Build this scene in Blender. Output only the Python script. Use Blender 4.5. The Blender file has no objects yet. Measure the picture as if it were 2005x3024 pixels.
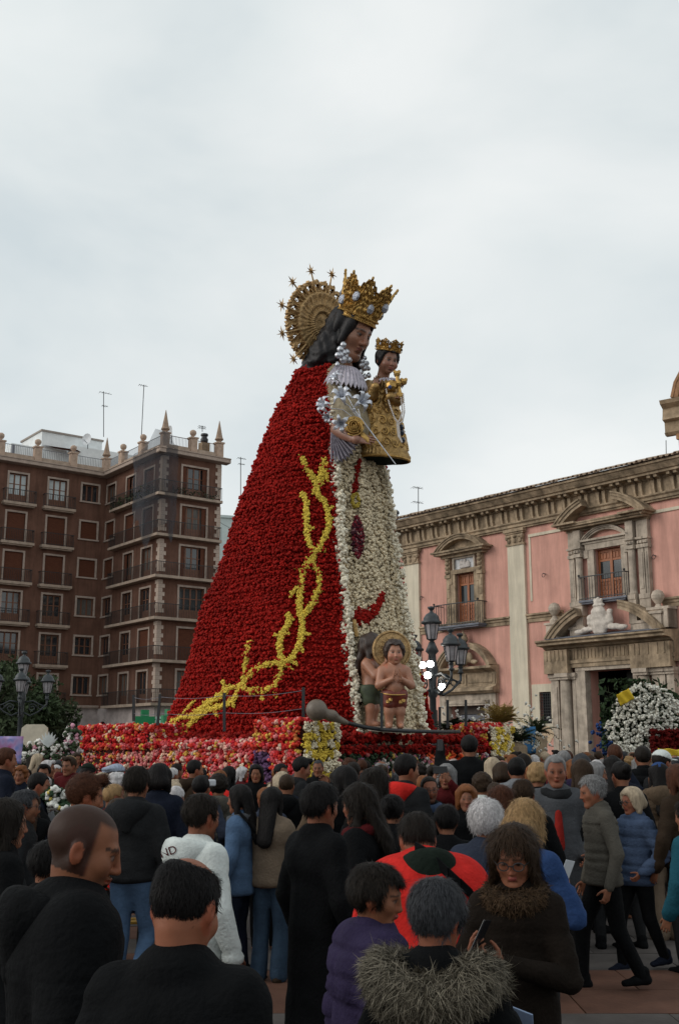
import bpy, bmesh, math, random
import numpy as np
from mathutils import Vector, Matrix
from mathutils.bvhtree import BVHTree
R = math.radians
PI = math.pi
rnd = random.Random(7)
rng = np.random.default_rng(7)
scene = bpy.context.scene
COL = scene.collection

# ------------------------------------------------------------------ camera
FPX = 3240.0; TH = math.atan(695 / 3240); CT, ST = math.cos(TH), math.sin(TH); CAMZ = 1.93
cam = bpy.data.cameras.new('camera'); cam.sensor_fit = 'VERTICAL'; cam.sensor_height = 36.0
cam.lens = FPX / 3024 * 36.0; cam.clip_start = 0.1; cam.clip_end = 3000
camo = bpy.data.objects.new('camera', cam); COL.objects.link(camo)
camo.location = (0, 0, CAMZ); camo.rotation_euler = (PI / 2 + TH, 0, 0); scene.camera = camo
# ------------------------------------------------------------------ sky and light
SUN_EL, SUN_AZ = 25.0, 258.0        # azimuth clockwise from +Y
world = bpy.data.worlds.new('World'); scene.world = world; world.use_nodes = True
wn = world.node_tree.nodes; wl = world.node_tree.links; wn.clear()
wo = wn.new('ShaderNodeOutputWorld'); bg = wn.new('ShaderNodeBackground'); bg.inputs['Strength'].default_value = 0.1
sky = wn.new('ShaderNodeTexSky'); sky.sky_type = 'NISHITA'; sky.sun_disc = False
sky.sun_elevation = R(SUN_EL); sky.sun_rotation = R(SUN_AZ)
tc = wn.new('ShaderNodeTexCoord'); mp = wn.new('ShaderNodeMapping'); mp.inputs['Scale'].default_value = (1.0, 1.0, 1.9)
mp.inputs['Rotation'].default_value = (0.3, 0.0, 0.4)
n1 = wn.new('ShaderNodeTexNoise'); n1.inputs['Scale'].default_value = 2.6; n1.inputs['Detail'].default_value = 5; n1.inputs['Roughness'].default_value = 0.5
n1.inputs['Distortion'].default_value = 0.25
rp = wn.new('ShaderNodeValToRGB')
e = rp.color_ramp.elements
e[0].position = 0.34; e[0].color = (7.2, 7.95, 8.2, 1)
e[1].position = 0.64; e[1].color = (9.5, 9.8, 9.75, 1)
m_ = e.new(0.47); m_.color = (8.4, 8.95, 9.0, 1)
n2 = wn.new('ShaderNodeTexNoise'); n2.inputs['Scale'].default_value = 1.3; n2.inputs['Detail'].default_value = 3
r2 = wn.new('ShaderNodeMapRange'); r2.inputs[1].default_value = 0.42; r2.inputs[2].default_value = 0.62; r2.inputs[3].default_value = 0.9; r2.inputs[4].default_value = 1.0
mx = wn.new('ShaderNodeMix'); mx.data_type = 'RGBA'
wl.new(tc.outputs['Generated'], mp.inputs['Vector']); wl.new(mp.outputs[0], n1.inputs['Vector']); wl.new(mp.outputs[0], n2.inputs['Vector'])
sx = wn.new('ShaderNodeSeparateXYZ'); wl.new(tc.outputs['Generated'], sx.inputs[0])
zr = wn.new('ShaderNodeMapRange'); zr.inputs[1].default_value = 0.0; zr.inputs[2].default_value = 0.55; zr.inputs[3].default_value = 0.13; zr.inputs[4].default_value = -0.06; wl.new(sx.outputs[2], zr.inputs[0])
ad = wn.new('ShaderNodeMath'); ad.operation = 'ADD'; wl.new(n1.outputs[0], ad.inputs[0]); wl.new(zr.outputs[0], ad.inputs[1])
wl.new(ad.outputs[0], rp.inputs[0]); wl.new(n2.outputs[0], r2.inputs[0]); wl.new(r2.outputs[0], mx.inputs[0])
wl.new(sky.outputs[0], mx.inputs[6]); wl.new(rp.outputs[0], mx.inputs[7]); wl.new(mx.outputs[2], bg.inputs['Color']); wl.new(bg.outputs[0], wo.inputs[0])
sun = bpy.data.lights.new('sun', 'SUN'); sun.energy = 1.3; sun.angle = R(35); sun.color = (1.0, 0.95, 0.88)
suno = bpy.data.objects.new('sun', sun); COL.objects.link(suno)
_a = R(SUN_AZ); _e = R(SUN_EL)
suno.rotation_euler = Vector((math.sin(_a) * math.cos(_e), math.cos(_a) * math.cos(_e), math.sin(_e))).to_track_quat('Z', 'Y').to_euler()
scene.view_settings.view_transform = 'Standard'; scene.view_settings.look = 'None'
scene.view_settings.exposure = -0.06; scene.view_settings.gamma = 1.0; scene.view_settings.use_curve_mapping = False

# ------------------------------------------------------------------ helpers
def ray(px, py):
    a = (px - 1002.5) / FPX; b = (1512 - py) / FPX
    return np.array([a, CT - ST * b, ST + CT * b])
def at(px, py, Y):
    r = ray(px, py); return np.array([r[0] / r[1] * Y, Y, CAMZ + r[2] / r[1] * Y])
def proj(p):
    d = np.asarray(p, float) - np.array([0, 0, CAMZ]); f = d[..., 1] * CT + d[..., 2] * ST; u = -d[..., 1] * ST + d[..., 2] * CT
    return 1002.5 + FPX * d[..., 0] / f, 1512 - FPX * u / f

MATS = {}
def mat(name, col, rough=0.75, var=0.18, scale=6.0, bump=0.15, metal=0.0, bscale=None, attr=False, spec=None, fine=0.0, stretch=None, emit=None, streak=0.0):
    if name in MATS: return MATS[name]
    m = bpy.data.materials.new(name); m.use_nodes = True; nt = m.node_tree; b = nt.nodes['Principled BSDF']
    b.inputs['Roughness'].default_value = rough; b.inputs['Metallic'].default_value = metal
    if spec is None and rough > .6: spec = .12
    if spec is not None: b.inputs['Specular IOR Level'].default_value = spec
    t = nt.nodes.new('ShaderNodeTexCoord'); src = t.outputs['Object']
    if stretch:
        q = nt.nodes.new('ShaderNodeMapping'); q.inputs['Scale'].default_value = stretch; nt.links.new(src, q.inputs[0]); src = q.outputs[0]
    n = nt.nodes.new('ShaderNodeTexNoise'); n.inputs['Scale'].default_value = scale; n.inputs['Detail'].default_value = 6; n.inputs['Roughness'].default_value = 0.62
    nt.links.new(src, n.inputs['Vector'])
    r = nt.nodes.new('ShaderNodeMapRange'); r.inputs[1].default_value = 0.3; r.inputs[2].default_value = 0.7
    r.inputs[3].default_value = 1 - var; r.inputs[4].default_value = 1 + var
    nt.links.new(n.outputs[0], r.inputs[0])
    v = nt.nodes.new('ShaderNodeVectorMath'); v.operation = 'SCALE'; nt.links.new(r.outputs[0], v.inputs['Scale'])
    if attr:
        a = nt.nodes.new('ShaderNodeAttribute'); a.attribute_name = 'Col'; nt.links.new(a.outputs['Color'], v.inputs[0])
    else:
        v.inputs[0].default_value = col[:3]
    out = v.outputs[0]
    if streak:                                  # rain streaks and stains
        q2 = nt.nodes.new('ShaderNodeMapping'); q2.inputs['Scale'].default_value = (2.6, 2.6, 0.28); nt.links.new(t.outputs['Object'], q2.inputs[0])
        s2 = nt.nodes.new('ShaderNodeTexNoise'); s2.inputs['Scale'].default_value = 1.0; s2.inputs['Detail'].default_value = 8; s2.inputs['Roughness'].default_value = 0.7; nt.links.new(q2.outputs[0], s2.inputs['Vector'])
        r3 = nt.nodes.new('ShaderNodeMapRange'); r3.inputs[1].default_value = 0.36; r3.inputs[2].default_value = 0.6; r3.inputs[3].default_value = 1 - streak; r3.inputs[4].default_value = 1.0 + streak * 0.25; nt.links.new(s2.outputs[0], r3.inputs[0])
        v3 = nt.nodes.new('ShaderNodeVectorMath'); v3.operation = 'SCALE'; nt.links.new(out, v3.inputs[0]); nt.links.new(r3.outputs[0], v3.inputs['Scale']); out = v3.outputs[0]
    nt.links.new(out, b.inputs['Base Color'])
    if bump:
        k = nt.nodes.new('ShaderNodeTexNoise'); k.inputs['Scale'].default_value = bscale or scale * 6; k.inputs['Detail'].default_value = 5
        nt.links.new(src, k.inputs['Vector'])
        bp = nt.nodes.new('ShaderNodeBump'); bp.inputs['Strength'].default_value = bump; bp.inputs['Distance'].default_value = 0.02
        nt.links.new(k.outputs[0], bp.inputs['Height']); nt.links.new(bp.outputs[0], b.inputs['Normal'])
    if emit:
        b.inputs['Emission Color'].default_value = (*emit[:3], 1); b.inputs['Emission Strength'].default_value = emit[3]
    MATS[name] = m; return m

class Fr:                                   # local frame (x along, y inwards, z up) -> parent frame
    def __init__(s, o=(0, 0), ang=0.0):
        s.o = np.array([o[0], o[1], 0.0]); s.ang = ang; c, k = math.cos(ang), math.sin(ang)
        s.m = np.array([[c, -k, 0], [k, c, 0], [0, 0, 1.0]])
    def __call__(s, v): return np.asarray(v, float) @ s.m.T + s.o

class MB:
    def __init__(s, fr=None): s.v = []; s.f = []; s.n = 0; s.fr = fr
    def add(s, v, f):
        v = np.asarray(v, float).reshape(-1, 3)
        if s.fr is not None: v = s.fr(v)
        s.v.append(v); n = s.n; s.f.extend([tuple(i + n for i in q) for q in f]); s.n += len(v); return s
    def box(s, x0, x1, y0, y1, z0, z1):
        v = [(x, y, z) for z in (z0, z1) for y in (y0, y1) for x in (x0, x1)]
        return s.add(v, [(0, 2, 3, 1), (4, 5, 7, 6), (0, 1, 5, 4), (2, 6, 7, 3), (0, 4, 6, 2), (1, 3, 7, 5)])
    def bar(s, a, b, w, h=None):            # square bar between two points
        return s.tube([a, b], [w * 0.7] * 2, 4)
    def tube(s, pts, r, seg=8, cap=True):
        pts = [np.array(p, float) for p in pts]; k = len(pts)
        if not hasattr(r, '__len__'): r = [r] * k
        V = []; F = []; up = None
        for i in range(k):
            t = pts[min(i + 1, k - 1)] - pts[max(i - 1, 0)]; t = t / (np.linalg.norm(t) + 1e-9)
            if up is None:
                up = np.array([0, 0, 1.0]) if abs(t[2]) < 0.9 else np.array([1.0, 0, 0])
            u = up - t * np.dot(up, t); u /= np.linalg.norm(u) + 1e-9; up = u; w = np.cross(t, u)
            for j in range(seg):
                a = 2 * PI * (j + 0.5) / seg; V.append(pts[i] + (u * math.cos(a) + w * math.sin(a)) * r[i])
        for i in range(k - 1):
            for j in range(seg):
                F.append((i * seg + j, i * seg + (j + 1) % seg, (i + 1) * seg + (j + 1) % seg, (i + 1) * seg + j))
        if cap: F.append(tuple(range(seg))[::-1]); F.append(tuple((k - 1) * seg + j for j in range(seg)))
        return s.add(V, F)
    def lathe(s, prof, c=(0, 0, 0), seg=16, sx=1.0, sy=1.0):
        V = []; F = []; k = len(prof)
        for (r, z) in prof:
            for j in range(seg):
                a = 2 * PI * j / seg; V.append((c[0] + r * sx * math.cos(a), c[1] + r * sy * math.sin(a), c[2] + z))
        for i in range(k - 1):
            for j in range(seg): F.append((i * seg + j, i * seg + (j + 1) % seg, (i + 1) * seg + (j + 1) % seg, (i + 1) * seg + j))
        F.append(tuple(range(seg))[::-1]); F.append(tuple((k - 1) * seg + j for j in range(seg)))
        return s.add(V, F)
    def prism(s, poly, y0, y1):             # polygon in x,z extruded over y
        k = len(poly); V = [(p[0], y0, p[1]) for p in poly] + [(p[0], y1, p[1]) for p in poly]
        F = [tuple(range(k))[::-1], tuple(range(k, 2 * k))] + [(i, (i + 1) % k, k + (i + 1) % k, k + i) for i in range(k)]
        return s.add(V, F)
    def xprof(s, prof, x0, x1):             # profile in (y,z) extruded over x
        k = len(prof); V = [(x0, p[0], p[1]) for p in prof] + [(x1, p[0], p[1]) for p in prof]
        F = [tuple(range(k)), tuple(range(k, 2 * k))[::-1]] + [(i, k + i, k + (i + 1) % k, (i + 1) % k) for i in range(k)]
        return s.add(V, F)
    def arc(s, cx, cz, r0, r1, a0, a1, y0, y1, n=14):
        po = [(cx + r1 * math.cos(a0 + (a1 - a0) * i / n), cz + r1 * math.sin(a0 + (a1 - a0) * i / n)) for i in range(n + 1)]
        pi_ = [(cx + r0 * math.cos(a0 + (a1 - a0) * i / n), cz + r0 * math.sin(a0 + (a1 - a0) * i / n)) for i in range(n + 1)]
        for i in range(n): s.prism([pi_[i], pi_[i + 1], po[i + 1], po[i]], y0, y1)
        return s
    def arc_pts(s, cx, cz, r0, r1, p0, p1, y0, y1): pass
    def ball(s, c, r, seg=10, sc=(1, 1, 1)):
        V = []; F = []; k = max(4, seg // 2 + 1)
        for i in range(k):
            t = PI * (i + 0.02) / (k - 1 + 0.04)
            for j in range(seg):
                a = 2 * PI * j / seg
                V.append((c[0] + r * sc[0] * math.sin(t) * math.cos(a), c[1] + r * sc[1] * math.sin(t) * math.sin(a), c[2] + r * sc[2] * math.cos(t)))
        for i in range(k - 1):
            for j in range(seg): F.append((i * seg + j, (i + 1) * seg + j, (i + 1) * seg + (j + 1) % seg, i * seg + (j + 1) % seg))
        return s.add(V, F)
    def wall(s, x0, x1, z0, z1, holes, depth=0.25, y=0.0):
        xs = sorted({x0, x1, *[h[0] for h in holes], *[h[1] for h in holes]}); zs = sorted({z0, z1, *[h[2] for h in holes], *[h[3] for h in holes]})
        for i in range(len(xs) - 1):
            for j in range(len(zs) - 1):
                cx, cz = (xs[i] + xs[i + 1]) / 2, (zs[j] + zs[j + 1]) / 2
                if any(h[0] < cx < h[1] and h[2] < cz < h[3] for h in holes): continue
                s.add([(xs[i], y, zs[j]), (xs[i + 1], y, zs[j]), (xs[i + 1], y, zs[j + 1]), (xs[i], y, zs[j + 1])], [(0, 1, 2, 3)])
        for a, b, c, d in holes:
            s.add([(a, y, c), (a, y + depth, c), (a, y + depth, d), (a, y, d)], [(0, 1, 2, 3)])
            s.add([(b, y, c), (b, y, d), (b, y + depth, d), (b, y + depth, c)], [(0, 1, 2, 3)])
            s.add([(a, y, c), (b, y, c), (b, y + depth, c), (a, y + depth, c)], [(0, 1, 2, 3)])
            s.add([(a, y, d), (a, y + depth, d), (b, y + depth, d), (b, y, d)], [(0, 1, 2, 3)])
        return s
    def mesh(s, name):
        me = bpy.data.meshes.new(name); me.from_pydata(np.concatenate(s.v).tolist(), [], s.f); me.update(); return me
    def build(s, name, m, parent=None, smooth=False, bevel=0.0):
        o = link(name, s.mesh(name), m, parent)
        if smooth: o.data.shade_smooth()
        if bevel:
            bv = o.modifiers.new('bevel', 'BEVEL'); bv.width = bevel; bv.segments = 2; bv.limit_method = 'ANGLE'
        return o

def link(name, me, m=None, parent=None, loc=None, rz=None):
    o = bpy.data.objects.new(name, me); COL.objects.link(o)
    if m is not None:
        if len(me.materials) == 0: me.materials.append(m)
    if parent is not None: o.parent = parent
    if loc is not None: o.location = loc
    if rz is not None: o.rotation_euler = (0, 0, rz)
    return o
def tag(o, label=None, cat=None, group=None, kind=None):
    if label: o['label'] = label
    if cat: o['category'] = cat
    if group: o['group'] = group
    if kind: o['kind'] = kind
    return o
def empty(name, loc=(0, 0, 0), rz=0.0, label=None, cat=None, group=None):
    o = bpy.data.objects.new(name, None); COL.objects.link(o); o.location = loc; o.rotation_euler = (0, 0, rz); o.empty_display_size = 0.2
    return tag(o, label, cat, group)
def again(o, loc=None, rz=None, parent=None, m=None):
    c = o.copy(); COL.objects.link(c)
    if parent is not None: c.parent = parent
    if loc is not None: c.location = loc
    if rz is not None: c.rotation_euler = (0, 0, rz)
    return c
def copy_tree(o, parent=None):
    c = o.copy(); COL.objects.link(c)
    if parent is not None: c.parent = parent
    for k in list(o.children): copy_tree(k, c)
    return c
def np_mesh(name, V, Fq, col=None, smooth=False):
    V = np.ascontiguousarray(V, np.float32); Fq = np.ascontiguousarray(Fq, np.int32); k = Fq.shape[1]
    me = bpy.data.meshes.new(name); me.vertices.add(len(V)); me.vertices.foreach_set('co', V.ravel())
    me.loops.add(Fq.size); me.loops.foreach_set('vertex_index', Fq.ravel())
    me.polygons.add(len(Fq)); me.polygons.foreach_set('loop_start', np.arange(0, Fq.size, k, dtype=np.int32))
    me.update(calc_edges=True); me.validate()
    if col is not None:
        a = me.color_attributes.new('Col', 'FLOAT_COLOR', 'POINT'); c4 = np.ones((len(V), 4), np.float32); c4[:, :3] = col
        a.data.foreach_set('color', c4.ravel())
    if smooth: me.shade_smooth()
    return me

# ------------------------------------------------------------------ implicit surfaces -> one continuous mesh
def rot(rx=0, ry=0, rz=0):
    return np.array(Matrix.Rotation(rz, 3, 'Z') @ Matrix.Rotation(ry, 3, 'Y') @ Matrix.Rotation(rx, 3, 'X'))
class SDF:
    def __init__(s, lo, hi, h, fine=None):
        ax = []
        for i in range(3):
            a = np.arange(lo[i], hi[i] + h, h)
            if fine is not None:
                f0, f1, fh = fine[0][i], fine[1][i], fine[2]
                a = np.concatenate([a[a < f0 - fh * 0.5], np.arange(f0, f1, fh), a[a > f1 + fh * 0.2]])
            ax.append(a)
        s.ax = ax; s.F = np.full([len(a) for a in ax], 0.5)
    def sub(s, lo, hi):
        sl = []
        for i in range(3):
            a = np.searchsorted(s.ax[i], lo[i]); b = np.searchsorted(s.ax[i], hi[i])
            sl.append(slice(max(a - 1, 0), min(b + 1, len(s.ax[i]))))
        sl = tuple(sl)
        X, Y, Z = np.meshgrid(s.ax[0][sl[0]], s.ax[1][sl[1]], s.ax[2][sl[2]], indexing='ij')
        return sl, np.stack([X, Y, Z], -1)
    def comb(s, sl, d, k, op):
        A = s.F[sl]
        if A.size == 0: return
        if op == 'u':
            if k <= 0: s.F[sl] = np.minimum(A, d)
            else:
                h = np.clip(0.5 + 0.5 * (A - d) / k, 0, 1); s.F[sl] = A * (1 - h) + d * h - k * h * (1 - h)
        else:
            d = -d
            if k <= 0: s.F[sl] = np.maximum(A, d)
            else:
                h = np.clip(0.5 - 0.5 * (A - d) / k, 0, 1); s.F[sl] = A * (1 - h) + d * h + k * h * (1 - h)
    def cap(s, a, b, ra, rb, k=0.02, sq=(1, 1, 1), M=None, op='u'):
        a = np.array(a, float); b = np.array(b, float); sq = np.array(sq, float); mr = max(ra, rb) * sq.max() + k + 0.03
        if M is None:
            lo = np.minimum(a, b) - mr; hi = np.maximum(a, b) + mr; sl, P = s.sub(lo, hi)
        else:
            wa, wb = M[0] @ a + M[1], M[0] @ b + M[1]; lo = np.minimum(wa, wb) - mr; hi = np.maximum(wa, wb) + mr; sl, P = s.sub(lo, hi); P = (P - M[1]) @ M[0]
        P = P / sq; a = a / sq; b = b / sq; ba = b - a; L = max(np.dot(ba, ba), 1e-9)
        t = np.clip(((P - a) @ ba) / L, 0, 1)
        d = np.linalg.norm(P - a - t[..., None] * ba, axis=-1) - (ra + (rb - ra) * t)
        s.comb(sl, d * sq.min() if sq.min() < 1 else d, k, op); return s
    def ell(s, c, r, k=0.02, M=None, op='u'):
        c = np.array(c, float); r = np.array(r, float) * np.ones(3); mr = r.max() + k + 0.03
        w = c if M is None else M[0] @ c + M[1]
        sl, P = s.sub(w - mr, w + mr)
        if M is not None: P = (P - M[1]) @ M[0]
        q = (P - c) / r; l = np.linalg.norm(q, axis=-1); g = np.linalg.norm(q / r, axis=-1) + 1e-9
        s.comb(sl, l * (l - 1) / g, k, op); return s
    def grid(s):
        X, Y, Z = np.meshgrid(*s.ax, indexing='ij'); return np.stack([X, Y, Z], -1)
    def clip(s, d): s.F = np.maximum(s.F, d); return s
    def net(s):
        F = s.F; ax = s.ax
        F = np.pad(F, 1, constant_values=0.5); ax = [np.concatenate([[a[0] - 0.01], a, [a[-1] + 0.01]]) for a in ax]
        S = F < 0; nx, ny, nz = F.shape
        c = S[:-1, :-1, :-1].astype(np.int8)
        tot = sum(S[i:nx - 1 + i, j:ny - 1 + j, k:nz - 1 + k].astype(np.int8) for i in (0, 1) for j in (0, 1) for k in (0, 1))
        act = (tot > 0) & (tot < 8); I = np.argwhere(act)
        idx = -np.ones(act.shape, np.int64); idx[act] = np.arange(len(I))
        acc = np.zeros((len(I), 3)); cnt = np.zeros(len(I))
        def P(o): return np.stack([ax[d][I[:, d] + o[d]] for d in range(3)], -1)
        def V(o): return F[I[:, 0] + o[0], I[:, 1] + o[1], I[:, 2] + o[2]]
        cor = [(i, j, k) for i in (0, 1) for j in (0, 1) for k in (0, 1)]
        for a in cor:
            for d in range(3):
                if a[d]: continue
                b = list(a); b[d] = 1; fa, fb = V(a), V(b); m = (fa < 0) != (fb < 0)
                t = np.where(m, fa / np.where(m, fa - fb, 1), 0)[:, None]
                p = P(a) * (1 - t) + P(b) * t; acc[m] += p[m]; cnt[m] += 1
        Vt = acc / cnt[:, None]; Q = []
        for d in range(3):
            e1, e2 = [(1, 2), (2, 0), (0, 1)][d]
            sa = [slice(1, -1)] * 3; sa[d] = slice(0, -1); sb = list(sa); sb[d] = slice(1, None)
            A, B = S[tuple(sa)], S[tuple(sb)]; W = np.argwhere(A != B)
            if len(W) == 0: continue
            fl = A[W[:, 0], W[:, 1], W[:, 2]]; off = np.ones(3, int); off[d] = 0; W = W + off
            u = np.zeros(3, int); u[e1] = 1; v = np.zeros(3, int); v[e2] = 1
            g = lambda w: idx[w[:, 0], w[:, 1], w[:, 2]]
            q = np.stack([g(W - u - v), g(W - v), g(W), g(W - u)], -1); q[~fl] = q[~fl][:, ::-1]; Q.append(q)
        Q = np.concatenate(Q); Q = Q[(Q >= 0).all(1)]
        return Vt, Q
def vnorm(V, Q):
    n = np.cross(V[Q[:, 2]] - V[Q[:, 0]], V[Q[:, 3]] - V[Q[:, 1]]); N = np.zeros_like(V)
    for i in range(4): np.add.at(N, Q[:, i], n)
    return N / (np.linalg.norm(N, axis=1, keepdims=True) + 1e-9)
def relax(V, Q, n=1, w=0.5):
    for _ in range(n):
        A = np.zeros_like(V); c = np.zeros(len(V))
        for i in range(4):
            for j in (1, 3):
                np.add.at(A, Q[:, i], V[Q[:, (i + j) % 4]]); np.add.at(c, Q[:, i], 1)
        V = V * (1 - w) + w * A / np.maximum(c, 1)[:, None]
    return V
def wob(P, f, seed=0, n=5):
    g = np.random.default_rng(seed); o = 0
    for _ in range(n):
        k = g.normal(size=3); k /= np.linalg.norm(k); o = o + np.sin((P @ k) * f * g.uniform(0.6, 1.6) + g.uniform(0, 6.28))
    return o / n
# ------------------------------------------------------------------ materials
PINK = mat('pink_plaster', (0.61, 0.325, 0.262), 0.9, 0.13, 0.7, 0.3, bscale=18, streak=.2)
CREAM = mat('cream_plaster', (0.62, 0.55, 0.43), 0.9, 0.08, 1.2, 0.2, bscale=18, streak=.22)
STONE = mat('weathered_stone', (0.33, 0.25, 0.17), 0.9, 0.5, 2.2, 0.5, bscale=14, streak=.4)
PALE = mat('pale_stone', (0.44, 0.37, 0.30), 0.9, 0.35, 2.6, 0.4, bscale=12, streak=.35)
DSTONE = mat('dark_eave_stone', (0.30, 0.225, 0.15), 0.9, 0.35, 2.5, 0.4)
WOODD = mat('varnished_door_wood', (0.30, 0.095, 0.03), 0.5, 0.3, 6, 0.2, stretch=(4, 4, 0.6))
IRON = mat('black_iron', (0.018, 0.019, 0.021), 0.55, 0.2, 10, 0.05)
GLASS = mat('window_glass', (0.02, 0.024, 0.028), 0.06, 0.2, 2, 0.0, spec=0.9)
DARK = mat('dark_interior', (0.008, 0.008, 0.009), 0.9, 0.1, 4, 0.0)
TILE = mat('clay_roof_tile', (0.36, 0.27, 0.20), 0.9, 0.4, 5, 0.4)
LEAD = mat('grey_lead', (0.16, 0.165, 0.19), 0.7, 0.3, 3, 0.2)
BROWN = mat('brown_render', (0.145, 0.075, 0.053), 0.92, 0.2, 1.0, 0.35, bscale=26, streak=.22)
TRIM = mat('window_trim_stone', (0.38, 0.30, 0.25), 0.85, 0.18, 3, 0.2)
SLABM = mat('balcony_stone', (0.36, 0.28, 0.22), 0.9, 0.25, 2.5, 0.3)
SHUT = mat('brown_shutter', (0.12, 0.045, 0.026), 0.7, 0.25, 5, 0.2, stretch=(0.7, 0.7, 8))
SASH = mat('brown_window_sash', (0.15, 0.06, 0.03), 0.6, 0.25, 5, 0.1)
WHITE = mat('white_roof_wall', (0.72, 0.74, 0.74), 0.85, 0.12, 1.5, 0.2)
QUOIN = mat('quoin_stone', (0.44, 0.35, 0.29), 0.9, 0.25, 2.5, 0.35)

# ------------------------------------------------------------------ ground
PAVE = mat('square_paving', (0.06, 0.052, 0.048), 0.75, 0.25, 1.4, 0.25, bscale=30)
gm = MB(); gm.add([(-400, -60, 0), (400, -60, 0), (400, 900, 0), (-400, 900, 0)], [(0, 1, 2, 3)])
ground = tag(gm.build('ground', PAVE), kind='structure')
pv_a = mat('grey_paving_slab', (0.085, 0.075, 0.07), 0.7, 0.28, 2.2, 0.25, bscale=30)
pv_b = mat('reddish_paving_slab', (0.11, 0.055, 0.038), 0.7, 0.28, 2.2, 0.25, bscale=30)
def slab_mesh(nm, w, d, m):
    me = MB().box(-w / 2, w / 2, -d / 2, d / 2, 0.0, 0.03).mesh(nm); me.materials.append(m); return me
sa, sb_ = slab_mesh('paving_slab', 1.19, 0.79, pv_a), slab_mesh('paving_slab_red', 1.19, 0.79, pv_b)
for j in range(14):
    for i in range(17):
        x = -9.0 + i * 1.2 + (0.6 if j % 2 else 0); y = 5.0 + j * 0.8
        if abs(x) > 0.34 * y + 0.8: continue
        red = j in (5, 6) or (i % 6 == 5)
        o = link('paving_slab', sb_ if red else sa, None, ground, (x, y, rnd.uniform(-0.004, 0.002)))
        o.rotation_euler = (rnd.uniform(-0.002, 0.002), rnd.uniform(-0.002, 0.002), 0)

# ------------------------------------------------------------------ church
_r = ray(1175, 1700); CHO = (_r[0] / _r[1] * 52, 52.0); CHA = R(-50.6)
church = empty('pink_church', (CHO[0], CHO[1], 0), CHA, 'pink plastered baroque church with carved stone portal and cream pilasters', 'church')
XR = 19.5
def part(mb, name, m, par=church, **k): return mb.build(name, m, par, **k)
w = MB()
D2 = (11.62, 12.92, 7.5, 9.6); D1 = (3.92, 5.08, 7.2, 9.55); SO = (3.42, 5.62, 0, 3.7); SG = (8.47, 9.08, 2.87, 4.14); MO = (11.08, 13.3, 0, 4.86)
w.wall(0, XR, 0, 11.3, [D1, D2, SO, SG, MO], 0.5)
w.add([(0, 0, 0), (0, 0, 11.3), (0, 14, 11.3), (0, 14, 0)], [(0, 1, 2, 3)])
w.add([(XR, 0, 0), (XR, 14, 0), (XR, 14, 11.3), (XR, 0, 11.3)], [(0, 1, 2, 3)]); w.add([(0, 14, 0), (0, 14, 11.3), (XR, 14, 11.3), (XR, 14, 0)], [(0, 1, 2, 3)])
wall = part(w, 'wall', PINK)
# cornice
c = MB()
for a, b in ((-0.25, XR),):
    c.xprof([(0.3, 11.06), (-0.12, 11.06), (-0.12, 11.14), (-0.18, 11.14), (-0.18, 11.24), (-0.25, 11.30), (-0.25, 11.36), (-0.1, 11.36), (-0.1, 11.92), (-0.16, 11.92), (-0.2, 12.0), (-0.55, 12.03), (-0.55, 12.12), (-0.62, 12.14), (-0.78, 12.34), (-0.84, 12.36), (-0.84, 12.44), (0.3, 12.5)], a, b)
cornice = part(c, 'cornice', STONE)
mo_ = MB().xprof([(-0.1, 0), (-0.18, 0.02), (-0.24, 0.2), (-0.24, 0.52), (-0.47, 0.56), (-0.49, 0.67), (-0.1, 0.67)], -0.075, 0.075).mesh('modillion'); mo_.materials.append(STONE)
x = 0.12
mods = []
while x < XR:
    for dx in (-0.15, 0.15): mods.append(x + dx)
    x += 0.86
for x in mods: link('modillion', mo_, None, cornice, (x, 0, 11.36))
roof = part(MB().add([(-0.9, -0.92, 12.47), (XR + 0.5, -0.92, 12.47), (XR + 0.5, 6.5, 14.6), (-0.9, 6.5, 14.6), (XR + 0.5, 14.5, 12.3), (-0.9, 14.5, 12.3)], [(0, 1, 2, 3), (3, 2, 4, 5)]), 'roof', TILE)
tv = MB()
for i in range(9): pass
def tile_mesh():
    n = 7; V = []; F = []
    for y, z in ((-0.98, 12.465), (-0.3, 12.66)):
        for i in range(n):
            a = PI * i / (n - 1); V.append((0.1 * math.cos(a), y, z + 0.085 * math.sin(a)))
        for i in range(n):
            a = PI * i / (n - 1); V.append((0.075 * math.cos(a), y, z + 0.06 * math.sin(a)))
    for i in range(n - 1):
        F += [(i, i + 1, 2 * n + i + 1, 2 * n + i), (n + i, 3 * n + i, 3 * n + i + 1, n + i + 1), (i, n + i, n + i + 1, i + 1)]
    return MB().add(V, F).mesh('roof_tile')
tm = tile_mesh(); tm.materials.append(TILE)
for i in range(87):
    o = link('roof_tile', tm, None, roof, (-0.8 + i * 0.235 + rnd.uniform(-0.015, 0.015), rnd.uniform(-0.04, 0.03), rnd.uniform(-0.012, 0.018)))
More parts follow.
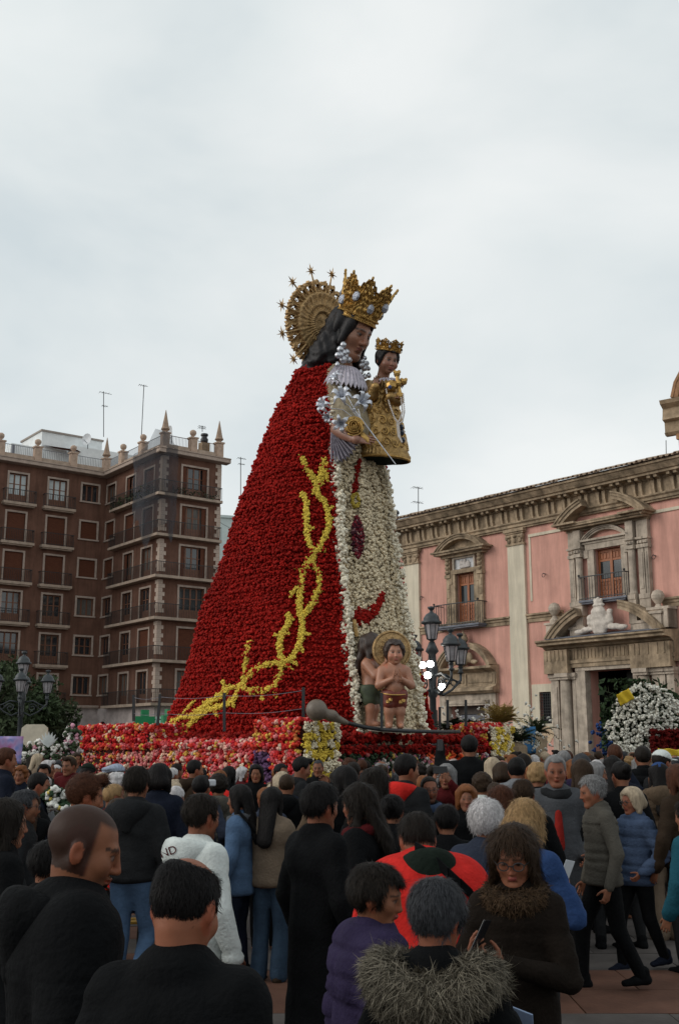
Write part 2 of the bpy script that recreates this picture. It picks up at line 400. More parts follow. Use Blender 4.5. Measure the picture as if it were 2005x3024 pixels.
# pilasters
for x0, x1 in ((0.5, 1.55), (7.08, 8.0), (15.9, 16.9)):
    p = MB().box(x0, x1, -0.12, 0.02, 1.1, 10.36); pl = part(p, 'pilaster', CREAM)
    b = MB().box(x0 - 0.06, x1 + 0.06, -0.2, 0.02, 0, 0.85).box(x0 - 0.03, x1 + 0.03, -0.17, 0.02, 0.85, 1.1); part(b, 'base', PALE, pl)
    k = MB().box(x0 - 0.05, x1 + 0.05, -0.17, 0.02, 10.36, 10.44).box(x0 + 0.02, x1 - 0.02, -0.15, 0.02, 10.44, 10.86)
    k.box(x0 - 0.06, x1 + 0.06, -0.2, 0.02, 10.86, 10.93).box(x0 - 0.11, x1 + 0.11, -0.26, 0.02, 10.93, 11.06)
    for q in range(3):
        cx = x0 + (x1 - x0) * (q + 0.5) / 3; k.ball((cx, -0.17, 10.56), 0.09, 8, (1, 0.7, 1.2)); k.ball((cx, -0.18, 10.75), 0.1, 8, (1.1, 0.7, 0.7))
    for q in (0, 1): k.ball((x0 + 0.04 + q * (x1 - x0 - 0.08), -0.16, 10.72), 0.12, 8, (0.8, 0.8, 1.1))
    part(k, 'capital', STONE, pl)
# string course
for a, b in ((1.55, 7.08), (8.0, 9.9), (14.6, 15.9), (16.9, XR)):
    part(MB().xprof([(0.02, 7.02), (-0.06, 7.02), (-0.06, 7.16), (-0.1, 7.18), (-0.1, 7.26), (-0.17, 7.3), (-0.17, 7.36), (0.02, 7.4)], a, b), 'string_course', STONE)
# sunk panels: thin raised fillet outlines
f = MB()
for (a, b, z0, z1) in ((8.2, 9.9, 7.9, 10.62),):
    f.box(a, a + 0.1, -0.03, 0.02, z0, z1)
f.box(8.2, 10.0, -0.05, 0.02, 10.62, 10.74); f.box(14.35, 15.7, -0.05, 0.02, 10.62, 10.74); f.box(17.1, XR, -0.05, 0.02, 10.62, 10.74)
part(f, 'panel_moulding', CREAM)
part(MB().box(0, 2.9, -0.08, 0.02, 0, 0.9).box(6.3, 7.02, -0.08, 0.02, 0, 0.9).box(8.06, 9.3, -0.08, 0.02, 0, 0.9), 'plinth', PALE)

def balcony_rail(x0, x1, yo, z0, h, n, par, name='balcony'):
    s = MB().box(x0, x1, -yo, 0.02, z0 - 0.08, z0).box(x0 + 0.06, x1 - 0.06, -yo + 0.06, 0.02, z0 - 0.15, z0 - 0.08)
    sl = part(s, name, LEAD, par)
    r = MB(); r.box(x0 + 0.02, x1 - 0.02, -yo + 0.015, -yo + 0.05, z0 + h - 0.04, z0 + h); r.box(x0 + 0.02, x1 - 0.02, -yo + 0.015, -yo + 0.05, z0 + 0.05, z0 + 0.08)
    for xx in (x0 + 0.02, x1 - 0.05): r.box(xx, xx + 0.03, -yo + 0.05, 0, z0 + h - 0.04, z0 + h)
    for i in range(n + 1):
        xx = x0 + 0.035 + (x1 - x0 - 0.07) * i / n; r.tube([(xx, -yo + 0.033, z0), (xx, -yo + 0.033, z0 + h - 0.03)], 0.011, 4)
    ns = max(2, int(yo / 0.13))
    for i in range(ns):
        for xx in (x0 + 0.035, x1 - 0.035):
            yy = -yo + 0.033 + (yo - 0.05) * i / ns; r.tube([(xx, yy, z0), (xx, yy, z0 + h - 0.03)], 0.011, 4)
    for xx in (x0 + 0.035, x1 - 0.035): r.ball((xx, -yo + 0.033, z0 + h + 0.05), 0.05, 8)
    part(r, 'railing', IRON, sl); return sl
def door_window(name, x0, x1, z0, z1, y, par=church, glass=(0.42, 0.80)):
    cx = (x0 + x1) / 2; h = z1 - z0
    fr_ = MB().box(x0, x0 + 0.09, y, y + 0.08, z0, z1).box(x1 - 0.09, x1, y, y + 0.08, z0, z1).box(cx - 0.06, cx + 0.06, y - 0.015, y + 0.08, z0, z1)
    fr_.box(x0 + 0.09, x1 - 0.09, y, y + 0.08, z1 - 0.1, z1).box(x0 + 0.09, x1 - 0.09, y, y + 0.08, z0, z0 + 0.1)
    fr_.box(x0 + 0.09, x1 - 0.09, y + 0.003, y + 0.08, z0 + h * glass[0] - 0.05, z0 + h * glass[0] + 0.05).box(x0 + 0.09, x1 - 0.09, y + 0.003, y + 0.08, z0 + h * glass[1] - 0.04, z0 + h * glass[1] + 0.04)
    fo = part(fr_, name, WOODD, par)
    for a, b in ((x0 + 0.09, cx - 0.06), (cx + 0.06, x1 - 0.09)):
        part(MB().box(a, b, y + 0.03, y + 0.05, z0 + h * glass[0] + 0.05, z0 + h * glass[1] - 0.04), 'pane', GLASS, fo)
        pn = MB().box(a, b, y + 0.035, y + 0.06, z0 + 0.1, z0 + h * glass[0] - 0.05); pt = MB().box(a, b, y + 0.035, y + 0.06, z0 + h * glass[1] + 0.04, z1 - 0.1)
        nx = 3
        for i in range(nx):
            for j in range(4):
                xa = a + (b - a) * i / nx; xb = a + (b - a) * (i + 1) / nx; za = z0 + 0.1 + (h * glass[0] - 0.15) * j / 4; zb = z0 + 0.1 + (h * glass[0] - 0.15) * (j + 1) / 4
                pn.prism([(xa + 0.03, za + 0.03), (xb - 0.03, za + 0.03), (xb - 0.03, zb - 0.03), (xa + 0.03, zb - 0.03)], y + 0.008, y + 0.036)
            pt.prism([(xa + 0.03, z0 + h * glass[1] + 0.07), (xb - 0.03, z0 + h * glass[1] + 0.07), (xb - 0.03, z1 - 0.13), (xa + 0.03, z1 - 0.13)], y + 0.008, y + 0.036)
        part(pn, 'door_panel', WOODD, fo); part(pt, 'door_panel', WOODD, fo)
    return fo
def seg_ped(mb, x0, x1, zb, rise, th, y0, y1, broken=None, only=None):
    """segmental pediment; broken=(xa,xb) leaves the middle out"""
    hw = (x1 - x0) / 2; cx = (x0 + x1) / 2; r = (hw * hw + rise * rise) / (2 * rise); cz = zb + rise - r
    a0 = math.acos(hw / r) if hw < r else 0; a0 = math.asin(min(1, (zb - cz) / r)); a1 = PI - a0
    rngs = [(a0, a1)]
    if broken: rngs = [(a0, math.acos((broken[1] - cx) / r)), (math.acos((broken[0] - cx) / r), a1)]
    if only is not None: rngs = rngs[only:only + 1]
    for p, q in rngs:
        mb.arc(cx, cz, r - th, r - th * 0.55, p, q, y0 + 0.10, y1, 10); mb.arc(cx, cz, r - th * 0.55, r - th * 0.2, p, q, y0 + 0.05, y1, 10); mb.arc(cx, cz, r - th * 0.2, r, p, q, y0, y1, 10)
def carved(name, m, par, prims, h=0.03, nz=0.02, f=22, seed=1, loc=(0, 0, 0)):
    lo = np.min([np.array(p[0]) - max(np.atleast_1d(p[1])) for p in prims], 0) - 0.08; hi = np.max([np.array(p[0]) + max(np.atleast_1d(p[1])) for p in prims], 0) + 0.08
    s = SDF(lo, hi, h)
    for cc, rr in prims: s.ell(cc, rr, 0.03)
    V, Q = s.net(); N = vnorm(V, Q); V = V + N * (wob(V, f, seed) * nz)[:, None]
    o = link(name, np_mesh(name, V, Q, smooth=True), m, par); o.location = loc; return o
# upper window over the portal
cen = 12.24
s = MB()
s.box(11.3, 11.62, -0.14, 0.05, 7.62, 9.72).box(12.92, 13.2, -0.14, 0.05, 7.62, 9.72).box(11.22, 13.26, -0.16, 0.05, 9.62, 9.86).box(11.16, 11.36, -0.18, 0.05, 9.3, 9.62).box(13.1, 13.3, -0.18, 0.05, 9.3, 9.62)
s.box(11.1, 13.35, -0.2, 0.05, 9.86, 9.96); s.box(11.05, 13.4, -0.3, 0.05, 9.96, 10.04)
seg_ped(s, 11.12, 13.32, 10.04, 0.46, 0.16, -0.3, 0.05)
win2 = part(s, 'window', PALE); win2['label'] = 'tall upper window with broken pediment above the main portal'
for x0, hw, col in ((10.42, 0.3, 0), (10.76, 0.34, 1), (13.28, 0.34, 1), (13.72, 0.3, 0), (14.02, 0.2, 0)):
    k = MB(); yo = -0.3 if col else -0.2
    k.box(x0, x0 + hw, yo - 0.06, 0.05, 7.42, 7.6).box(x0, x0 + hw, yo - 0.03, 0.05, 6.6, 7.42) if True else None
    if col:
        k.lathe([(hw * .5, 7.6), (hw * .52, 7.66), (hw * .44, 7.74), (hw * .42, 9.3), (hw * .46, 9.34)], (x0 + hw / 2, yo + 0.12, 0), 14)
    else:
        k.box(x0 + 0.02, x0 + hw - 0.02, yo, 0.05, 7.6, 9.36); k.box(x0 + 0.08, x0 + hw - 0.08, yo - 0.025, 0.05, 7.8, 9.2)
    k.box(x0 - 0.02, x0 + hw + 0.02, yo - 0.05, 0.05, 9.36, 9.5).box(x0, x0 + hw, yo, 0.05, 9.5, 9.7).box(x0 - 0.04, x0 + hw + 0.04, yo - 0.08, 0.05, 9.7, 9.78)
    for q in range(2): k.ball((x0 + hw * (0.3 + 0.4 * q), yo - 0.03, 9.58), 0.08, 6)
    k.box(x0, x0 + hw, yo, 0.05, 9.78, 10.46)
    part(k, 'column', PALE, win2)
ent = MB(); ent.box(10.36, 14.26, -0.22, 0.05, 10.44, 10.52).box(10.3, 14.3, -0.5, 0.05, 10.52, 10.6).box(10.2, 14.4, -0.6, 0.05, 10.6, 10.68)
ent.box(10.05, 11.2, -0.78, 0.05, 10.681, 10.76).box(13.3, 14.55, -0.78, 0.05, 10.681, 10.76).box(11.2, 13.3, -0.62, 0.05, 10.682, 10.74)
seg_ped(ent, 10.1, 14.5, 10.76, 1.0, 0.3, -0.75, 0.05, broken=(11.45, 13.0))
part(ent, 'pediment', STONE, win2)
door_window('balcony_door', 11.64, 12.9, 7.5, 9.58, 0.12)
balcony_rail(11.0, 13.24, 0.42, 7.6, 0.95, 17, church)
# upper window above the side portal
s = MB()
s.box(3.66, 3.92, -0.14, 0.05, 7.2, 9.72).box(5.08, 5.34, -0.14, 0.05, 7.2, 9.72).box(3.66, 5.34, -0.16, 0.05, 9.55, 9.74).box(3.58, 3.74, -0.17, 0.05, 9.1, 9.55).box(5.26, 5.42, -0.17, 0.05, 9.1, 9.55)
win1 = part(s, 'window', STONE); win1['label'] = 'tall upper window with painted niche above the side portal'
for x0 in (3.36, 5.34):
    k = MB().box(x0, x0 + 0.3, -0.2, 0.05, 7.2, 7.45).box(x0 + 0.03, x0 + 0.27, -0.15, 0.05, 7.45, 9.4).box(x0 - 0.02, x0 + 0.32, -0.22, 0.05, 9.4, 9.55)
    k.box(x0 + 0.02, x0 + 0.28, -0.18, 0.05, 9.55, 10.3)
    for z in (9.66, 9.86, 10.06, 10.24): k.ball((x0 + 0.15, -0.2, z), 0.12, 8, (1.1, 0.8, 0.8))
    for z in (7.7, 8.1, 8.5, 8.9): k.box(x0 + 0.08, x0 + 0.22, -0.175, 0.05, z, z + 0.3)
    part(k, 'column', STONE, win1)
ent = MB().box(3.2, 5.8, -0.3, 0.05, 10.3, 10.42).box(3.0, 6.0, -0.55, 0.05, 10.42, 10.52).box(2.85, 6.15, -0.62, 0.05, 10.52, 10.6)
seg_ped(ent, 3.0, 6.0, 10.6, 0.68, 0.24, -0.58, 0.05); ent.prism([(3.3, 10.6), (5.7, 10.6), (5.2, 11.0), (4.5, 11.14), (3.8, 11.0)], -0.12, 0.05)
part(ent, 'pediment', STONE, win1)
part(MB().box(3.8, 3.88, -0.16, 0.02, 9.74, 10.3).box(5.1, 5.18, -0.16, 0.02, 9.74, 10.3).box(3.88, 5.1, -0.15, 0.02, 10.22, 10.3), 'niche_frame', PALE, win1)
tabm = mat('pale_relief_tablet', (0.55, 0.55, 0.56), 0.8, 0.45, 6, 0.6, bscale=12)
part(MB().box(3.88, 5.1, -0.05, 0.02, 9.74, 10.22), 'relief_tablet', tabm, win1)
carved('relief_figures', mat('pale_carving', (0.5, 0.46, 0.43), 0.85, 0.3, 9, 0.3), win1, [((4.3, -0.08, 9.95), (0.12, 0.06, 0.2)), ((4.5, -0.08, 10.0), (0.1, 0.06, 0.2)), ((4.7, -0.08, 9.93), (0.12, 0.06, 0.17)), ((4.5, -0.09, 9.83), (0.35, 0.05, 0.07))], 0.03)
door_window('balcony_door', 3.94, 5.06, 7.2, 9.53, 0.12)
balcony_rail(2.95, 5.72, 0.6, 7.2, 0.98, 17, church)
# main portal
s = MB()
s.box(10.62, 11.08, -0.34, 0.05, 0, 4.86).box(13.3, 13.5, -0.34, 0.05, 0, 4.86).box(10.62, 13.5, -0.36, 0.05, 4.86, 5.0)
portal = part(s, 'main_portal', PALE)
for x0, hw, col in ((9.36, 0.42, 0), (9.82, 0.56, 1), (10.42, 0.2, 2), (13.5, 0.55, 1), (14.12, 0.6, 0), (14.75, 0.35, 2)):
    k = MB(); yo = -0.5 if col == 1 else -0.34
    k.box(x0 - 0.03, x0 + hw + 0.03, yo - 0.12, 0.05, 0, 0.95).box(x0 - 0.06, x0 + hw + 0.06, yo - 0.15, 0.05, 0.95, 1.05)
    if col == 1: k.lathe([(hw * .52, 1.05), (hw * .54, 1.12), (hw * .47, 1.2), (hw * .44, 3.0), (hw * .40, 4.5), (hw * .45, 4.53)], (x0 + hw / 2, yo + 0.2, 0), 18)
    else:
        k.box(x0 + 0.02, x0 + hw - 0.02, yo, 0.05, 1.05, 4.55)
        if col == 0: k.box(x0 + 0.1, x0 + hw - 0.1, yo - 0.03, 0.05, 1.3, 4.3)
    k.box(x0 - 0.02, x0 + hw + 0.02, yo - 0.06, 0.05, 4.55, 4.65).box(x0 - 0.05, x0 + hw + 0.05, yo - 0.12, 0.05, 4.65, 4.8)
    part(k, 'column', PALE, portal)
ent = MB()
ent.xprof([(0.05, 5.0), (-0.42, 5.0), (-0.42, 5.16), (-0.47, 5.16), (-0.47, 5.28), (-0.38, 5.3), (-0.38, 5.74), (-0.5, 5.78), (-0.56, 5.86), (-0.95, 5.9), (-0.95, 5.98), (-1.05, 6.04), (-1.05, 6.1), (0.05, 6.2)], 9.2, 15.2)
ent.box(9.28, 10.45, -0.62, -0.3, 4.803, 5.72); ent.box(13.42, 15.15, -0.62, -0.3, 4.803, 5.72)
for xx in (9.4, 9.6, 9.8, 10.0, 10.2, 13.6, 13.8, 14.2, 14.6, 14.9): ent.box(xx, xx + 0.06, -0.655, -0.6, 5.3, 5.7)
for i in range(16): ent.box(10.6 + i * 0.17, 10.64 + i * 0.17, -0.41, -0.36, 5.34, 5.7)
part(ent, 'entablature', STONE, portal)
for only in (0, 1): pd = MB(); seg_ped(pd, 9.45, 15.0, 6.2, 1.32, 0.34, -0.8, 0.05, broken=(11.0, 13.1), only=only); part(pd, 'pediment', STONE, portal)
part(MB().add([(9.5, -0.98, 6.125), (14.9, -0.98, 6.125), (14.9, 0, 6.33), (9.5, 0, 6.33)], [(0, 1, 2, 3)]), 'lead_flashing', LEAD, portal)
carved('coat_of_arms', mat('light_carved_stone', (0.56, 0.5, 0.44), 0.85, 0.25, 6, 0.4), portal, [((12.05, -0.55, 6.62), (0.42, 0.16, 0.45)), ((12.05, -0.58, 7.0), (0.34, 0.15, 0.3)), ((12.05, -0.55, 7.32), (0.26, 0.16, 0.08)), ((12.05, -0.55, 7.42), (0.2, 0.14, 0.1)), ((11.9, -0.55, 7.5), (0.07, 0.07, 0.09)), ((12.2, -0.55, 7.5), (0.07, 0.07, 0.09)), ((12.05, -0.55, 7.55), (0.07, 0.07, 0.09)),
    ((11.6, -0.5, 6.75), (0.16, 0.12, 0.26)), ((12.5, -0.5, 6.75), (0.16, 0.12, 0.26)), ((12.52, -0.5, 7.02), (0.12, 0.12, 0.14)), ((11.4, -0.5, 6.42), (0.3, 0.14, 0.12)), ((11.05, -0.5, 6.36), (0.24, 0.12, 0.1)), ((12.7, -0.5, 6.45), (0.3, 0.14, 0.13)), ((13.05, -0.5, 6.4), (0.26, 0.12, 0.12)), ((12.05, -0.52, 6.3), (0.3, 0.16, 0.12))], 0.035, 0.03, 18)
for xx in (9.72, 14.62):
    u = MB().box(xx - 0.26, xx + 0.26, -0.62, -0.1, 6.2, 6.75).box(xx - 0.32, xx + 0.32, -0.68, -0.05, 6.75, 6.83)
    u.lathe([(0.2, 6.83), (0.22, 6.95), (0.12, 7.05), (0.09, 7.12), (0.14, 7.18), (0.24, 7.34), (0.25, 7.45), (0.18, 7.6), (0.05, 7.66)], (xx, -0.36, 0), 14)
    part(u, 'urn_finial', PALE, portal)
for xa, xb in ((10.4, 11.15), (13.3, 14.2)):
    part(MB().box(xa, xb, -0.3, 0.02, 6.25, 6.6).box(xa - 0.03, xb + 0.03, -0.34, 0.02, 6.5, 6.6), 'pedestal', PALE, portal)
part(MB().box(14.3, 15.15, -0.55, 0.02, 6.22, 6.9).box(14.24, 15.2, -0.6, 0.02, 6.9, 7.0).box(15.0, 15.15, -0.62, 0.02, 6.22, 6.9), 'attic_block', PALE, portal)
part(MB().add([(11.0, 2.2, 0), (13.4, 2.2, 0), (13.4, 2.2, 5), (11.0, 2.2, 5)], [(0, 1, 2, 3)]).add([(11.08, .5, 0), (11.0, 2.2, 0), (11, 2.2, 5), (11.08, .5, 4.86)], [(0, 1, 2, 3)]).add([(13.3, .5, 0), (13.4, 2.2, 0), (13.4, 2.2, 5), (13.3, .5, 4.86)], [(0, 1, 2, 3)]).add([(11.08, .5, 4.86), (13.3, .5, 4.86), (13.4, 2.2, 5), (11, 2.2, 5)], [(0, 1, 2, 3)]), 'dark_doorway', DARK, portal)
part(MB().box(12.42, 13.28, 0.5, 0.58, 0.02, 4.8), 'door_leaf', mat('dark_door_wood', (0.02, 0.022, 0.02), 0.7, 0.2, 5, 0.2), portal)
# side portal
s = MB()
s.box(2.85, 3.2, -0.18, 0.03, 0, 4.2).box(3.2, 3.42, -0.24, 0.03, 0, 3.9).box(5.62, 5.84, -0.24, 0.03, 0, 3.9).box(5.84, 6.2, -0.18, 0.03, 0, 4.2).box(3.2, 5.84, -0.24, 0.03, 3.7, 3.92).box(3.2, 5.84, -0.14, 0.03, 3.92, 4.2)
s.box(3.3, 3.36, -0.27, 0.0, 0, 3.78).box(5.68, 5.74, -0.27, 0.0, 0, 3.78).box(3.3, 5.74, -0.27, 0, 3.78, 3.84)
side = part(s, 'side_portal', PALE)
ent = MB().xprof([(0.03, 4.2), (-0.3, 4.2), (-0.42, 4.3), (-0.46, 4.3), (-0.46, 4.42), (-0.25, 4.5), (-0.25, 4.56), (-0.2, 4.58), (-0.2, 5.08), (-0.26, 5.12), (-0.45, 5.2), (-0.55, 5.24), (-0.55, 5.34), (0.03, 5.4)], 2.75, 6.3)
for xa, xb in ((2.95, 4.4), (4.65, 6.1)): ent.box(xa, xb, -0.23, 0, 4.66, 5.02)
for xx in (2.8, 4.47, 6.15): ent.box(xx, xx + 0.1, -0.25, 0, 4.58, 5.06)
seg_ped(ent, 2.85, 6.2, 5.4, 1.05, 0.26, -0.5, 0.03, broken=(4.05, 5.0))
part(ent, 'pediment', STONE, side)
carved('carved_emblem', STONE, side, [((4.55, -0.34, 5.75), (0.3, 0.14, 0.4)), ((4.55, -0.34, 6.2), (0.25, 0.14, 0.28)), ((4.55, -0.34, 6.55), (0.24, 0.16, 0.17)), ((4.55, -0.34, 6.72), (0.16, 0.13, 0.12)), ((4.55, -0.34, 6.88), (0.05, 0.05, 0.1)), ((4.2, -0.32, 5.75), (0.14, 0.1, 0.22)), ((4.9, -0.32, 5.75), (0.14, 0.1, 0.22)), ((3.95, -0.3, 5.55), (0.2, 0.1, 0.1)), ((5.15, -0.3, 5.55), (0.2, 0.1, 0.1)), ((4.4, -0.4, 6.0), (0.1, 0.1, 0.1)), ((4.7, -0.4, 6.0), (0.1, 0.1, 0.1)), ((4.55, -0.4, 5.5), (0.2, 0.1, 0.1))], 0.03, 0.03, 22, 5)
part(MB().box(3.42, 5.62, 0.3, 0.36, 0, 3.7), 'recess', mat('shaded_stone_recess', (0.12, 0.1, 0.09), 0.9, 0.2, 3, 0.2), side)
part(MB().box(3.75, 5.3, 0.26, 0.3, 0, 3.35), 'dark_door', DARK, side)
g = MB()
for i in range(15): g.tube([(3.8 + i * 0.104, 0.22, 0.0), (3.8 + i * 0.104, 0.22, 2.95)], 0.014, 4)
g.box(3.78, 5.3, 0.2, 0.24, 2.95, 3.0); part(g, 'gate_bars', IRON, side)
part(MB().box(3.75, 5.3, 0.2, 0.255, 3.02, 3.32), 'lintel_board', LEAD, side)
# small grille window
s = MB().box(8.08, 8.47, -0.03, 0.02, 2.52, 4.46).box(9.08, 9.33, -0.03, 0.02, 2.52, 4.46).box(8.47, 9.08, -0.03, 0.02, 4.14, 4.46).box(8.47, 9.08, -0.03, 0.02, 2.52, 2.87)
gw = part(s, 'grille_window', CREAM)
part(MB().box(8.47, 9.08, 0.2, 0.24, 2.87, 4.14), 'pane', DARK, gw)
g = MB()
for i in range(6): g.tube([(8.5 + i * 0.11, 0.05, 2.87), (8.5 + i * 0.11, 0.05, 4.14)], 0.012, 4)
for i in range(11): g.tube([(8.47, 0.05, 2.93 + i * 0.115), (9.08, 0.05, 2.93 + i * 0.115)], 0.012, 4)
part(g, 'iron_grille', IRON, gw)
for px in ((1.72, 8.75), (9.05, 8.95), (14.4, 9.0)):
    part(MB().tube([(px[0], 0, px[1]), (px[0], -0.18, px[1] + 0.02)], 0.02, 6).tube([(px[0] + .08 * math.cos(a * PI / 5), -0.16, px[1] - .06 + .08 * math.sin(a * PI / 5)) for a in range(11)], 0.012, 5), 'wall_ring', IRON)
# ------------------------------------------------------------------ curved stone gable tower behind the church, at the right edge
OCHRE = mat('ochre_stone', (0.30, 0.17, 0.095), 0.9, 0.35, 2.5, 0.4)
_p = at(2026, 1300, 58)
tower = empty('church_tower', (_p[0], _p[1], 0), R(-38), 'ochre stone tower with rounded gable at the right edge, rising behind the church roof', 'tower')
part(MB().box(-.35, 6, 0, 6, 9, 19.9).box(-0.4, 0.5, -0.12, 0.05, 9, 18.5).box(-0.5, 0.6, -0.2, 0.05, 18.5, 18.8), 'wall', OCHRE, tower)
z0 = at(1944, 1182, 58)[2]
part(MB().xprof([(0.1, z0 - 1.9), (-0.15, z0 - 1.9), (-0.3, z0 - 1.75), (-0.2, z0 - 1.7), (-0.2, z0 - 1.15), (-0.5, z0 - 1.05), (-0.45, z0 - .9), (-0.35, z0 - .4), (-0.7, z0 - .2), (-0.8, z0), (0.1, z0 + .1)], -1.1, 6), 'cornice', DSTONE, tower)
a_ = MB(); seg_ped(a_, -0.5, 5.5, z0 + 0.1, 2.6, 0.75, -0.7, 0.4); a_.prism([(-0.3, z0 + .05), (5.3, z0 + .05), (4.6, z0 + 1.6), (2.5, z0 + 2.4), (0.4, z0 + 1.6)], -0.1, 0.4); part(a_, 'rounded_gable', OCHRE, tower)

# ------------------------------------------------------------------ brown apartment building
_r = ray(470, 1700); BO = (_r[0] / _r[1] * 80, 80.0); BA = R(37.3)
block = empty('apartment_building', (BO[0], BO[1], 0), BA, 'brown rendered apartment block with stacked balconies and roof finials, left of the statue', 'building')
_c, _s = math.cos(-BA), math.sin(-BA); _dx, _dy = -19.104 - BO[0], 87.783 - BO[1]
FA = Fr((_c * _dx - _s * _dy, _s * _dx + _c * _dy), 0.0)
FB = Fr((0, 0), R(-90.5)); FC = Fr((0, 0), 0.0)
XA0 = -14.0; XB0 = -9.72; XC1 = 5.1
FL = [5.05 + 3.09 * i for i in range(6)]; CORN = 23.55
def bp(mb, name, m, par=block, **k): return mb.build(name, m, par, **k)
# walls with real openings
hA = []; hB = []; hC = []
colA = [(-11.6, -10.05), (-8.2, -6.72), (-4.95, -3.45)]
for z in FL:
    for a, b in colA: hA.append((a, b, z + 0.02, z + 2.35))
    hA.append((-2.12, -0.72, z + 0.92, z + 2.32))
    hB.append((-9.52, -8.0 + 0.02, z + 0.92, z + 2.35)); hB.append((-5.95, -4.42, z + 0.02, z + 2.35)); hB.append((-2.9, -1.3, z + 0.02, z + 2.35))
    hC.append((1.72, 3.85, z + 0.02, z + 2.4))
bp(MB(FA).wall(XA0, 0, 4.9, CORN, hA, 0.3), 'wall', BROWN)
bp(MB(FB).wall(XB0, 0, 4.9, CORN, hB, 0.3), 'wall', BROWN)
bp(MB(FC).wall(0, XC1, 4.9, CORN, hC, 0.3).add([(XC1, 0, 0), (XC1, 11, 0), (XC1, 11, CORN), (XC1, 0, CORN)], [(0, 1, 2, 3)]), 'wall', BROWN)
GF = mat('pale_ground_floor_stone', (0.42, 0.36, 0.34), 0.9, 0.3, 1.2, 0.3)
g = MB(FA).wall(XA0, 0, 0, 4.9, [(-7.5, -5.4, 0, 3.9), (-2.35, -1.35, 0, 3.95), (-12.5, -9, 0, 3.9)], 0.5); bp(g, 'ground_floor_wall', GF)
g = MB(FB).wall(XB0, 0, 0, 4.9, [(-9.6 + 0.4, -7.6, 0, 3.1), (-6.4, -3.6, 0, 3.7), (-3.0, -0.6, 0, 3.7)], 0.5); bp(g, 'ground_floor_wall', GF)
g = MB(FC).wall(0, XC1, 0, 4.9, [(0.7, 2.3, 0, 3.7), (2.8, 4.6, 0, 3.7)], 0.5); bp(g, 'ground_floor_wall', GF)
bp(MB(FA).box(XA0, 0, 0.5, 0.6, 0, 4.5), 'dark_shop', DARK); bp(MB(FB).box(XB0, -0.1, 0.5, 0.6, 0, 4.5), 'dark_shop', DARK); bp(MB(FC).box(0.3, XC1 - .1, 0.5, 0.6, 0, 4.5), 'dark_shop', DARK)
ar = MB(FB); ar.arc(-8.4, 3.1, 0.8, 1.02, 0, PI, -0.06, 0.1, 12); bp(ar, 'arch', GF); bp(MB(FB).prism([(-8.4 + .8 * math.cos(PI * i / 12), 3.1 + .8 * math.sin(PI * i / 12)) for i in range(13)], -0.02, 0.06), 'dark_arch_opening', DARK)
# cornice, belt, slabs
cp = [(0.05, CORN), (-0.55, CORN + 0.03), (-0.62, CORN + 0.06), (-0.62, CORN + 0.3), (-0.68, CORN + 0.34), (-0.68, CORN + 0.4), (0.05, CORN + 0.55)]
bp(MB(FA).xprof(cp, XA0, 0.0 - 0.62), 'cornice', TRIM); bp(MB(FB).xprof(cp, XB0 + 0.0, 0.62), 'cornice', TRIM); bp(MB(FC).xprof(cp, -0.6, XC1 + 0.5), 'cornice', TRIM)
bp(MB(FA).box(XA0, 0, 0.02, 11, CORN + 0.35, CORN + 0.42), 'roof', mat('roof_terrace', (0.3, 0.24, 0.2), 0.9))
bp(MB(FC).box(0.05, XC1 - .05, 0.02, 11, CORN + 0.30, CORN + 0.40), 'roof', MATS['roof_terrace'])
for f, a, b in ((FA, XA0, -0.1), (FB, XB0 + 0.1, 0.0), (FC, 0, XC1)):
    bp(MB(f).box(a, b, -0.1, 0.12, CORN + 0.45, CORN + 0.85), 'parapet', SLABM)
bp(MB(FA).xprof([(0, 4.9), (-0.3, 4.92), (-0.34, 5.02), (-0.34, 5.12), (0, 5.15)], -4.2, 0), 'string_course', TRIM)
POSTM = mat('parapet_post_stone', (0.42, 0.31, 0.24), 0.9, 0.3, 3, 0.3)
SPIRE = mat('spire_stone', (0.32, 0.23, 0.17), 0.9, 0.3, 4, 0.3)
def post(f, x, spire, y=0.0):
    p = f((x, y, 0)); zb = CORN + 0.85
    k = MB().box(-0.27, 0.27, -0.27, 0.27, CORN + 0.42, zb + 0.75).box(-0.34, 0.34, -0.34, 0.34, zb + 0.75, zb + 0.87)
    o = link('parapet_post', k.mesh('parapet_post'), POSTM, block); o.location = (p[0], p[1], 0); o.rotation_euler = (0, 0, f.ang)
    if spire: k = MB().lathe([(0.16, zb + 0.87), (0.2, zb + 1.0), (0.36, zb + 1.12), (0.3, zb + 1.25), (0.27, zb + 1.3), (0.12, zb + 2.1), (0.02, zb + 2.65)], (0, 0, 0), 8)
    else: k = MB().lathe([(0.1, zb + 0.87), (0.09, zb + 1.0), (0.2, zb + 1.07), (0.26, zb + 1.22), (0.24, zb + 1.38), (0.12, zb + 1.48), (0.02, zb + 1.5)], (0, 0, 0), 12)
    k.build('spire_finial' if spire else 'ball_finial', SPIRE if spire else POSTM, o, smooth=not spire)
for x in (-12, -9.05, -6.05, -3.05): post(FA, x, False)
post(FA, -0.15, True)
for x in (-6.9, -3.4): post(FB, x, False)
post(FC, 0.12, True); post(FC, 2.52, False); post(FC, 4.85, True)
def roof_rail(f, a, b, n, mt):
    k = MB(f); z = CORN + 0.85
    k.box(a, b, -0.02, 0.02, z + 0.68, z + 0.72)
    for i in range(n): xx = a + (b - a) * (i + 0.5) / n; k.tube([(xx, 0, z), (xx, 0, z + 0.7)], 0.014, 4)
    bp(k, 'roof_railing', mt)
RAILG = mat('grey_railing', (0.16, 0.17, 0.19), 0.6, 0.2, 5, 0)
for a, b in ((-11.7, -9.35), (-8.75, -6.35), (-5.75, -3.35), (-2.75, -.45)): roof_rail(FA, a, b, 16, RAILG)
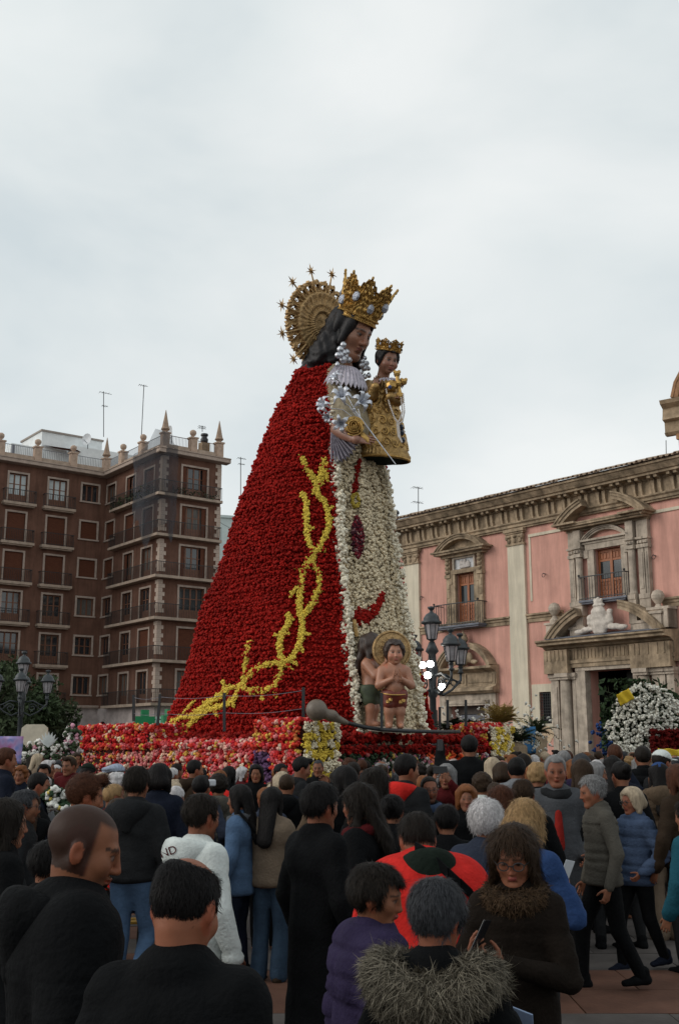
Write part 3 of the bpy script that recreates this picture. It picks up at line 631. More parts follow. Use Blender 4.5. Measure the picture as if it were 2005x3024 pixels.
for a, b in ((-9.2, -7.2), (-6.6, -3.7), (-3.1, -.3)): roof_rail(FB, a, b, 18, RAILG)
for a, b in ((.45, 2.2), (2.85, 4.55)): roof_rail(FC, a, b, 14, mat('rusty_railing', (0.09, 0.05, 0.04), 0.7, 0.2, 5, 0))
# quoins
qm = MB().box(-0.03, 0.62, -0.035, 0.0, 0, 0.29).mesh('quoin_stone'); qs = MB().box(-0.03, 0.4, -0.035, 0.0, 0, 0.29).mesh('quoin_stone')
qm.materials.append(QUOIN); qs.materials.append(QUOIN)
n = 0; z = 5.2
while z < CORN - 0.3:
    if not any(abs(z + 0.15 - f) < 0.3 for f in FL[1:]):
        link('quoin_stone', qm if n % 2 else qs, None, block, (0, -0.002, z)).scale = (0.8, 1, 1)
        o = link('quoin_stone', qs if n % 2 else qm, None, block, FB((0, 0, z)), R(-90.5)); o.scale = (-0.8, 1, 1)
        o = link('quoin_stone', qm if n % 2 else qs, None, block, (XC1, -0.002, z)); o.scale = (-0.8, 1, 1)
    z += 0.305; n += 1
# windows: four kinds, shared meshes
def win_kind(w_, h, kind):
    out = []
    t = 0.15
    fr_ = MB().box(-w_ / 2 - t, -w_ / 2, -0.05, 0.03, -0.02, h + t).box(w_ / 2, w_ / 2 + t, -0.05, 0.03, -0.02, h + t).box(-w_ / 2, w_ / 2, -0.05, 0.03, h, h + t)
    if kind == 'window': fr_.box(-w_ / 2 - t - 0.05, w_ / 2 + t + 0.05, -0.1, 0.03, -0.13, 0.0)
    out.append(('window', fr_.mesh('window_trim'), TRIM))
    return out
def make_window(w_, h, style, sill):
    t = 0.15
    root = MB().box(-w_ / 2 - t, -w_ / 2, -0.05, 0.03, 0, h + t).box(w_ / 2, w_ / 2 + t, -0.05, 0.03, 0, h + t).box(-w_ / 2, w_ / 2, -0.05, 0.03, h, h + t)
    if sill: root.box(-w_ / 2 - t - 0.05, w_ / 2 + t + 0.05, -0.1, 0.03, -0.12, 0.0)
    subs = []
    if style == 'blind':
        s = MB(); n = int(h / 0.085)
        for i in range(n): s.box(-w_ / 2, w_ / 2, 0.1, 0.125, h * i / n, h * (i + 0.8) / n)
        s.box(-w_ / 2, w_ / 2, 0.126, 0.14, 0, h); subs.append(('shutter', s, SHUT))
    else:
        low = 0.0 if sill else h * 0.3
        s = MB(); np_ = 3 if w_ < 1.9 else 4
        s.box(-w_ / 2, w_ / 2, 0.2, 0.26, 0, 0.08).box(-w_ / 2, w_ / 2, 0.2, 0.26, h - 0.08, h)
        if low: s.box(-w_ / 2, w_ / 2, 0.205, 0.26, 0.08, low)
        for i in range(np_ + 1):
            xx = -w_ / 2 + w_ * i / np_; s.box(max(xx - 0.06, -w_ / 2), min(xx + 0.06, w_ / 2), 0.195, 0.25, 0.08, h - 0.08)
        mid = low + (h - low) * 0.5
        if style != 'plain': s.box(-w_ / 2, w_ / 2, 0.207, 0.25, mid - 0.03, mid + 0.03)
        subs.append(('sash', s, SASH)); subs.append(('pane', MB().box(-w_ / 2, w_ / 2, 0.23, 0.245, low, h), GLASS))
        if style == 'open':
            for sx in (-1, 1):
                s = MB(); x0, x1 = sorted((sx * w_ / 2, sx * (w_ / 2 - 0.36)))
                for i in range(26): s.box(x0, x1, 0.06, 0.085, h * i / 26, h * (i + 0.75) / 26)
                s.box(x0, x1, 0.086, 0.1, 0, h); subs.append(('shutter', s, SHUT))
    return [('window', root.mesh('window'), TRIM)] + [(n_, b.mesh(n_), m) for n_, b, m in subs]
KINDS = {}
CURT = mat('drawn_curtain', (.10, .09, .08), .5, .5, 5, .2, stretch=(9, 9, .4), spec=.3); PBL = mat('pale_slatted_blind', (.46, .50, .50), .6, .25, 1, 0, stretch=(.2, .2, 26))
def put_window(f, x0, x1, z0, z1, style, sill, pane=None):
    key = (round(x1 - x0, 2), round(z1 - z0, 2), style, sill)
    if key not in KINDS: KINDS[key] = make_window(key[0], key[1], style, sill)
    p = f(((x0 + x1) / 2, 0, z0)); rt = None
    for i, (n_, me, m) in enumerate(KINDS[key]):
        if i == 0: rt = link(n_, me, m, block, p, f.ang)
        else:
            so = link(n_, me, m, rt)
            if n_ == 'pane' and (pane or rnd.random() < .3):
                so.material_slots[0].link = 'OBJECT'; so.material_slots[0].material = pane or CURT
    return rt
stA = [['plain', 'sash', 'sash'], ['sash', 'sash', 'plain'], ['sash', 'sash', 'sash'], ['blind', 'blind', 'plain'], ['blind', 'blind', 'blind'], ['sash', 'sash', 'sash']]
for i, z in enumerate(FL):
    for j, (a, b) in enumerate(colA): put_window(FA, a, b, z + 0.02, z + 2.35, stA[i][min(j, 1)], False, PBL if i == 5 and j > 0 else None)
    put_window(FA, -2.12, -0.72, z + 0.92, z + 2.32, ['plain', 'sash', 'plain', 'blind', 'blind', 'plain'][i], True)
    put_window(FB, -9.52, -7.98, z + 0.92, z + 2.35, ['plain', 'plain', 'plain', 'blind', 'blind', 'plain'][i], True)
    put_window(FB, -5.95, -4.42, z + 0.02, z + 2.35, ['plain', 'sash', 'sash', 'open', 'blind', 'open'][i], False)
    put_window(FB, -2.9, -1.3, z + 0.02, z + 2.35, ['plain', 'blind', 'sash', 'sash', 'blind', 'blind'][i], False)
    put_window(FC, 1.72, 3.85, z + 0.02, z + 2.4, ['sash', 'blind', 'sash', 'open', 'open', 'open'][i], False)
# balconies
BRAIL = mat('dark_balcony_iron', (0.022, 0.02, 0.02), 0.6, 0.2, 6, 0)
def bal_parts(f, x0, x1, d, z):
    s = MB(f).box(x0, x1, -d, 0.0, z - 0.2, z).box(x0 + 0.1, x1 - 0.1, -d + 0.12, 0, z - 0.3, z - 0.2)
    sl = s.build('balcony', SLABM, block)
    r = MB(f); zt = z + 1.0
    r.box(x0 + 0.03, x1 - 0.03, -d + 0.03, -d + 0.07, zt - 0.05, zt).box(x0 + 0.03, x1 - 0.03, -d + 0.035, -d + 0.065, z + 0.08, z + 0.11)
    n = int((x1 - x0) / 0.14)
    for i in range(n + 1): xx = x0 + 0.05 + (x1 - x0 - 0.1) * i / n; r.box(xx - 0.011, xx + 0.011, -d + 0.04, -d + 0.06, z, zt - 0.03)
    m_ = max(3, int(d / 0.14))
    for xx in (x0 + 0.05, x1 - 0.05):
        r.box(xx - 0.02, xx + 0.02, -d + 0.07, 0, zt - 0.05, zt)
        for i in range(m_): yy = -d + 0.05 + (d - 0.05) * i / m_; r.box(xx - 0.011, xx + 0.011, yy - .011, yy + .011, z, zt - 0.03)
    r.build('railing', BRAIL, sl)
for z in FL[1:]:
    for a, b in colA: bal_parts(FA, a - 0.5, b + 0.65, 0.55, z)
for z in FL[0:1]:
    bal_parts(FA, colA[2][0] - 0.5, colA[2][1] + 0.65, 0.55, z + 0.0)
for z in FL:      # wrap-round balcony on the corner
    d = 0.6
    sl = MB(FB).box(-7.75, d, -d, 0, z - 0.2, z).build('balcony', SLABM, block)
    MB(FC).box(0.003, XC1 - 0.15, -d, 0, z - 0.2, z).build('slab_return', SLABM, sl)
    r = MB(FB); zt = z + 1.0
    r.box(-7.7, d - 0.03, -d + 0.03, -d + 0.07, zt - 0.05, zt)
    for i in range(60): xx = -7.7 + 8.25 * i / 59; r.box(xx - 0.011, xx + 0.011, -d + 0.04, -d + 0.06, z, zt - 0.03)
    r.box(-7.72, -7.68, -d + 0.07, 0, zt - 0.05, zt)
    for i in range(5): r.box(-7.711, -7.689, -d + 0.1 + i * 0.11, -d + 0.12 + i * 0.11, z, zt)
    r.build('railing', BRAIL, sl)
    r = MB(FC); r.box(-d + 0.08, XC1 - 0.2, -d + 0.03, -d + 0.07, zt - 0.05, zt)
    for i in range(40): xx = -d + 0.1 + (XC1 + 0.3) * i / 39; r.box(xx - 0.011, xx + 0.011, -d + 0.04, -d + 0.06, z, zt - 0.03)
    r.box(XC1 - 0.24, XC1 - 0.2, -d + 0.07, 0, zt - 0.05, zt); r.build('railing', BRAIL, sl)
# plants on the top balcony
def leaf_cloud(name, pts, size, m, par, seed=0, loc=None, squash=1.0):
    g = np.random.default_rng(seed); k = len(pts); pts = np.asarray(pts)
    d = g.normal(size=(k, 3)); d /= np.linalg.norm(d, axis=1, keepdims=True); e = np.cross(d, g.normal(size=(k, 3))); e /= np.linalg.norm(e, axis=1, keepdims=True)
    s = size * g.uniform(0.6, 1.4, (k, 1)); V = np.stack([pts - d * s, pts + e * s * 0.5, pts + d * s, pts - e * s * 0.5], 1).reshape(-1, 3)
    F_ = np.arange(4 * k).reshape(-1, 4); c = np.repeat(g.uniform(0.55, 1.5, (k, 1)), 4, 0)
    base = np.array(m[1]); o = link(name, np_mesh(name, V, F_, np.clip(c * base, 0, 1)), m[0], par); 
    if loc is not None: o.location = loc
    return o
LEAF = mat('leaf', (0.05, 0.07, 0.025), 0.7, 0.15, 4, 0, attr=True)
gpl = []
for i in range(9):
    c_ = FB((-7.2 + i * 0.75 + rnd.uniform(-.2, .2), -0.4, FL[5] + 0.35)); gpl.append(c_ + rng.normal(size=(60, 3)) * [0.2, 0.2, 0.22])
for i in range(5):
    c_ = FC((0.9 + i * 0.8, -0.4, FL[5] + 0.25)); gpl.append(c_ + rng.normal(size=(40, 3)) * [0.2, 0.15, 0.16])
pc = leaf_cloud('balcony_plants', np.concatenate(gpl), 0.09, (LEAF, (0.035, 0.045, 0.022)), block, 3); pc['kind'] = 'stuff'
# roof structures
rs = empty('roof_penthouse', (BO[0], BO[1], 0), BA, 'white stepped penthouse walls on the roof of the brown apartment block', 'penthouse')
o0 = FA.o
def rbx(x0, x1, y0, y1, z0_, z1_, nm='wall', m=WHITE): return MB(FA).box(x0, x1, y0, y1, z0_, z1_).build(nm, m, rs)
rbx(-4.75, 0.6, 2.6, 7, CORN + .4, 27.4); rbx(-4.85, 0.7, 2.5, 7.1, 27.4, 27.55, 'coping', mat('roof_coping', (0.3, 0.26, 0.23), 0.9))
rbx(-7.4, -4.75, 2.2, 6, CORN + .4, 25.85); rbx(-2.45, 5.5, 1.2, 2.597, CORN + .4, 26.25); rbx(0.7, 8, 2.6, 6, CORN + .4, 26.7)
rbx(-9.6, -7.4, 3, 6, CORN + .4, 25.0)
ro = MB(FA).add([(-4.7, 2.55, 26.15), (-2.3, 0.9, 25.75), (-2.3, 0.9, 25.83), (-4.7, 2.55, 26.23), (-2.6, 2.58, 26.1), (-1.9, 1.1, 25.75)], [(0, 1, 5, 4), (3, 4, 5, 2)]); ro.build('awning', mat('reddish_awning', (0.16, 0.07, 0.05), 0.9), rs)
MB(FA).box(-7.38, -7.2, 1.95, 2.1, CORN + .4, 25.7).build('drain_pipe', LEAD, rs)
# roof things
def dish(f, x, y, z, r, az, name='satellite_dish', label=''):
    p = f((x, y, 0)); c, k = math.cos(BA), math.sin(BA); wx, wy = BO[0] + c * p[0] - k * p[1], BO[1] + k * p[0] + c * p[1]
    t = empty(name, (wx, wy, z), R(az), label, 'satellite dish', 'dishes and aerials on the apartment roof')
    m = MB(); n = 14; V = []; F_ = []
    for i in range(5):
        rr = r * i / 4
        for j in range(n): a = 2 * PI * j / n; V.append((rr * math.cos(a), -0.25 * (rr / r) ** 2 * r * 1.0, 0.75 + rr * math.sin(a)))
    for i in range(4):
        for j in range(n): F_.append((i * n + j, i * n + (j + 1) % n, (i + 1) * n + (j + 1) % n, (i + 1) * n + j))
    m.add(V, F_).build('reflector', mat('dish_white', (0.6, 0.62, 0.64), 0.5, 0.1, 3, 0), t)
    MB().tube([(0, 0.05, -0.05), (0, 0.05, 0.75)], 0.04, 6).tube([(0, 0, 0.4), (0, -r * 0.9, 0.62)], 0.025, 5).build('mast', RAILG, t)
dish(FA, -1.35, 1.2, 26.2, 0.5, -30, label='white satellite dish on the white penthouse wall')
dish(FC, 1.0, 0.7, CORN + 1.2, 0.62, -60, label='larger white satellite dish beside the corner spire finial')
def aerial(px, py0, py1, Y, label, arms=((0.02, 0.5),), lean=0.0):
    a, b = at(px, py1, Y), at(px + lean, py0, Y)
    t = empty('tv_aerial', (a[0], a[1], a[2]), R(25), label, 'aerial', 'thin tv aerials against the sky')
    h = b[2] - a[2]; m = MB().tube([(0, 0, 0), (b[0] - a[0], 0, h)], 0.03 * Y / 80, 5); m.build('mast', IRON, t)
    for f_, w_ in arms:
        k = MB(); zz = h * (1 - f_); k.tube([(-w_, 0, zz + 0.1 * w_), (w_, 0, zz - 0.1 * w_)], 0.02 * Y / 80, 4)
        for j in range(4): k.tube([(-w_ + 0.5 * w_ * j, -0.25, zz), (-w_ + .5 * w_ * j, 0.25, zz)], 0.012 * Y / 80, 4)
        k.build('antenna_arm', IRON, t)
aerial(307, 1157, 1290, 86, 'tall tv aerial above the white penthouse', ((0.03, 0.5), (0.32, 0.25)))
aerial(418, 1137, 1300, 83, 'tallest tv aerial with slanted head above the roof railing', ((0.01, 0.35),), 8)
aerial(598, 1258, 1275, 83, 'small tv aerial beside the chimney on the roof corner', ((0.1, 0.3), (0.4, 0.3)))
aerial(711, 1350, 1560, 95, 'tv aerial between the apartment block and the statue', ((0.02, 0.4), (0.1, 0.3)))
aerial(1235, 1438, 1530, 55, 'tv aerial above the far end of the church roof', ((0.03, 0.3), (0.5, 0.3)))
aerial(1966, 1300, 1350, 55, 'tv aerial on the church roof beside the tower', ())
ch_ = at(604, 1300, 83); t = empty('chimney', (ch_[0], ch_[1], 23.9), R(37), 'dark roof chimney pot between the parapet posts', 'chimney')
MB().box(-.35, .35, -.3, .3, 0, 1.35).build('stack', DSTONE, t); MB().lathe([(0.22, 1.35), (0.3, 1.5), (0.3, 1.7), (0.22, 1.72), (.22, 1.9), (.3, 1.95), (.28, 2.1)], (0, 0, 0), 10).build('pot', IRON, t)
fl = at(1168, 1518, 58); t = empty('flue_pipe', (fl[0], fl[1], 11), 0, 'grey metal flue pipe behind the left end of the church roof', 'flue')
MB().tube([(0, 0, 0), (0, 0, fl[2] - 11)], 0.14, 10).build('pipe', LEAD, t); MB().lathe([(0.2, 0), (.2, .12), (.1, .22)], (0, 0, fl[2] - 11), 10).build('cap', IRON, t)
# pigeon-proof net hanging over the corner
nv = []; nf = []; nu, nvv = 15, 40
for j in range(nvv + 1):
    for i in range(nu + 1):
        u = i / nu; v = j / nvv
        if u < 0.55: p = FB((-3.5 + 3.5 * u / 0.55 + 0.3 * v, -0.72 - 0.06 * math.sin(i * 2.1 + j * .5), 0))
        else: p = FC((0.0 + (u - 0.55) * 2.0 - 0.65 * (1 - v) * 0 , -0.72 - 0.06 * math.sin(i * 1.9 + j * .4), 0))
        top = CORN + .62 + 1.5 * math.exp(-abs(u - .55) * 9)
        nv.append((p[0], p[1], top + (16.9 + 1.0 * math.sin(i * 0.9) + 2.5 * abs(u - .5) - top) * v))
for j in range(nvv):
    for i in range(nu): nf.append((j * (nu + 1) + i, j * (nu + 1) + i + 1, (j + 1) * (nu + 1) + i + 1, (j + 1) * (nu + 1) + i))
nt_ = mat('grey_netting', (0.06, 0.065, 0.075), 0.9, 0.2, 8, 0); _b = nt_.node_tree.nodes['Principled BSDF']
_q = nt_.node_tree.nodes.new('ShaderNodeTexNoise'); _q.inputs['Scale'].default_value = 1.1; _m = nt_.node_tree.nodes.new('ShaderNodeMapRange'); _m.inputs[1].default_value = .3; _m.inputs[2].default_value = .7; _m.inputs[3].default_value = 0.22; _m.inputs[4].default_value = 0.7
nt_.node_tree.links.new(_q.outputs[0], _m.inputs[0]); nt_.node_tree.links.new(_m.outputs[0], _b.inputs['Alpha'])
net = MB().add(nv, nf).build('safety_net', nt_); net.location = (BO[0], BO[1], 0); net.rotation_euler = (0, 0, BA)
tag(net, 'dark safety netting draped over the corner of the brown apartment block', 'netting')
# pharmacy crosses
GREEN = mat('green_cross_light', (0.01, 0.15, 0.055), 0.5, 0.1, 3, 0, emit=(0.0, 0.3, 0.1, 0.1))
for (px, py, s_, lb) in ((428, 2127, 1.0, 'left green pharmacy cross, nearest the black post'), (497, 2124, 0.95, 'green pharmacy cross next to the statue, seen edge on')):
    p = at(px, py, 78.5); t = empty('pharmacy_cross', p, R(30 if px < 450 else 62), lb, 'pharmacy cross', 'green crosses on the ground floor')
    a = 0.72 * s_; b = 0.27 * s_
    MB().prism([(-a, -b), (-b, -b), (-b, -a), (b, -a), (b, -b), (a, -b), (a, b), (b, b), (b, a), (-b, a), (-b, b), (-a, b)], -0.12, 0.12).build('cross', GREEN, t)
    MB().box(-0.04, 0.04, 0.12, 1.2, -0.04, 0.04).build('bracket', IRON, t)
p = at(478, 2130, 79.0); t = empty('shop_sign', p, BA, 'small pale green lit sign between the pharmacy crosses', 'sign')
MB().box(-.4, .4, -.1, .1, -.32, .32).build('panel', mat('lit_sign', (0.4, 0.55, 0.5), 0.5, 0.1, 3, 0, emit=(0.35, 0.6, 0.5, 0.35)), t)
# pale building behind
p = at(668, 1700, 125); t = empty('far_building', (p[0], p[1], 0), R(20), 'pale greenish apartment building far behind, between brown block and statue', 'building')
FARM = mat('far_pale_wall', (0.52, 0.58, 0.56), 0.9, 0.1, 1, 0.1)
zz = at(668, 1530, 125)[2]
MB().box(-6, 1.0, 0, 8, 0, zz).box(1.0, 6, -1.2, 8, 0, zz - 3.5).build('wall', FARM, t)
MB().box(-6.2, 1.2, -.2, 8, zz, zz + .3).box(1.0, 6.4, -1.5, 8, zz - 3.5, zz - 3.2).box(1.0, 6.2, -1.5, -1.2, zz - 6.6, zz - 5.4).build('cornice', FARM, t)
wm = MB().box(-.6, .6, -.05, .05, 0, 1.6).mesh('window'); wm.materials.append(GLASS)
for k in range(6):
    for xx in (-3.8, -1.6): link('window', wm, None, t, (xx, -.03, zz - 3.2 - k * 3.1))
    link('window', wm, None, t, (3.2, -1.23, zz - 6.0 - k * 3.1))
MB().box(2, 6, -2, 6, zz - 9.7, zz - 9.2).build('canopy', mat('far_dark_roof', (0.16, 0.09, 0.08), 0.9), t)
p = at(1185, 1620, 75); t = empty('far_building', (p[0], p[1], 0), R(-10), 'dark grey building sliver between the statue and the church end', 'building')
MB().box(-3, 4, 0, 6, 0, p[2]).build('wall', mat('far_grey_wall', (0.2, 0.19, 0.18), 0.9, 0.3, .6, .1), t); MB().box(-3.2, 4.2, -.3, 6, p[2], p[2] + .4).build('roof', TILE, t)
wi = at(560, 1470, 84); w2 = at(760, 1590, 84); t = MB().tube([wi + (w2 - wi) * k / 8 - np.array([0, 0, .5 * math.sin(PI * k / 8)]) for k in range(9)], 0.018, 4).build('overhead_cable', IRON); tag(t, 'thin overhead cable strung from the brown block towards the statue', 'cable')

# ------------------------------------------------------------------ trees at the left
BARK = mat('bark', (0.06, 0.045, 0.035), 0.95, 0.3, 5, 0.5)
def tree(px, Y, h, cr, n, seed, label, col):
    p = at(px, 2000, Y); g = np.random.default_rng(seed)
    t = empty('orange_tree', (p[0], p[1], 0), 0, label, 'tree', 'dark evergreen trees before the apartment block')
    k = MB().tube([(0, 0, 0), (0.05, 0, 0.8), (-0.04, 0.05, h * 0.4), (0, 0, h * .7)], [0.2, 0.15, 0.13, 0.06], 8)
    cl = []
    for i in range(16):
        a = g.uniform(0, 6.28); r_ = cr * math.sqrt(g.uniform(0.05, 1)); z_ = h * 0.34 + (h * 0.62) * g.uniform(0, 1) * (1 - 0.35 * (r_ / cr) ** 2)
        c_ = np.array([r_ * math.cos(a), r_ * math.sin(a), z_]); cl.append(c_)
        k.tube([(0, 0, h * .3), c_ * [.5, .5, .7], c_], [0.06, 0.035, 0.012], 5)
    k.build('trunk', BARK, t)
    P = []
    for c_ in cl:
        m_ = n // 16; d = g.normal(size=(m_, 3)); d /= np.linalg.norm(d, axis=1, keepdims=True); P.append(c_ + d * (g.uniform(0.35, 1.0, (m_, 1))) * np.array([cr * .42, cr * .42, h * .16]))
    o = leaf_cloud('crown', np.concatenate(P), 0.14, (LEAF, col), t, seed); return t
tree(20, 60, 6.6, 2.5, 7000, 1, 'dark leafy tree at the left edge, behind the left lamp post', (0.042, 0.062, 0.028))
tree(118, 63, 5.6, 2.2, 6000, 2, 'dark leafy tree right of the left lamp post, before the stone ground floor', (0.045, 0.058, 0.028))
tree(-60, 56, 6.0, 2.6, 4000, 4, 'dark leafy tree cut by the left picture edge', (0.04, 0.055, 0.026))
tree(172, 66, 4.2, 1.5, 3000, 5, 'smallest dark leafy tree, beside the dark doorway', (0.04, 0.05, 0.026))
# ------------------------------------------------------------------ lamp posts
LAMPI = mat('lamp_green_black_iron', (0.03, 0.036, 0.04), 0.45, 0.25, 6, 0.1)
LGLASS = mat('lantern_glass', (0.34, 0.32, 0.33), 0.25, 0.3, 5, 0.0)
def lantern(par, x, y, z, s=1.0, src=[None]):
    me = src[0]
    if me is None:
        m = MB()
        m.lathe([(0.03, 0), (0.1, 0.03), (0.06, 0.08), (0.13, 0.12), (0.16, 0.14)], (0, 0, 0), 8)
        for j in range(8):
            a = 2 * PI * j / 8; m.tube([(0.15 * math.cos(a), 0.15 * math.sin(a), .13), (0.24 * math.cos(a), 0.24 * math.sin(a), .6)], 0.012, 4)
        m.lathe([(0.25, 0.6), (0.31, 0.62), (0.33, 0.68), (0.26, 0.72), (0.25, 0.8), (0.17, 0.92), (0.06, 0.98), (0.05, 1.04), (0.1, 1.08), (0.12, 1.15), (0.03, 1.17)], (0, 0, 0), 12)
        a_ = m.mesh('lantern'); a_.materials.append(LAMPI); a_.shade_smooth()
        g = MB().lathe([(0.145, .135), (0.225, .6)], (0, 0, 0), 8).mesh('lantern_glass'); g.materials.append(LGLASS); me = src[0] = (a_, g)
    o = link('lantern', me[0], None, par, (x, y, z)); o.scale = (s, s, s); link('glass', me[1], None, o); return o
def street_lamp(p, ztop, rz, label, flood=False):
    t = empty('street_lamp', (p[0], p[1], 0), rz, label, 'street lamp', 'iron lamp posts with clustered lanterns')
    zc = ztop - 2.55
    MB().lathe([(0.34, 0), (0.34, .3), (.26, .36), (.24, .9), (.17, 1.0), (.15, 1.3), (.12, 1.4), (.105, zc - .4), (.15, zc - .34), (.12, zc - .2), (.13, zc + .2), (.2, zc + .5), (.14, zc + .75), (.12, zc + 1.0), (.22, zc + 1.1), (.1, zc + 1.38)], (0, 0, 0), 14).build('post', LAMPI, t, smooth=True)
    for k in range(4):
        a = k * PI / 2; c, s_ = math.cos(a), math.sin(a); m = MB()
        L = 1.1; f = lambda r, z: (c * r, s_ * r, zc + z)
        m.tube([f(0.1, -0.15), f(0.4, -0.3), f(0.75, -0.12), f(L, 0.2), f(L, 0.42)], [0.05, .045, .04, .045, .05], 6)
        m.tube([f(0.1, 0.3), f(0.5, 0.36), f(0.8, 0.2), f(L, 0.1)], [0.04, .04, .035, .03], 6)
        m.tube([f(0.48 + 0.2 * (1 - i / 22) * math.cos(i * .55), 0.05 + 0.2 * (1 - i / 22) * math.sin(i * .55)) for i in range(18)], 0.028, 5)
        m.tube([f(0.82 + 0.1 * math.cos(i * .7), 0.1 + 0.1 * math.sin(i * .7)) for i in range(10)], 0.02, 5)
        m.lathe([(.04, 0), (.11, .04), (.06, .1), (.09, .16), (.04, .2)], f(L, 0.4), 8)
        m.build('arm', LAMPI, t, smooth=True); lantern(t, c * L, s_ * L, zc + 0.58)
    lantern(t, 0, 0, ztop - 1.2, 1.05); return t
p = at(1275, 1900, 36); zt = at(1275, 1793, 36)[2]
lamp1 = street_lamp(p, zt, R(28), 'iron street lamp with scroll arms standing before the pink church')
p = at(72, 1950, 50); zt2 = at(72, 1925, 50)[2]
lamp2 = street_lamp(p, zt2, R(12), 'iron street lamp with five lanterns before the dark trees')
FLOOD = mat('floodlight_face', (1, 1, 1), 0.5, 0, 1, 0, emit=(1.0, 0.96, 0.88, 22))
for (px, py, lb) in ((1247, 1964, 'upper left lit floodlight clamped to the lamp post'), (1270, 1961, 'upper right lit floodlight clamped to the lamp post'), (1262, 1994, 'lower lit floodlight, left of the lamp post'), (1304, 2028, 'lowest lit floodlight, on a bracket right of the lamp post')):
    q = at(px, py, 35.8); t = empty('floodlight', q, R(12), lb, 'floodlight', 'lit floodlights on the lamp post')
    MB().box(-.12, .12, 0.0, .12, -.115, .115).box(-.015, .015, .06, .1, -.25, .25).build('housing', IRON, t)
    MB().prism([(.115 * math.cos(i * PI / 8), .11 * math.sin(i * PI / 8)) for i in range(16)], -.03, 0).build('face', FLOOD, t)
    x1_ = (lamp1.location[0] - q[0]); MB().tube([(0, .1, 0), (x1_ * .98, .25, -.05)], 0.02, 5).build('bracket', IRON, t)
# ------------------------------------------------------------------ heads (shared by the people and the statues)
def add_head(s, Rm, o, sc=1.0, nose=1.0, jaw=1.0, neck=True, child=False, ears=True):
    M = (Rm, np.asarray(o, float)); q = lambda *p: tuple(x * sc for x in p)
    E_ = lambda c, r, k=0.02, op='u': s.ell(q(*c), q(*r), k * sc, M, op)
    C_ = lambda a, b, ra, rb, k=0.02, op='u': s.cap(q(*a), q(*b), ra * sc, rb * sc, k * sc, (1, 1, 1), M, op)
    E_((0, -.012, .038), (.077, .098, .086), .02)
    if child:
        E_((0, .02, -.02), (.07, .075, .08), .03); E_((0, .065, -.075), (.03, .028, .025), .03)
        for x in (-1, 1): E_((x * .038, .062, -.03), (.034, .034, .034), .02)
    else:
        E_((0, .026, -.03), (.060, .064, .082), .03); E_((0, .066, -.098), (.026 * jaw, .024, .022), .03)
        for x in (-1, 1): E_((x * .042, .056, -.02), (.026, .028, .028), .025); C_((x * .058, -.005, -.03), (x * .022, .06, -.098), .02 * jaw, .018, .03)
    C_((-.034, .081, .026), (.034, .081, .026), .012, .012, .018)
    for x in (-1, 1): E_((x * .032, .103, .006), (.019, .02, .013), .012, 's')
    for x in (-1, 1): E_((x * .0315, .078, .005), (.0145, .0135, .0125), .003)
    for x in (-1, 1): C_((x * .016, .088, .0185), (x * .046, .076, .017), .005, .0045, .004)
    n = nose
    C_((0, .092, .022), (0, .090 + .017 * n, -.024), .0075, .0105 * n, .01); E_((0, .090 + .014 * n, -.030), (.015 * n, .014, .010), .008)
    for x in (-1, 1): E_((x * .0125 * n, .096, -.031), (.0085, .011, .008), .006)
    E_((0, .093, -.052), (.021, .010, .0055), .006); E_((0, .090, -.064), (.018, .010, .0065), .006)
    C_((-.018, .104, -.0575), (.018, .104, -.0575), .0028, .0028, .003, 's')
    E_((0, .09, -.078), (.02, .014, .004), .01, 's')
    if ears:
        for x in (-1, 1): E_((x * .079, -.01, .0), (.011, .021, .033), .008); E_((x * .090, -.004, .004), (.007, .009, .017), .006, 's')
    if neck: C_((0, -.024, -.05), (0, -.04, -.19), .050, .056, .03)
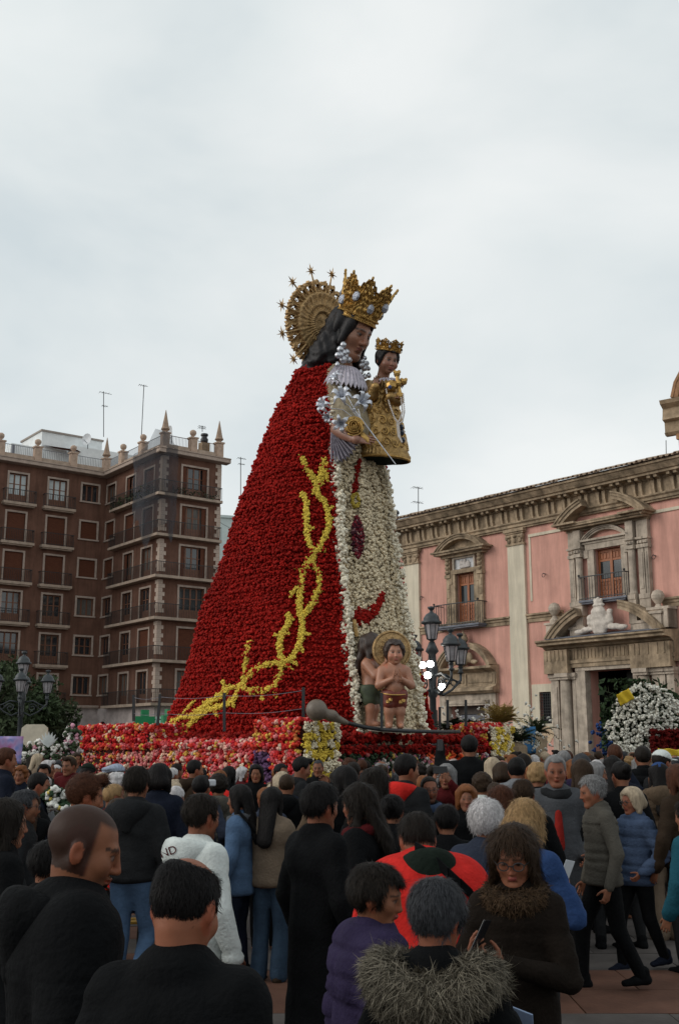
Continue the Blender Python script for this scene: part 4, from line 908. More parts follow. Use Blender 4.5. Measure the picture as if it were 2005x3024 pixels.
def head_paint(V, Rm, o, sc, skin, lips=None, brow=(.03, .02, .015), beard=None, hairc=None, buzz=None, iris=(.02, .012, .008), blush=0.0, base=None):
    P = ((V - o) @ Rm) / sc; x, y, z = np.abs(P[:, 0]), P[:, 1], P[:, 2]
    C = np.tile(np.array(skin, float), (len(V), 1)) if base is None else base.copy()
    isH = (np.linalg.norm(P * [1, .8, .75], axis=1) < .14)
    def put(m, c, w=1.0):
        m = (m & isH).astype(float) * w if m.dtype == bool else m * isH * w
        C[:] = C * (1 - m[:, None]) + np.array(c)[None] * m[:, None]
    fr = y > .04
    C *= (1 + 0.10 * wob(P, 60, 3) + .08 * wob(P, 150, 5))[:, None]; put(np.exp(-(x / .03) ** 2 - ((z + .02) / .02) ** 2) * (y > .07), np.array(skin) * [1.1, .8, .75], .5); put((x > .07) & (np.abs(y) < .05), np.array(skin) * [1.1, .75, .7], .7)
    put(np.exp(-(((x - .04) / .018) ** 2 + ((z + .022) / .018) ** 2)) * (y > .03), np.array(skin) * [1.15, .75, .72], blush)
    if beard is not None:
        put(np.clip(1.5 - ((x / .062) ** 4 + ((z + .085) / .045) ** 2), 0, 1) * (y > .0) * ((z < -.044)), beard[:3], beard[3])
    lp = lips if lips is not None else np.array(skin) * [.85, .5, .5]
    put(fr & ((x / .021) ** 2 + ((z + .058) / .0105) ** 2 < 1), lp, .85)
    put(fr & (((x - .0315) / .0145) ** 2 + ((z - .005) / .0065) ** 2 < 1) & (y > .07), np.array(skin) * .5 + .05)
    put(fr & (((x - .0315) / .0068) ** 2 + ((z - .005) / .0068) ** 2 < 1) & (y > .07), iris)
    put(fr & (np.abs(z - .0125 + 9 * (x - .0315) ** 2) < .0022) & (x > .015) & (x < .048), (.02, .012, .01), .8)
    bz = .030 - 7 * (x - .030) ** 2
    put(fr & (np.abs(z - bz) < .0048) & (x > .010) & (x < .053), brow, .8)
    if buzz is not None:
        w = np.clip(((np.maximum(z - .072 + .2 * (y - .08), .034 - y + .0) ) / .012), 0, 1) * (z > -.055) * (1 - (x > .083) * (np.abs(y + .01) < .03))
        put(w, buzz[:3], buzz[3])
    return C
def hair_mesh(name, m, par, Rm, o, sc, style, seed=0, h=None, loc=None, vol=1.0, col=None):
    M = (Rm, np.asarray(o, float)); h = h or 0.010 * sc; q = lambda *p: tuple(x * sc for x in p)
    R_ = 0.2 * sc if style in ('short', 'bald', 'bun', 'curly', 'quiff') else 0.5 * sc
    lo = np.asarray(o) - R_; hi = np.asarray(o) + [R_, R_, 0.2 * sc]
    if R_ > .3 * sc: lo[:2] = np.asarray(o)[:2] - .26 * sc; hi[:2] = np.asarray(o)[:2] + .26 * sc; hi[2] = o[2] + .2 * sc
    s = SDF(lo, hi, h)
    t = {'short': .012, 'quiff': .016, 'bald': .004, 'curly': .03, 'bun': .010, 'long': .015, 'bob': .024, 'pony': .010, 'wavy': .02}[style] * vol
    E_ = lambda c, r, k=0.02, op='u': s.ell(q(*c), q(*r), k * sc, M, op)
    C_ = lambda a, b, ra, rb, k=0.02, sq=(1, 1, 1): s.cap(q(*a), q(*b), ra * sc, rb * sc, k * sc, sq, M)
    E_((0, -.012, .038), (.077 + t, .098 + t, .086 + t), .0)
    if style == 'quiff': C_((-.03, .07, .115), (.03, .065, .12), .028, .028, .03)
    G = s.grid(); P = ((G - M[1]) @ Rm) / sc; x, y, z = np.abs(P[..., 0]), P[..., 1], P[..., 2]
    line = .078 - .25 * np.clip(.06 - y, 0, 1) if style != 'bald' else z * 0 + 9
    yl = {'short': .030, 'quiff': .03, 'bald': .02, 'curly': .045, 'bun': .035, 'long': .05, 'bob': .055, 'pony': .035, 'wavy': .05}[style]
    keep = np.minimum(y - yl - .25 * np.clip(z, -.05, .08), .074 + .35 * x - z)
    nape = {'short': -.055, 'quiff': -.055, 'bald': -.06, 'curly': -.07, 'bun': -.06}.get(style, -.1)
    keep = np.maximum(keep, nape - z)
    if style in ('short', 'quiff', 'bald', 'bun', 'pony'):
        keep = np.maximum(keep, .026 - np.sqrt((P[..., 0].__abs__() * 0 + (y + .002) ** 2 + (z + .004) ** 2)) - (x < .06) * .5)
        keep = np.maximum(keep, -.02 - z - (y < -.03) * .5)
    if style == 'bald': keep = np.maximum(keep, z - .098 - .35 * np.maximum(0, -.06 - y))
    s.F = np.maximum(s.F, keep * sc)
    if style in ('long', 'wavy'):
        L = .36 if style == 'long' else .27
        C_((0, -.07, .03), (0, -.165, -L), .075, .06, .03, (1.25, .62, 1))
        for sx in (-1, 1): C_((sx * .075, -.012, .06), (sx * .095, -.02, -L * .75), .028, .026, .03); C_((sx * .06, .045, .085), (sx * .088, .03, -.06), .017, .014, .02)
    if style == 'bob':
        for sx in (-1, 1): C_((sx * .08, -.02, .05), (sx * .083, -.005, -.09), .034, .03, .03); C_((sx * .06, .05, .08), (sx * .086, .035, -.055), .018, .018, .02)
        C_((-.05, -.085, -.03), (.05, -.085, -.03), .055, .055, .04)
    if style == 'bun': E_((0, -.13, .06), (.045, .04, .045), .01)
    if style == 'pony': C_((0, -.11, .06), (0, -.15, .02), .03, .035, .02); C_((0, -.15, .02), (0, -.14, -.3), .035, .018, .02)
    V, Q = s.net(); N = vnorm(V, Q); P = ((V - o) @ Rm) / sc
    if style == 'curly': V = V + N * (wob(P, 130, seed) * .012 * sc + wob(P, 60, seed + 9) * .008 * sc)[:, None]
    else:
        ang = np.arctan2(P[:, 0], -P[:, 1]); f = np.stack([ang * .09, P[:, 2] * .12, P[:, 1] * .25], 1)
        V = V + N * (wob(f, 190, seed) * .004 * sc + wob(P, 45, seed + 5) * .005 * sc + (wob(P * [1, 1, .8], 70, seed) * .011 * sc if style == 'wavy' else 0))[:, None]
    ob = link(name, np_mesh(name, V, Q, smooth=True), m, par)
    if loc is not None: ob.location = loc
    return ob
_hands = {}
def hand_mesh(curl=0.35, spread=1.0, thumb=0.6, h=0.0065):
    """right hand, wrist at origin, fingers towards +z, palm facing +y, thumb on -x side"""
    key = (curl, spread, thumb, h)
    if key in _hands: return _hands[key]
    s = SDF((-.11, -.09, -.05), (.08, .13, .22), h)
    s.cap((0, 0, -.045), (0, 0, .015), .026, .025, .01, (1, .75, 1))
    s.cap((-.018, 0, .03), (-.026, 0, .08), .021, .014, .012, (1, .72, 1)); s.cap((.014, 0, .03), (.024, 0, .075), .021, .013, .012, (1, .72, 1)); s.cap((0, .004, .02), (0, 0, .082), .024, .015, .015, (1, .7, 1))
    for i, (x, L, r) in enumerate(((-.031, .072, .0092), (-.0105, .080, .0096), (.0105, .074, .0092), (.030, .058, .0082))):
        p = np.array([x, 0, .086 - (.004 if i in (0,) else .010 if i == 3 else 0)]); a = 0.15 * curl; sx = (x / .03) * .10 * spread
        for k, f in enumerate((.45, .32, .25)):
            d = np.array([sx * math.cos(a), math.sin(a), math.cos(a)]); q = p + d / np.linalg.norm(d) * L * f
            s.cap(p, q, r * (1 - .08 * k), r * (1 - .08 * (k + 1)), .003); p = q; a += curl * (1.3 if k == 0 else 1.5)
    p = np.array([-.024, .006, .025]); d = np.array([-.75, .25 + .5 * thumb, .62]); d /= np.linalg.norm(d)
    q = p + d * .042; s.cap(p, q, .016, .0115, .008); d2 = np.array([-.35, .3 + .6 * thumb, .85]); d2 /= np.linalg.norm(d2); q2 = q + d2 * .03; s.cap(q, q2, .0112, .0098, .004)
    d3 = np.array([-.1, .3 + .5 * thumb, .9]); d3 /= np.linalg.norm(d3); s.cap(q2, q2 + d3 * .025, .0098, .008, .003)
    _hands[key] = s.net(); return _hands[key]
def frame_to(z, y):
    z = np.array(z, float); z /= np.linalg.norm(z); y = np.array(y, float); y = y - z * (y @ z); y /= np.linalg.norm(y) + 1e-9; x = np.cross(y, z)
    return np.stack([x, y, z], 1)
def place_hand(wrist, zdir, palm, left=False, sc=1.0, **k):
    V, Q = hand_mesh(**k); V = V.copy()
    if left: V[:, 0] *= -1; Q = Q[:, ::-1]
    return V * sc @ frame_to(zdir, palm).T + np.asarray(wrist), Q
def join_meshes(L):
    Vs = []; Qs = []; n = 0
    for V, Q in L: Vs.append(V); Qs.append(Q + n); n += len(V)
    return np.concatenate(Vs), np.concatenate(Qs)

# ------------------------------------------------------------------ flower blobs
_t = (1 + 5 ** .5) / 2
ICO = np.array([(-1, _t, 0), (1, _t, 0), (-1, -_t, 0), (1, -_t, 0), (0, -1, _t), (0, 1, _t), (0, -1, -_t), (0, 1, -_t), (_t, 0, -1), (_t, 0, 1), (-_t, 0, -1), (-_t, 0, 1)]) / math.sqrt(1 + _t * _t)
ICF = np.array([(0, 11, 5), (0, 5, 1), (0, 1, 7), (0, 7, 10), (0, 10, 11), (1, 5, 9), (5, 11, 4), (11, 10, 2), (10, 7, 6), (7, 1, 8), (3, 9, 4), (3, 4, 2), (3, 2, 6), (3, 6, 8), (3, 8, 9), (4, 9, 5), (2, 4, 11), (6, 2, 10), (8, 6, 7), (9, 8, 1)])
def blob_arrays(P, r, col, n=4, spread=0.75, small=0.55, seed=0, cvar=0.25, jit=0.35):
    g = np.random.default_rng(seed); P = np.asarray(P, float); k = len(P); r = np.broadcast_to(np.asarray(r, float), (k,))
    col = np.broadcast_to(np.asarray(col, float), (k, 3))
    d = g.normal(size=(k, n, 3)); d /= np.linalg.norm(d, axis=2, keepdims=True)
    C = P[:, None] + d * (r[:, None, None] * spread * g.uniform(.5, 1, (k, n, 1))); rr = r[:, None] * small * g.uniform(.75, 1.25, (k, n))
    C = C.reshape(-1, 3); rr = rr.reshape(-1); m = len(C)
    q = g.normal(size=(m, 4)); q /= np.linalg.norm(q, axis=1, keepdims=True); w, x, y, z = q.T
    Rm = np.stack([np.stack([1 - 2 * (y * y + z * z), 2 * (x * y - z * w), 2 * (x * z + y * w)], -1), np.stack([2 * (x * y + z * w), 1 - 2 * (x * x + z * z), 2 * (y * z - x * w)], -1), np.stack([2 * (x * z - y * w), 2 * (y * z + x * w), 1 - 2 * (x * x + y * y)], -1)], 1)
    V = np.einsum('mij,vj->mvi', Rm, ICO) * (1 + jit * g.uniform(-1, 1, (m, 12, 1))) * rr[:, None, None] + C[:, None]
    cc = np.repeat(col, n, 0) * (1 + cvar * g.uniform(-1, 1, (m, 1))); cc = np.repeat(cc[:, None], 12, 1) * (1 + .12 * g.uniform(-1, 1, (m, 12, 1)))
    F_ = (ICF[None] + 12 * np.arange(m)[:, None, None]).reshape(-1, 3)
    return V.reshape(-1, 3), F_, np.clip(cc.reshape(-1, 3), 0, 1)
PETAL = mat('flower_petals', (.5, .5, .5), 0.85, 0.12, 9, 0.0, attr=True, spec=0.2)
def blobs(name, P, r, col, par, **k):
    V, F_, C = blob_arrays(P, r, col, **k); o = link(name, np_mesh(name, V, F_, C), PETAL, par); return tag(o, kind='stuff')

# ------------------------------------------------------------------ the monument: frame (a forwards, b to the statue's right), plinth, statue
SX, SY, SA = -0.59, 27.0, R(-40.0)
Fv = np.array([math.cos(SA), math.sin(SA)]); Rv = np.array([Fv[1], -Fv[0]])
def L3(a, b, z): return np.array([a, -b, z])                       # (a, b, z) -> coordinates in the statue root
def to_world(p): p = np.asarray(p, float); return np.stack([SX + Fv[0] * p[..., 0] - Fv[1] * p[..., 1], SY + Fv[1] * p[..., 0] + Fv[0] * p[..., 1], p[..., 2]], -1)
def to_local(w): w = np.asarray(w, float); x = w[..., 0] - SX; y = w[..., 1] - SY; return np.stack([Fv[0] * x + Fv[1] * y, -Fv[1] * x + Fv[0] * y, w[..., 2]], -1)
def atl(px, py, Y): return to_local(at(px, py, Y))
RED = np.array([0.285, 0.0075, 0.004]); WHT = np.array([0.72, 0.61, 0.43]); YEL = np.array([0.66, 0.50, 0.075])
plinth = empty('flower_plinth', (SX, SY, 0), SA, 'square plinth walled with red, pink and yellow flowers under the statue', 'plinth')
BASEM = mat('dark_plinth_board', (0.05, 0.018, 0.014), 0.9, 0.3, 4, 0.2)
zA = at(895, 2126, 22.2)[2]; zW = at(650, 2188, 24.0)[2]; zR = at(330, 2143, 25.4)[2]
def pbox(a0, a1, b0, b1, z1, nm='core'): return MB().box(a0, a1, -b1, -b0, 0, z1).build(nm, BASEM, plinth)
pbox(-4.15, 2.9, -3.9, 3.6, zW - .08)
for (a0, a1, b0, b1) in ((1.76, 2.95, 2.7, 3.72), (1.9, 2.95, -4.0, -3.1), (-4.2, -1.7, 2.7, 3.7)): pbox(a0, a1, b0, b1, zA - .1 if a0 > 0 else zR - .12, 'corner_block')
g = np.random.default_rng(11)
pal_r = np.array([(.46, .02, .02), (.54, .04, .025), (.46, .02, .03), (.58, .09, .10), (.64, .20, .20), (.68, .38, .30), (.70, .56, .42), (.62, .38, .07), (.56, .17, .05)])
def pick(k, w): w = np.array(w, float); return pal_r[g.choice(len(pal_r), k, p=w / w.sum())]
pts = []; cols = []
w_low = [2.2, 2.4, 2, 3.4, 3.2, 2.8, 1.6, 1.5, 1.4]; w_top = [4, 4, 3, 1.5, 1, 1, .6, 1.5, 1.0]; w_org = [3, 3, 1, 1, 1, 1, .6, 3, 2]
a = -4.2                                                            # long wall facing her right
for z in np.arange(.9, zW + .02, .088):
    n = int((1.76 + 4.2) / .066); aa = -4.2 + (5.96) * (np.arange(n) + g.uniform(-.3, .3, n)) / n
    low = z < 1.3; pts.append(np.stack([aa, -(3.66 + .05 * math.sin(z * 30) + g.uniform(-.03, .03, n)), z + g.uniform(-.035, .035, n)], 1)); cols.append(pick(n, w_org if low else w_low))
for z in np.arange(zW - .12, zR, .088):                         # raised rear block
    n = 38; aa = -4.22 + 2.5 * (np.arange(n) + g.uniform(-.3, .3, n)) / n; pts.append(np.stack([aa, -(3.72 + .05 * math.sin(z * 30) + g.uniform(-.02, .02, n)), z + g.uniform(-.03, .03, n)], 1)); cols.append(pick(n, w_top))
    m_ = 14; bb = 2.7 + 1.05 * (np.arange(m_) + g.uniform(-.3, .3, m_)) / m_; pts.append(np.stack([np.full(m_, -1.66), -bb, z + g.uniform(-.03, .03, m_)], 1)); cols.append(pick(m_, w_top))
for (zz, a0, a1, b0, b1) in ((zR - .04, -4.2, -1.7, 2.75, 3.7), (zA - .03, 1.76, 2.95, 2.7, 3.74), (zA - .03, 1.95, 2.95, -4.0, -3.1)):
    n = 150; pts.append(np.stack([g.uniform(a0, a1, n), -g.uniform(b0, b1, n), zz + g.uniform(-.03, .05, n)], 1)); cols.append(pick(n, w_top))
for z in np.arange(.9, zA, .088):                                   # near block, red face, and the far block's red face
    n = 18; aa = 1.74 + 1.2 * (np.arange(n) + g.uniform(-.3, .3, n)) / n; cc = pick(n, w_top if z > 1.9 or z < 1.2 else [3, 2, 1, 3, 2, .5, .2, .4, .5])
    if 1.25 < z < 1.85: cc[:7 if z > 1.5 else 12] = np.array([(.09, .045, .10)]) * g.uniform(.5, 2, (7 if z > 1.5 else 12, 1))
    pts.append(np.stack([aa, -(3.8 + .04 * math.sin(z * 30) + g.uniform(-.02, .02, n)), z + g.uniform(-.03, .03, n)], 1)); cols.append(cc)
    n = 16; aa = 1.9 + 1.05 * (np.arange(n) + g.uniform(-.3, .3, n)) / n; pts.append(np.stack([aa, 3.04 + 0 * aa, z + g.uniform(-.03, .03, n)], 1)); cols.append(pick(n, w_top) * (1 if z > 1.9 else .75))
pts = np.concatenate(pts); cols = np.concatenate(cols)
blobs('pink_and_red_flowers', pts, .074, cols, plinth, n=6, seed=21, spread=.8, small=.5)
# front wall: dark greens, wreath flowers, an orange patch, red rim
pts = []; cols = []
for z in np.arange(.4, zW - .05, .09):
    n = 66; bb = 2.68 - 5.8 * (np.arange(n) + g.uniform(-.4, .4, n)) / n
    for b_ in bb:
        u = g.uniform()
        if z > zW - .28: c_ = RED * g.uniform(.4, 1.0)
        elif -2.0 < b_ < -.45 - (zW - z) * .15 and z > .8: c_ = np.array([(.6, .07, .02), (.62, .1, .03), (.66, .36, .05), (.62, .2, .12)][g.integers(4)])
        elif b_ > 1.3: c_ = np.array([(.03, .05, .025), (.02, .035, .02), (.5, .45, .42), (.18, .08, .14), (.3, .08, .08)][g.choice(5, p=[.45, .3, .1, .1, .05])])
        else: c_ = np.array([(.03, .05, .025), (.5, .45, .42), (.42, .16, .2), (.25, .2, .3), (.45, .3, .08), (.3, .05, .05)][g.choice(6, p=[.35, .25, .15, .1, .05, .1])])
        pts.append((2.94 + g.uniform(-.04, .08), -b_, z + g.uniform(-.03, .03))); cols.append(c_)
blobs('front_flowers', np.array(pts), .075, np.array(cols), plinth, n=5, seed=22, small=.45)
# bunches on the two yellow and white faces: each a part
def bunch(c, r, col, seed):
    gg = np.random.default_rng(seed); P = c + gg.normal(size=(22, 3)) * r * [.2, .42, .42]
    V, F_, C = blob_arrays(P, r * .40, col * np.ones((22, 3)), n=3, seed=seed, cvar=.18); return link('flower_bunch', np_mesh('flower_bunch', V, F_, C), PETAL, plinth)
k = 0
for (b0, b1) in ((2.72, 3.78), (-4.06, -3.06)):
    nb = 6
    for j in range(11):
        z = zA - .12 - j * .19
        if z < .4: break
        for i in range(nb):
            b_ = b1 - (b1 - b0) * (i + .5) / nb; u = g.uniform(); wh = ((i + j) % 3 == 0 and u < .75) or u < .22
            bunch(np.array([3.03 + g.uniform(-.02, .03), -b_ + g.uniform(-.02, .02), z + g.uniform(-.03, .03)]), .115, np.array((.70, .62, .46) if wh else (.64, .47, .07)) * g.uniform(.85, 1.1), 1000 + k); k += 1
# red bed along the top of the plinth
n = 2600; aa = g.uniform(-4.0, 2.85, n); bb = g.uniform(-3.7, 3.55, n); kk = (bb > 2.0) | (aa > 1.9); P = np.stack([aa, -bb, zW + g.uniform(-.06, .02, n) + .12 * (bb < 3.1) * g.uniform(.2, 1.2, n)], 1)[kk]
blobs('red_bed_flowers', P, .09, RED * .8, plinth, n=4, seed=23, cvar=.45)

statue = empty('crowned_statue', (SX, SY, 0), SA, 'towering crowned woman statue in a red mantle of flowers with golden star halo', 'statue')
ty = np.array([1098, 1133, 1159, 1210, 1267, 1315, 1350, 1467, 1580, 1697, 1794, 1916, 2049, 2146, 2200])
tl = np.array([888, 863, 855, 825, 802, 780, 765, 724, 689, 648, 610, 576, 536, 500, 492])
by = np.array([1079, 1143, 1222, 1366, 1503, 1605, 1707, 1809, 1911, 2013, 2130, 2200]); bx = np.array([975, 992, 984, 984, 997, 1000, 1008, 1018, 1025, 1036, 1048, 1055])
ry = np.array([1079, 1150, 1250, 1401, 1503, 1625, 1717, 1824, 1886, 1988, 2146, 2200]); rx = np.array([1060, 1075, 1100, 1134, 1150, 1165, 1178, 1193, 1206, 1226, 1246, 1250])
def ringdims(z):
    af, bf = 1.5, 1.0
    for _ in range(25):
        for sgn in (1, -1):
            p = to_world(L3(af, sgn * bf, z)); px, py = proj(p); tgt = np.interp(py, by, bx) if sgn > 0 else np.interp(py, ry, rx); e_ = (tgt - px) * .008
            af += e_ * .5 / Fv[0]; bf += -sgn * e_ * .5 / .643
    return af, bf
ZB, ZT = 1.95, at(985, 1085, 26)[2]
def ring(z, n=96):
    t = (ZT - z) / (ZT - ZB); af, bf = ringdims(z); W = bf * 1.2 + .10 + .85 * t; lo, hi = .1, 6.0
    for _ in range(26):
        Bk = (lo + hi) / 2; c = ctrl(af, bf, W, Bk); P = to_world(np.stack([c[:, 0], -c[:, 1], np.full(len(c), z)], 1)); px, py = proj(P); i = px.argmin()
        if px[i] > np.interp(py[i], ty, tl): lo = Bk
        else: hi = Bk
    return ctrl(af, bf, W, Bk), af, bf
def ctrl(af, bf, W, Bk, m=8):
    ac = af * .15
    p = [(af, bf), (af * .6, bf + (W - bf) * .72), (ac, W), (-Bk * .72, W * .86), (-Bk, W * .42)]; p = p + [(x, -y) for x, y in p[::-1]]; p = np.array(p); n = len(p); out = []
    for i in range(n - 1):
        p0, p1, p2, p3 = p[max(i - 1, 0)], p[i], p[i + 1], p[min(i + 2, n - 1)]
        for k in range(m):
            t = k / m; out.append(.5 * (2 * p1 + (p2 - p0) * t + (2 * p0 - 5 * p1 + 4 * p2 - p3) * t * t + (3 * p1 - p0 - 3 * p2 + p3) * t ** 3))
    out.append(p[-1]); return np.array(out)
zs = np.linspace(ZB, ZT, 36); rings = [ring(z) for z in zs]
NR = len(rings[0][0]); MV = np.concatenate([np.stack([r[0][:, 0], -r[0][:, 1], np.full(NR, z)], 1) for r, z in zip(rings, zs)])
topc = MV[-NR:].mean(0)
for f_, dz in ((.8, .12), (.5, .2), (.12, .25)): MV = np.concatenate([MV, (MV[35 * NR:36 * NR] - topc) * [f_, f_, 1] + topc + [0, 0, dz]])
MF = [(i * NR + j, i * NR + j + 1, (i + 1) * NR + j + 1, (i + 1) * NR + j) for i in range(38) for j in range(NR - 1)]
MANT = mat('dark_red_cloth', (0.21, 0.006, 0.004), 0.9, .3, 4, .2)
mantle = MB().add(MV, MF).build('mantle', MANT, statue, smooth=True)
bvh = BVHTree.FromPolygons([tuple(v) for v in to_world(MV)], MF)
AF = np.array([r[1] for r in rings]); BF = np.array([r[2] for r in rings]); RG = np.stack([r[0] for r in rings])
def ring_at(z):
    u = np.clip((z - ZB) / (ZT - ZB) * 35, 0, 34.999); i = int(u); f = u - i; return RG[i] * (1 - f) + RG[i + 1] * f
P = []; g = np.random.default_rng(5); row = 0; z = ZB
while z < ZT + .02:
    c = ring_at(z); L = np.concatenate([[0], np.cumsum(np.linalg.norm(np.diff(c, axis=0), axis=1))]); n = int(L[-1] / .105); s_ = (np.arange(n) + .5 * (row % 2) + g.uniform(-.25, .25, n)) / n
    s_ = s_[((s_ < .66) | (s_ > .9)) & (s_ >= 0) & (s_ <= 1)]; a_ = np.interp(s_ * L[-1], L, c[:, 0]); b_ = np.interp(s_ * L[-1], L, c[:, 1])
    nn = np.stack([a_ - .3, b_], 1); nn /= np.linalg.norm(nn, axis=1, keepdims=True); off = .035 + .02 * (row % 3 == 0) + g.uniform(-.012, .02, len(a_)) + .03 * np.sin(a_ * 1.3 + z * 2.1)
    P.append(np.stack([a_ + nn[:, 0] * off, -(b_ + nn[:, 1] * off), z + g.uniform(-.014, .014, len(a_)) + .02 * np.sin(a_ * 2.3)], 1)); z += .135; row += 1
for q in range(220):
    f_ = g.uniform(.1, 1); i = g.integers(0, NR); v = (MV[35 * NR + i] - topc) * [f_, f_, 1] + topc + [0, 0, .25 * (1 - f_ ** 2)]; P.append(v[None])
P = np.concatenate(P)
tone = (1 + .22 * wob(P, 1.6, 4) + .1 * wob(P, 7, 8))[:, None]
blobs('red_carnations', P, .082, RED * tone, mantle, n=9, seed=31, spread=.85, small=.38, cvar=.3, jit=.45)
# yellow thorn branch, laid on the mantle surface
def z4(x, y): return 500 + x * .5102, 1350 + y * .5102
vines = [([(770, 8), (800, 70), (830, 120), (855, 165)], 20), ([(895, 15), (890, 90), (872, 140), (850, 190), (845, 215)], 24), ([(905, 60), (915, 150)], 10), ([(772, 212), (795, 262), (800, 320), (795, 390), (800, 450), (815, 510), (838, 565)], 17),
 ([(848, 205), (888, 250), (915, 310), (926, 380), (910, 450), (880, 510), (842, 560), (835, 610)], 18), ([(815, 585), (830, 640)], 34), ([(815, 610), (778, 650), (770, 720), (762, 790), (757, 860), (770, 930)], 22), ([(840, 625), (868, 690), (864, 760), (832, 850), (795, 900), (772, 935)], 18),
 ([(772, 925), (777, 1010), (765, 1070), (740, 1120), (715, 1170), (665, 1200)], 20), ([(697, 915), (692, 980), (655, 1030), (647, 1100), (652, 1170), (655, 1225), (640, 1290), (610, 1335), (550, 1350), (490, 1355), (430, 1330)], 19),
 ([(640, 1195), (570, 1200), (510, 1230), (460, 1290), (430, 1330)], 19), ([(480, 1078), (465, 1160), (455, 1230), (445, 1290)], 15), ([(430, 1330), (370, 1335), (300, 1390), (240, 1430), (190, 1500), (130, 1555), (112, 1595)], 21),
 ([(412, 1360), (390, 1410), (330, 1440), (260, 1460), (200, 1495)], 18), ([(240, 1430), (150, 1500), (80, 1512), (40, 1530), (8, 1565)], 17), ([(100, 1485), (130, 1450), (160, 1415)], 9), ([(555, 1350), (550, 1412)], 11), ([(608, 1345), (632, 1390)], 9), ([(715, 1185), (748, 1205)], 9), ([(662, 1200), (712, 1230)], 10),
 ([(745, 755), (722, 780), (704, 815)], 12), ([(855, 772), (900, 776)], 9), ([(772, 1030), (818, 1028)], 10), ([(655, 1040), (618, 1032)], 8), ([(920, 315), (942, 298)], 9), ([(880, 520), (902, 552)], 8), ([(772, 660), (736, 648)], 10), ([(268, 1455), (298, 1505)], 9), ([(385, 1395), (388, 1450)], 9), ([(328, 1300), (345, 1360)], 14), ([(800, 400), (835, 418)], 9), ([(690, 930), (728, 945)], 10), ([(760, 1090), (778, 1135)], 9), ([(660, 1030), (700, 1030)], 9)]
P = []; rr = []
cam_p = Vector((0, 0, CAMZ))
for pl, w_ in vines:
    pl = np.array(pl, float); L = np.concatenate([[0], np.cumsum(np.linalg.norm(np.diff(pl, axis=0), axis=1))]); n = max(int(L[-1] / 6.0), 3)
    for i in range(n):
        for q in range(3 if w_ > 14 else 2):
            l = L[-1] * (i + g.uniform()) / n; x = np.interp(l, L, pl[:, 0]) + g.normal() * w_ * .33; y = np.interp(l, L, pl[:, 1]) + g.normal() * w_ * .33
            px, py = z4(x, y); d = Vector(ray(px, py)).normalized(); hit = bvh.ray_cast(cam_p, d)
            if hit[0] is not None: P.append(np.array(hit[0]) + np.array(hit[1]) * (.085 if hit[1].dot(d) < 0 else -.085)); rr.append(.042 if w_ > 12 else .032)
P = to_local(np.array(P)); blobs('yellow_thorn_branch', P, np.array(rr) * 1.1, YEL * (1 + .12 * wob(P, 9, 3))[:, None], mantle, n=5, seed=33, spread=.9, small=.5, cvar=.25)
# dress and its edging
def dress_pt(s_, z):
    af, bf = np.interp(z, zs, AF), np.interp(z, zs, BF); b_ = bf * (1 - 2 * s_); e_ = 1 - (2 * s_ - 1) ** 2
    fold = .10 * np.exp(-((s_ - .12) / .05) ** 2) * -1 - .16 * np.exp(-((s_ - .80) / .08) ** 2) - .05 * np.sin(s_ * 21 + z * .4)
    return af - .10 + .30 * e_ + fold, b_
gs = np.linspace(.01, .99, 40); gz = np.linspace(ZB, ZT - .1, 50); DV = []
for z in gz:
    for s_ in gs: a_, b_ = dress_pt(s_, z); DV.append(L3(a_ - .06, b_, z))
DF = [(i * 40 + j, i * 40 + j + 1, (i + 1) * 40 + j + 1, (i + 1) * 40 + j) for i in range(49) for j in range(39)]
MB().box(-2.2, 1.55, -1.3, 1.3, zW - .2, 2.35).build('base_block', MANT, statue)
dress = MB().add(DV, DF).build('dress', mat('dress_backing', (.42, .35, .25), .9, .3, 4, .2), statue, smooth=True)
P = []; cc = []; z = ZB; row = 0
while z < ZT - .25:
    bf = np.interp(z, zs, BF); n = int(2 * bf / .083); s_ = np.clip((np.arange(n) + .5 + g.uniform(-.3, .3, n)) / n, .02, .98)
    for q in s_: a_, b_ = dress_pt(q, z); P.append(L3(a_ + g.uniform(-.02, .035), b_, z + g.uniform(-.03, .03)))
    z += .085; row += 1
P = np.array(P); tone = np.clip(1 + .14 * wob(P, 3, 14) + .12 * wob(P, 11, 15), .55, 1.25)[:, None]
blobs('white_dress_flowers', P, .066, WHT * .92 * tone, dress, n=4, seed=35, cvar=.22)
P = []
for sgn in (1, -1):
    z = ZB
    while z < ZT - (.6 if sgn > 0 else 1.5):
        af, bf = np.interp(z, zs, AF), np.interp(z, zs, BF)
        for q in range(5): P.append(L3(af + g.uniform(-.10, .13), sgn * (bf + g.uniform(-.10, .06)), z + g.uniform(-.05, .05)))
        z += .075
blobs('white_edging_flowers', np.array(P), .074, np.array([.76, .69, .55]), dress, n=5, seed=36, spread=.85, cvar=.2)
# red flap on the far side with a yellow streak
P = []; cc = []
for y in np.arange(1850, 2165, 4.5):
    x0 = np.interp(y, ry, rx) + 2; x1 = np.interp(y, [1850, 1950, 2040, 2120, 2165], [1212, 1229, 1252, 1270, 1280])
    for x in np.arange(x0, x1 + 1, 6): P.append(atl(x + g.uniform(-2, 2), y + g.uniform(-2, 2), 26.9)); cc.append(YEL * .9 if abs(x - (x1 - 7)) < 4 and 1890 < y < 2070 and g.uniform() < .7 else RED * .8)
blobs('red_flap_flowers', np.array(P), .075, np.array(cc), mantle, n=4, seed=37)
fl_ = MB(); fl_.add([atl(1205, 1850, 26.95), atl(1212, 1850, 26.95), atl(1280, 2165, 26.95), atl(1246, 2165, 26.95)], [(0, 1, 2, 3)]).build('flap_backing', MANT, mantle)
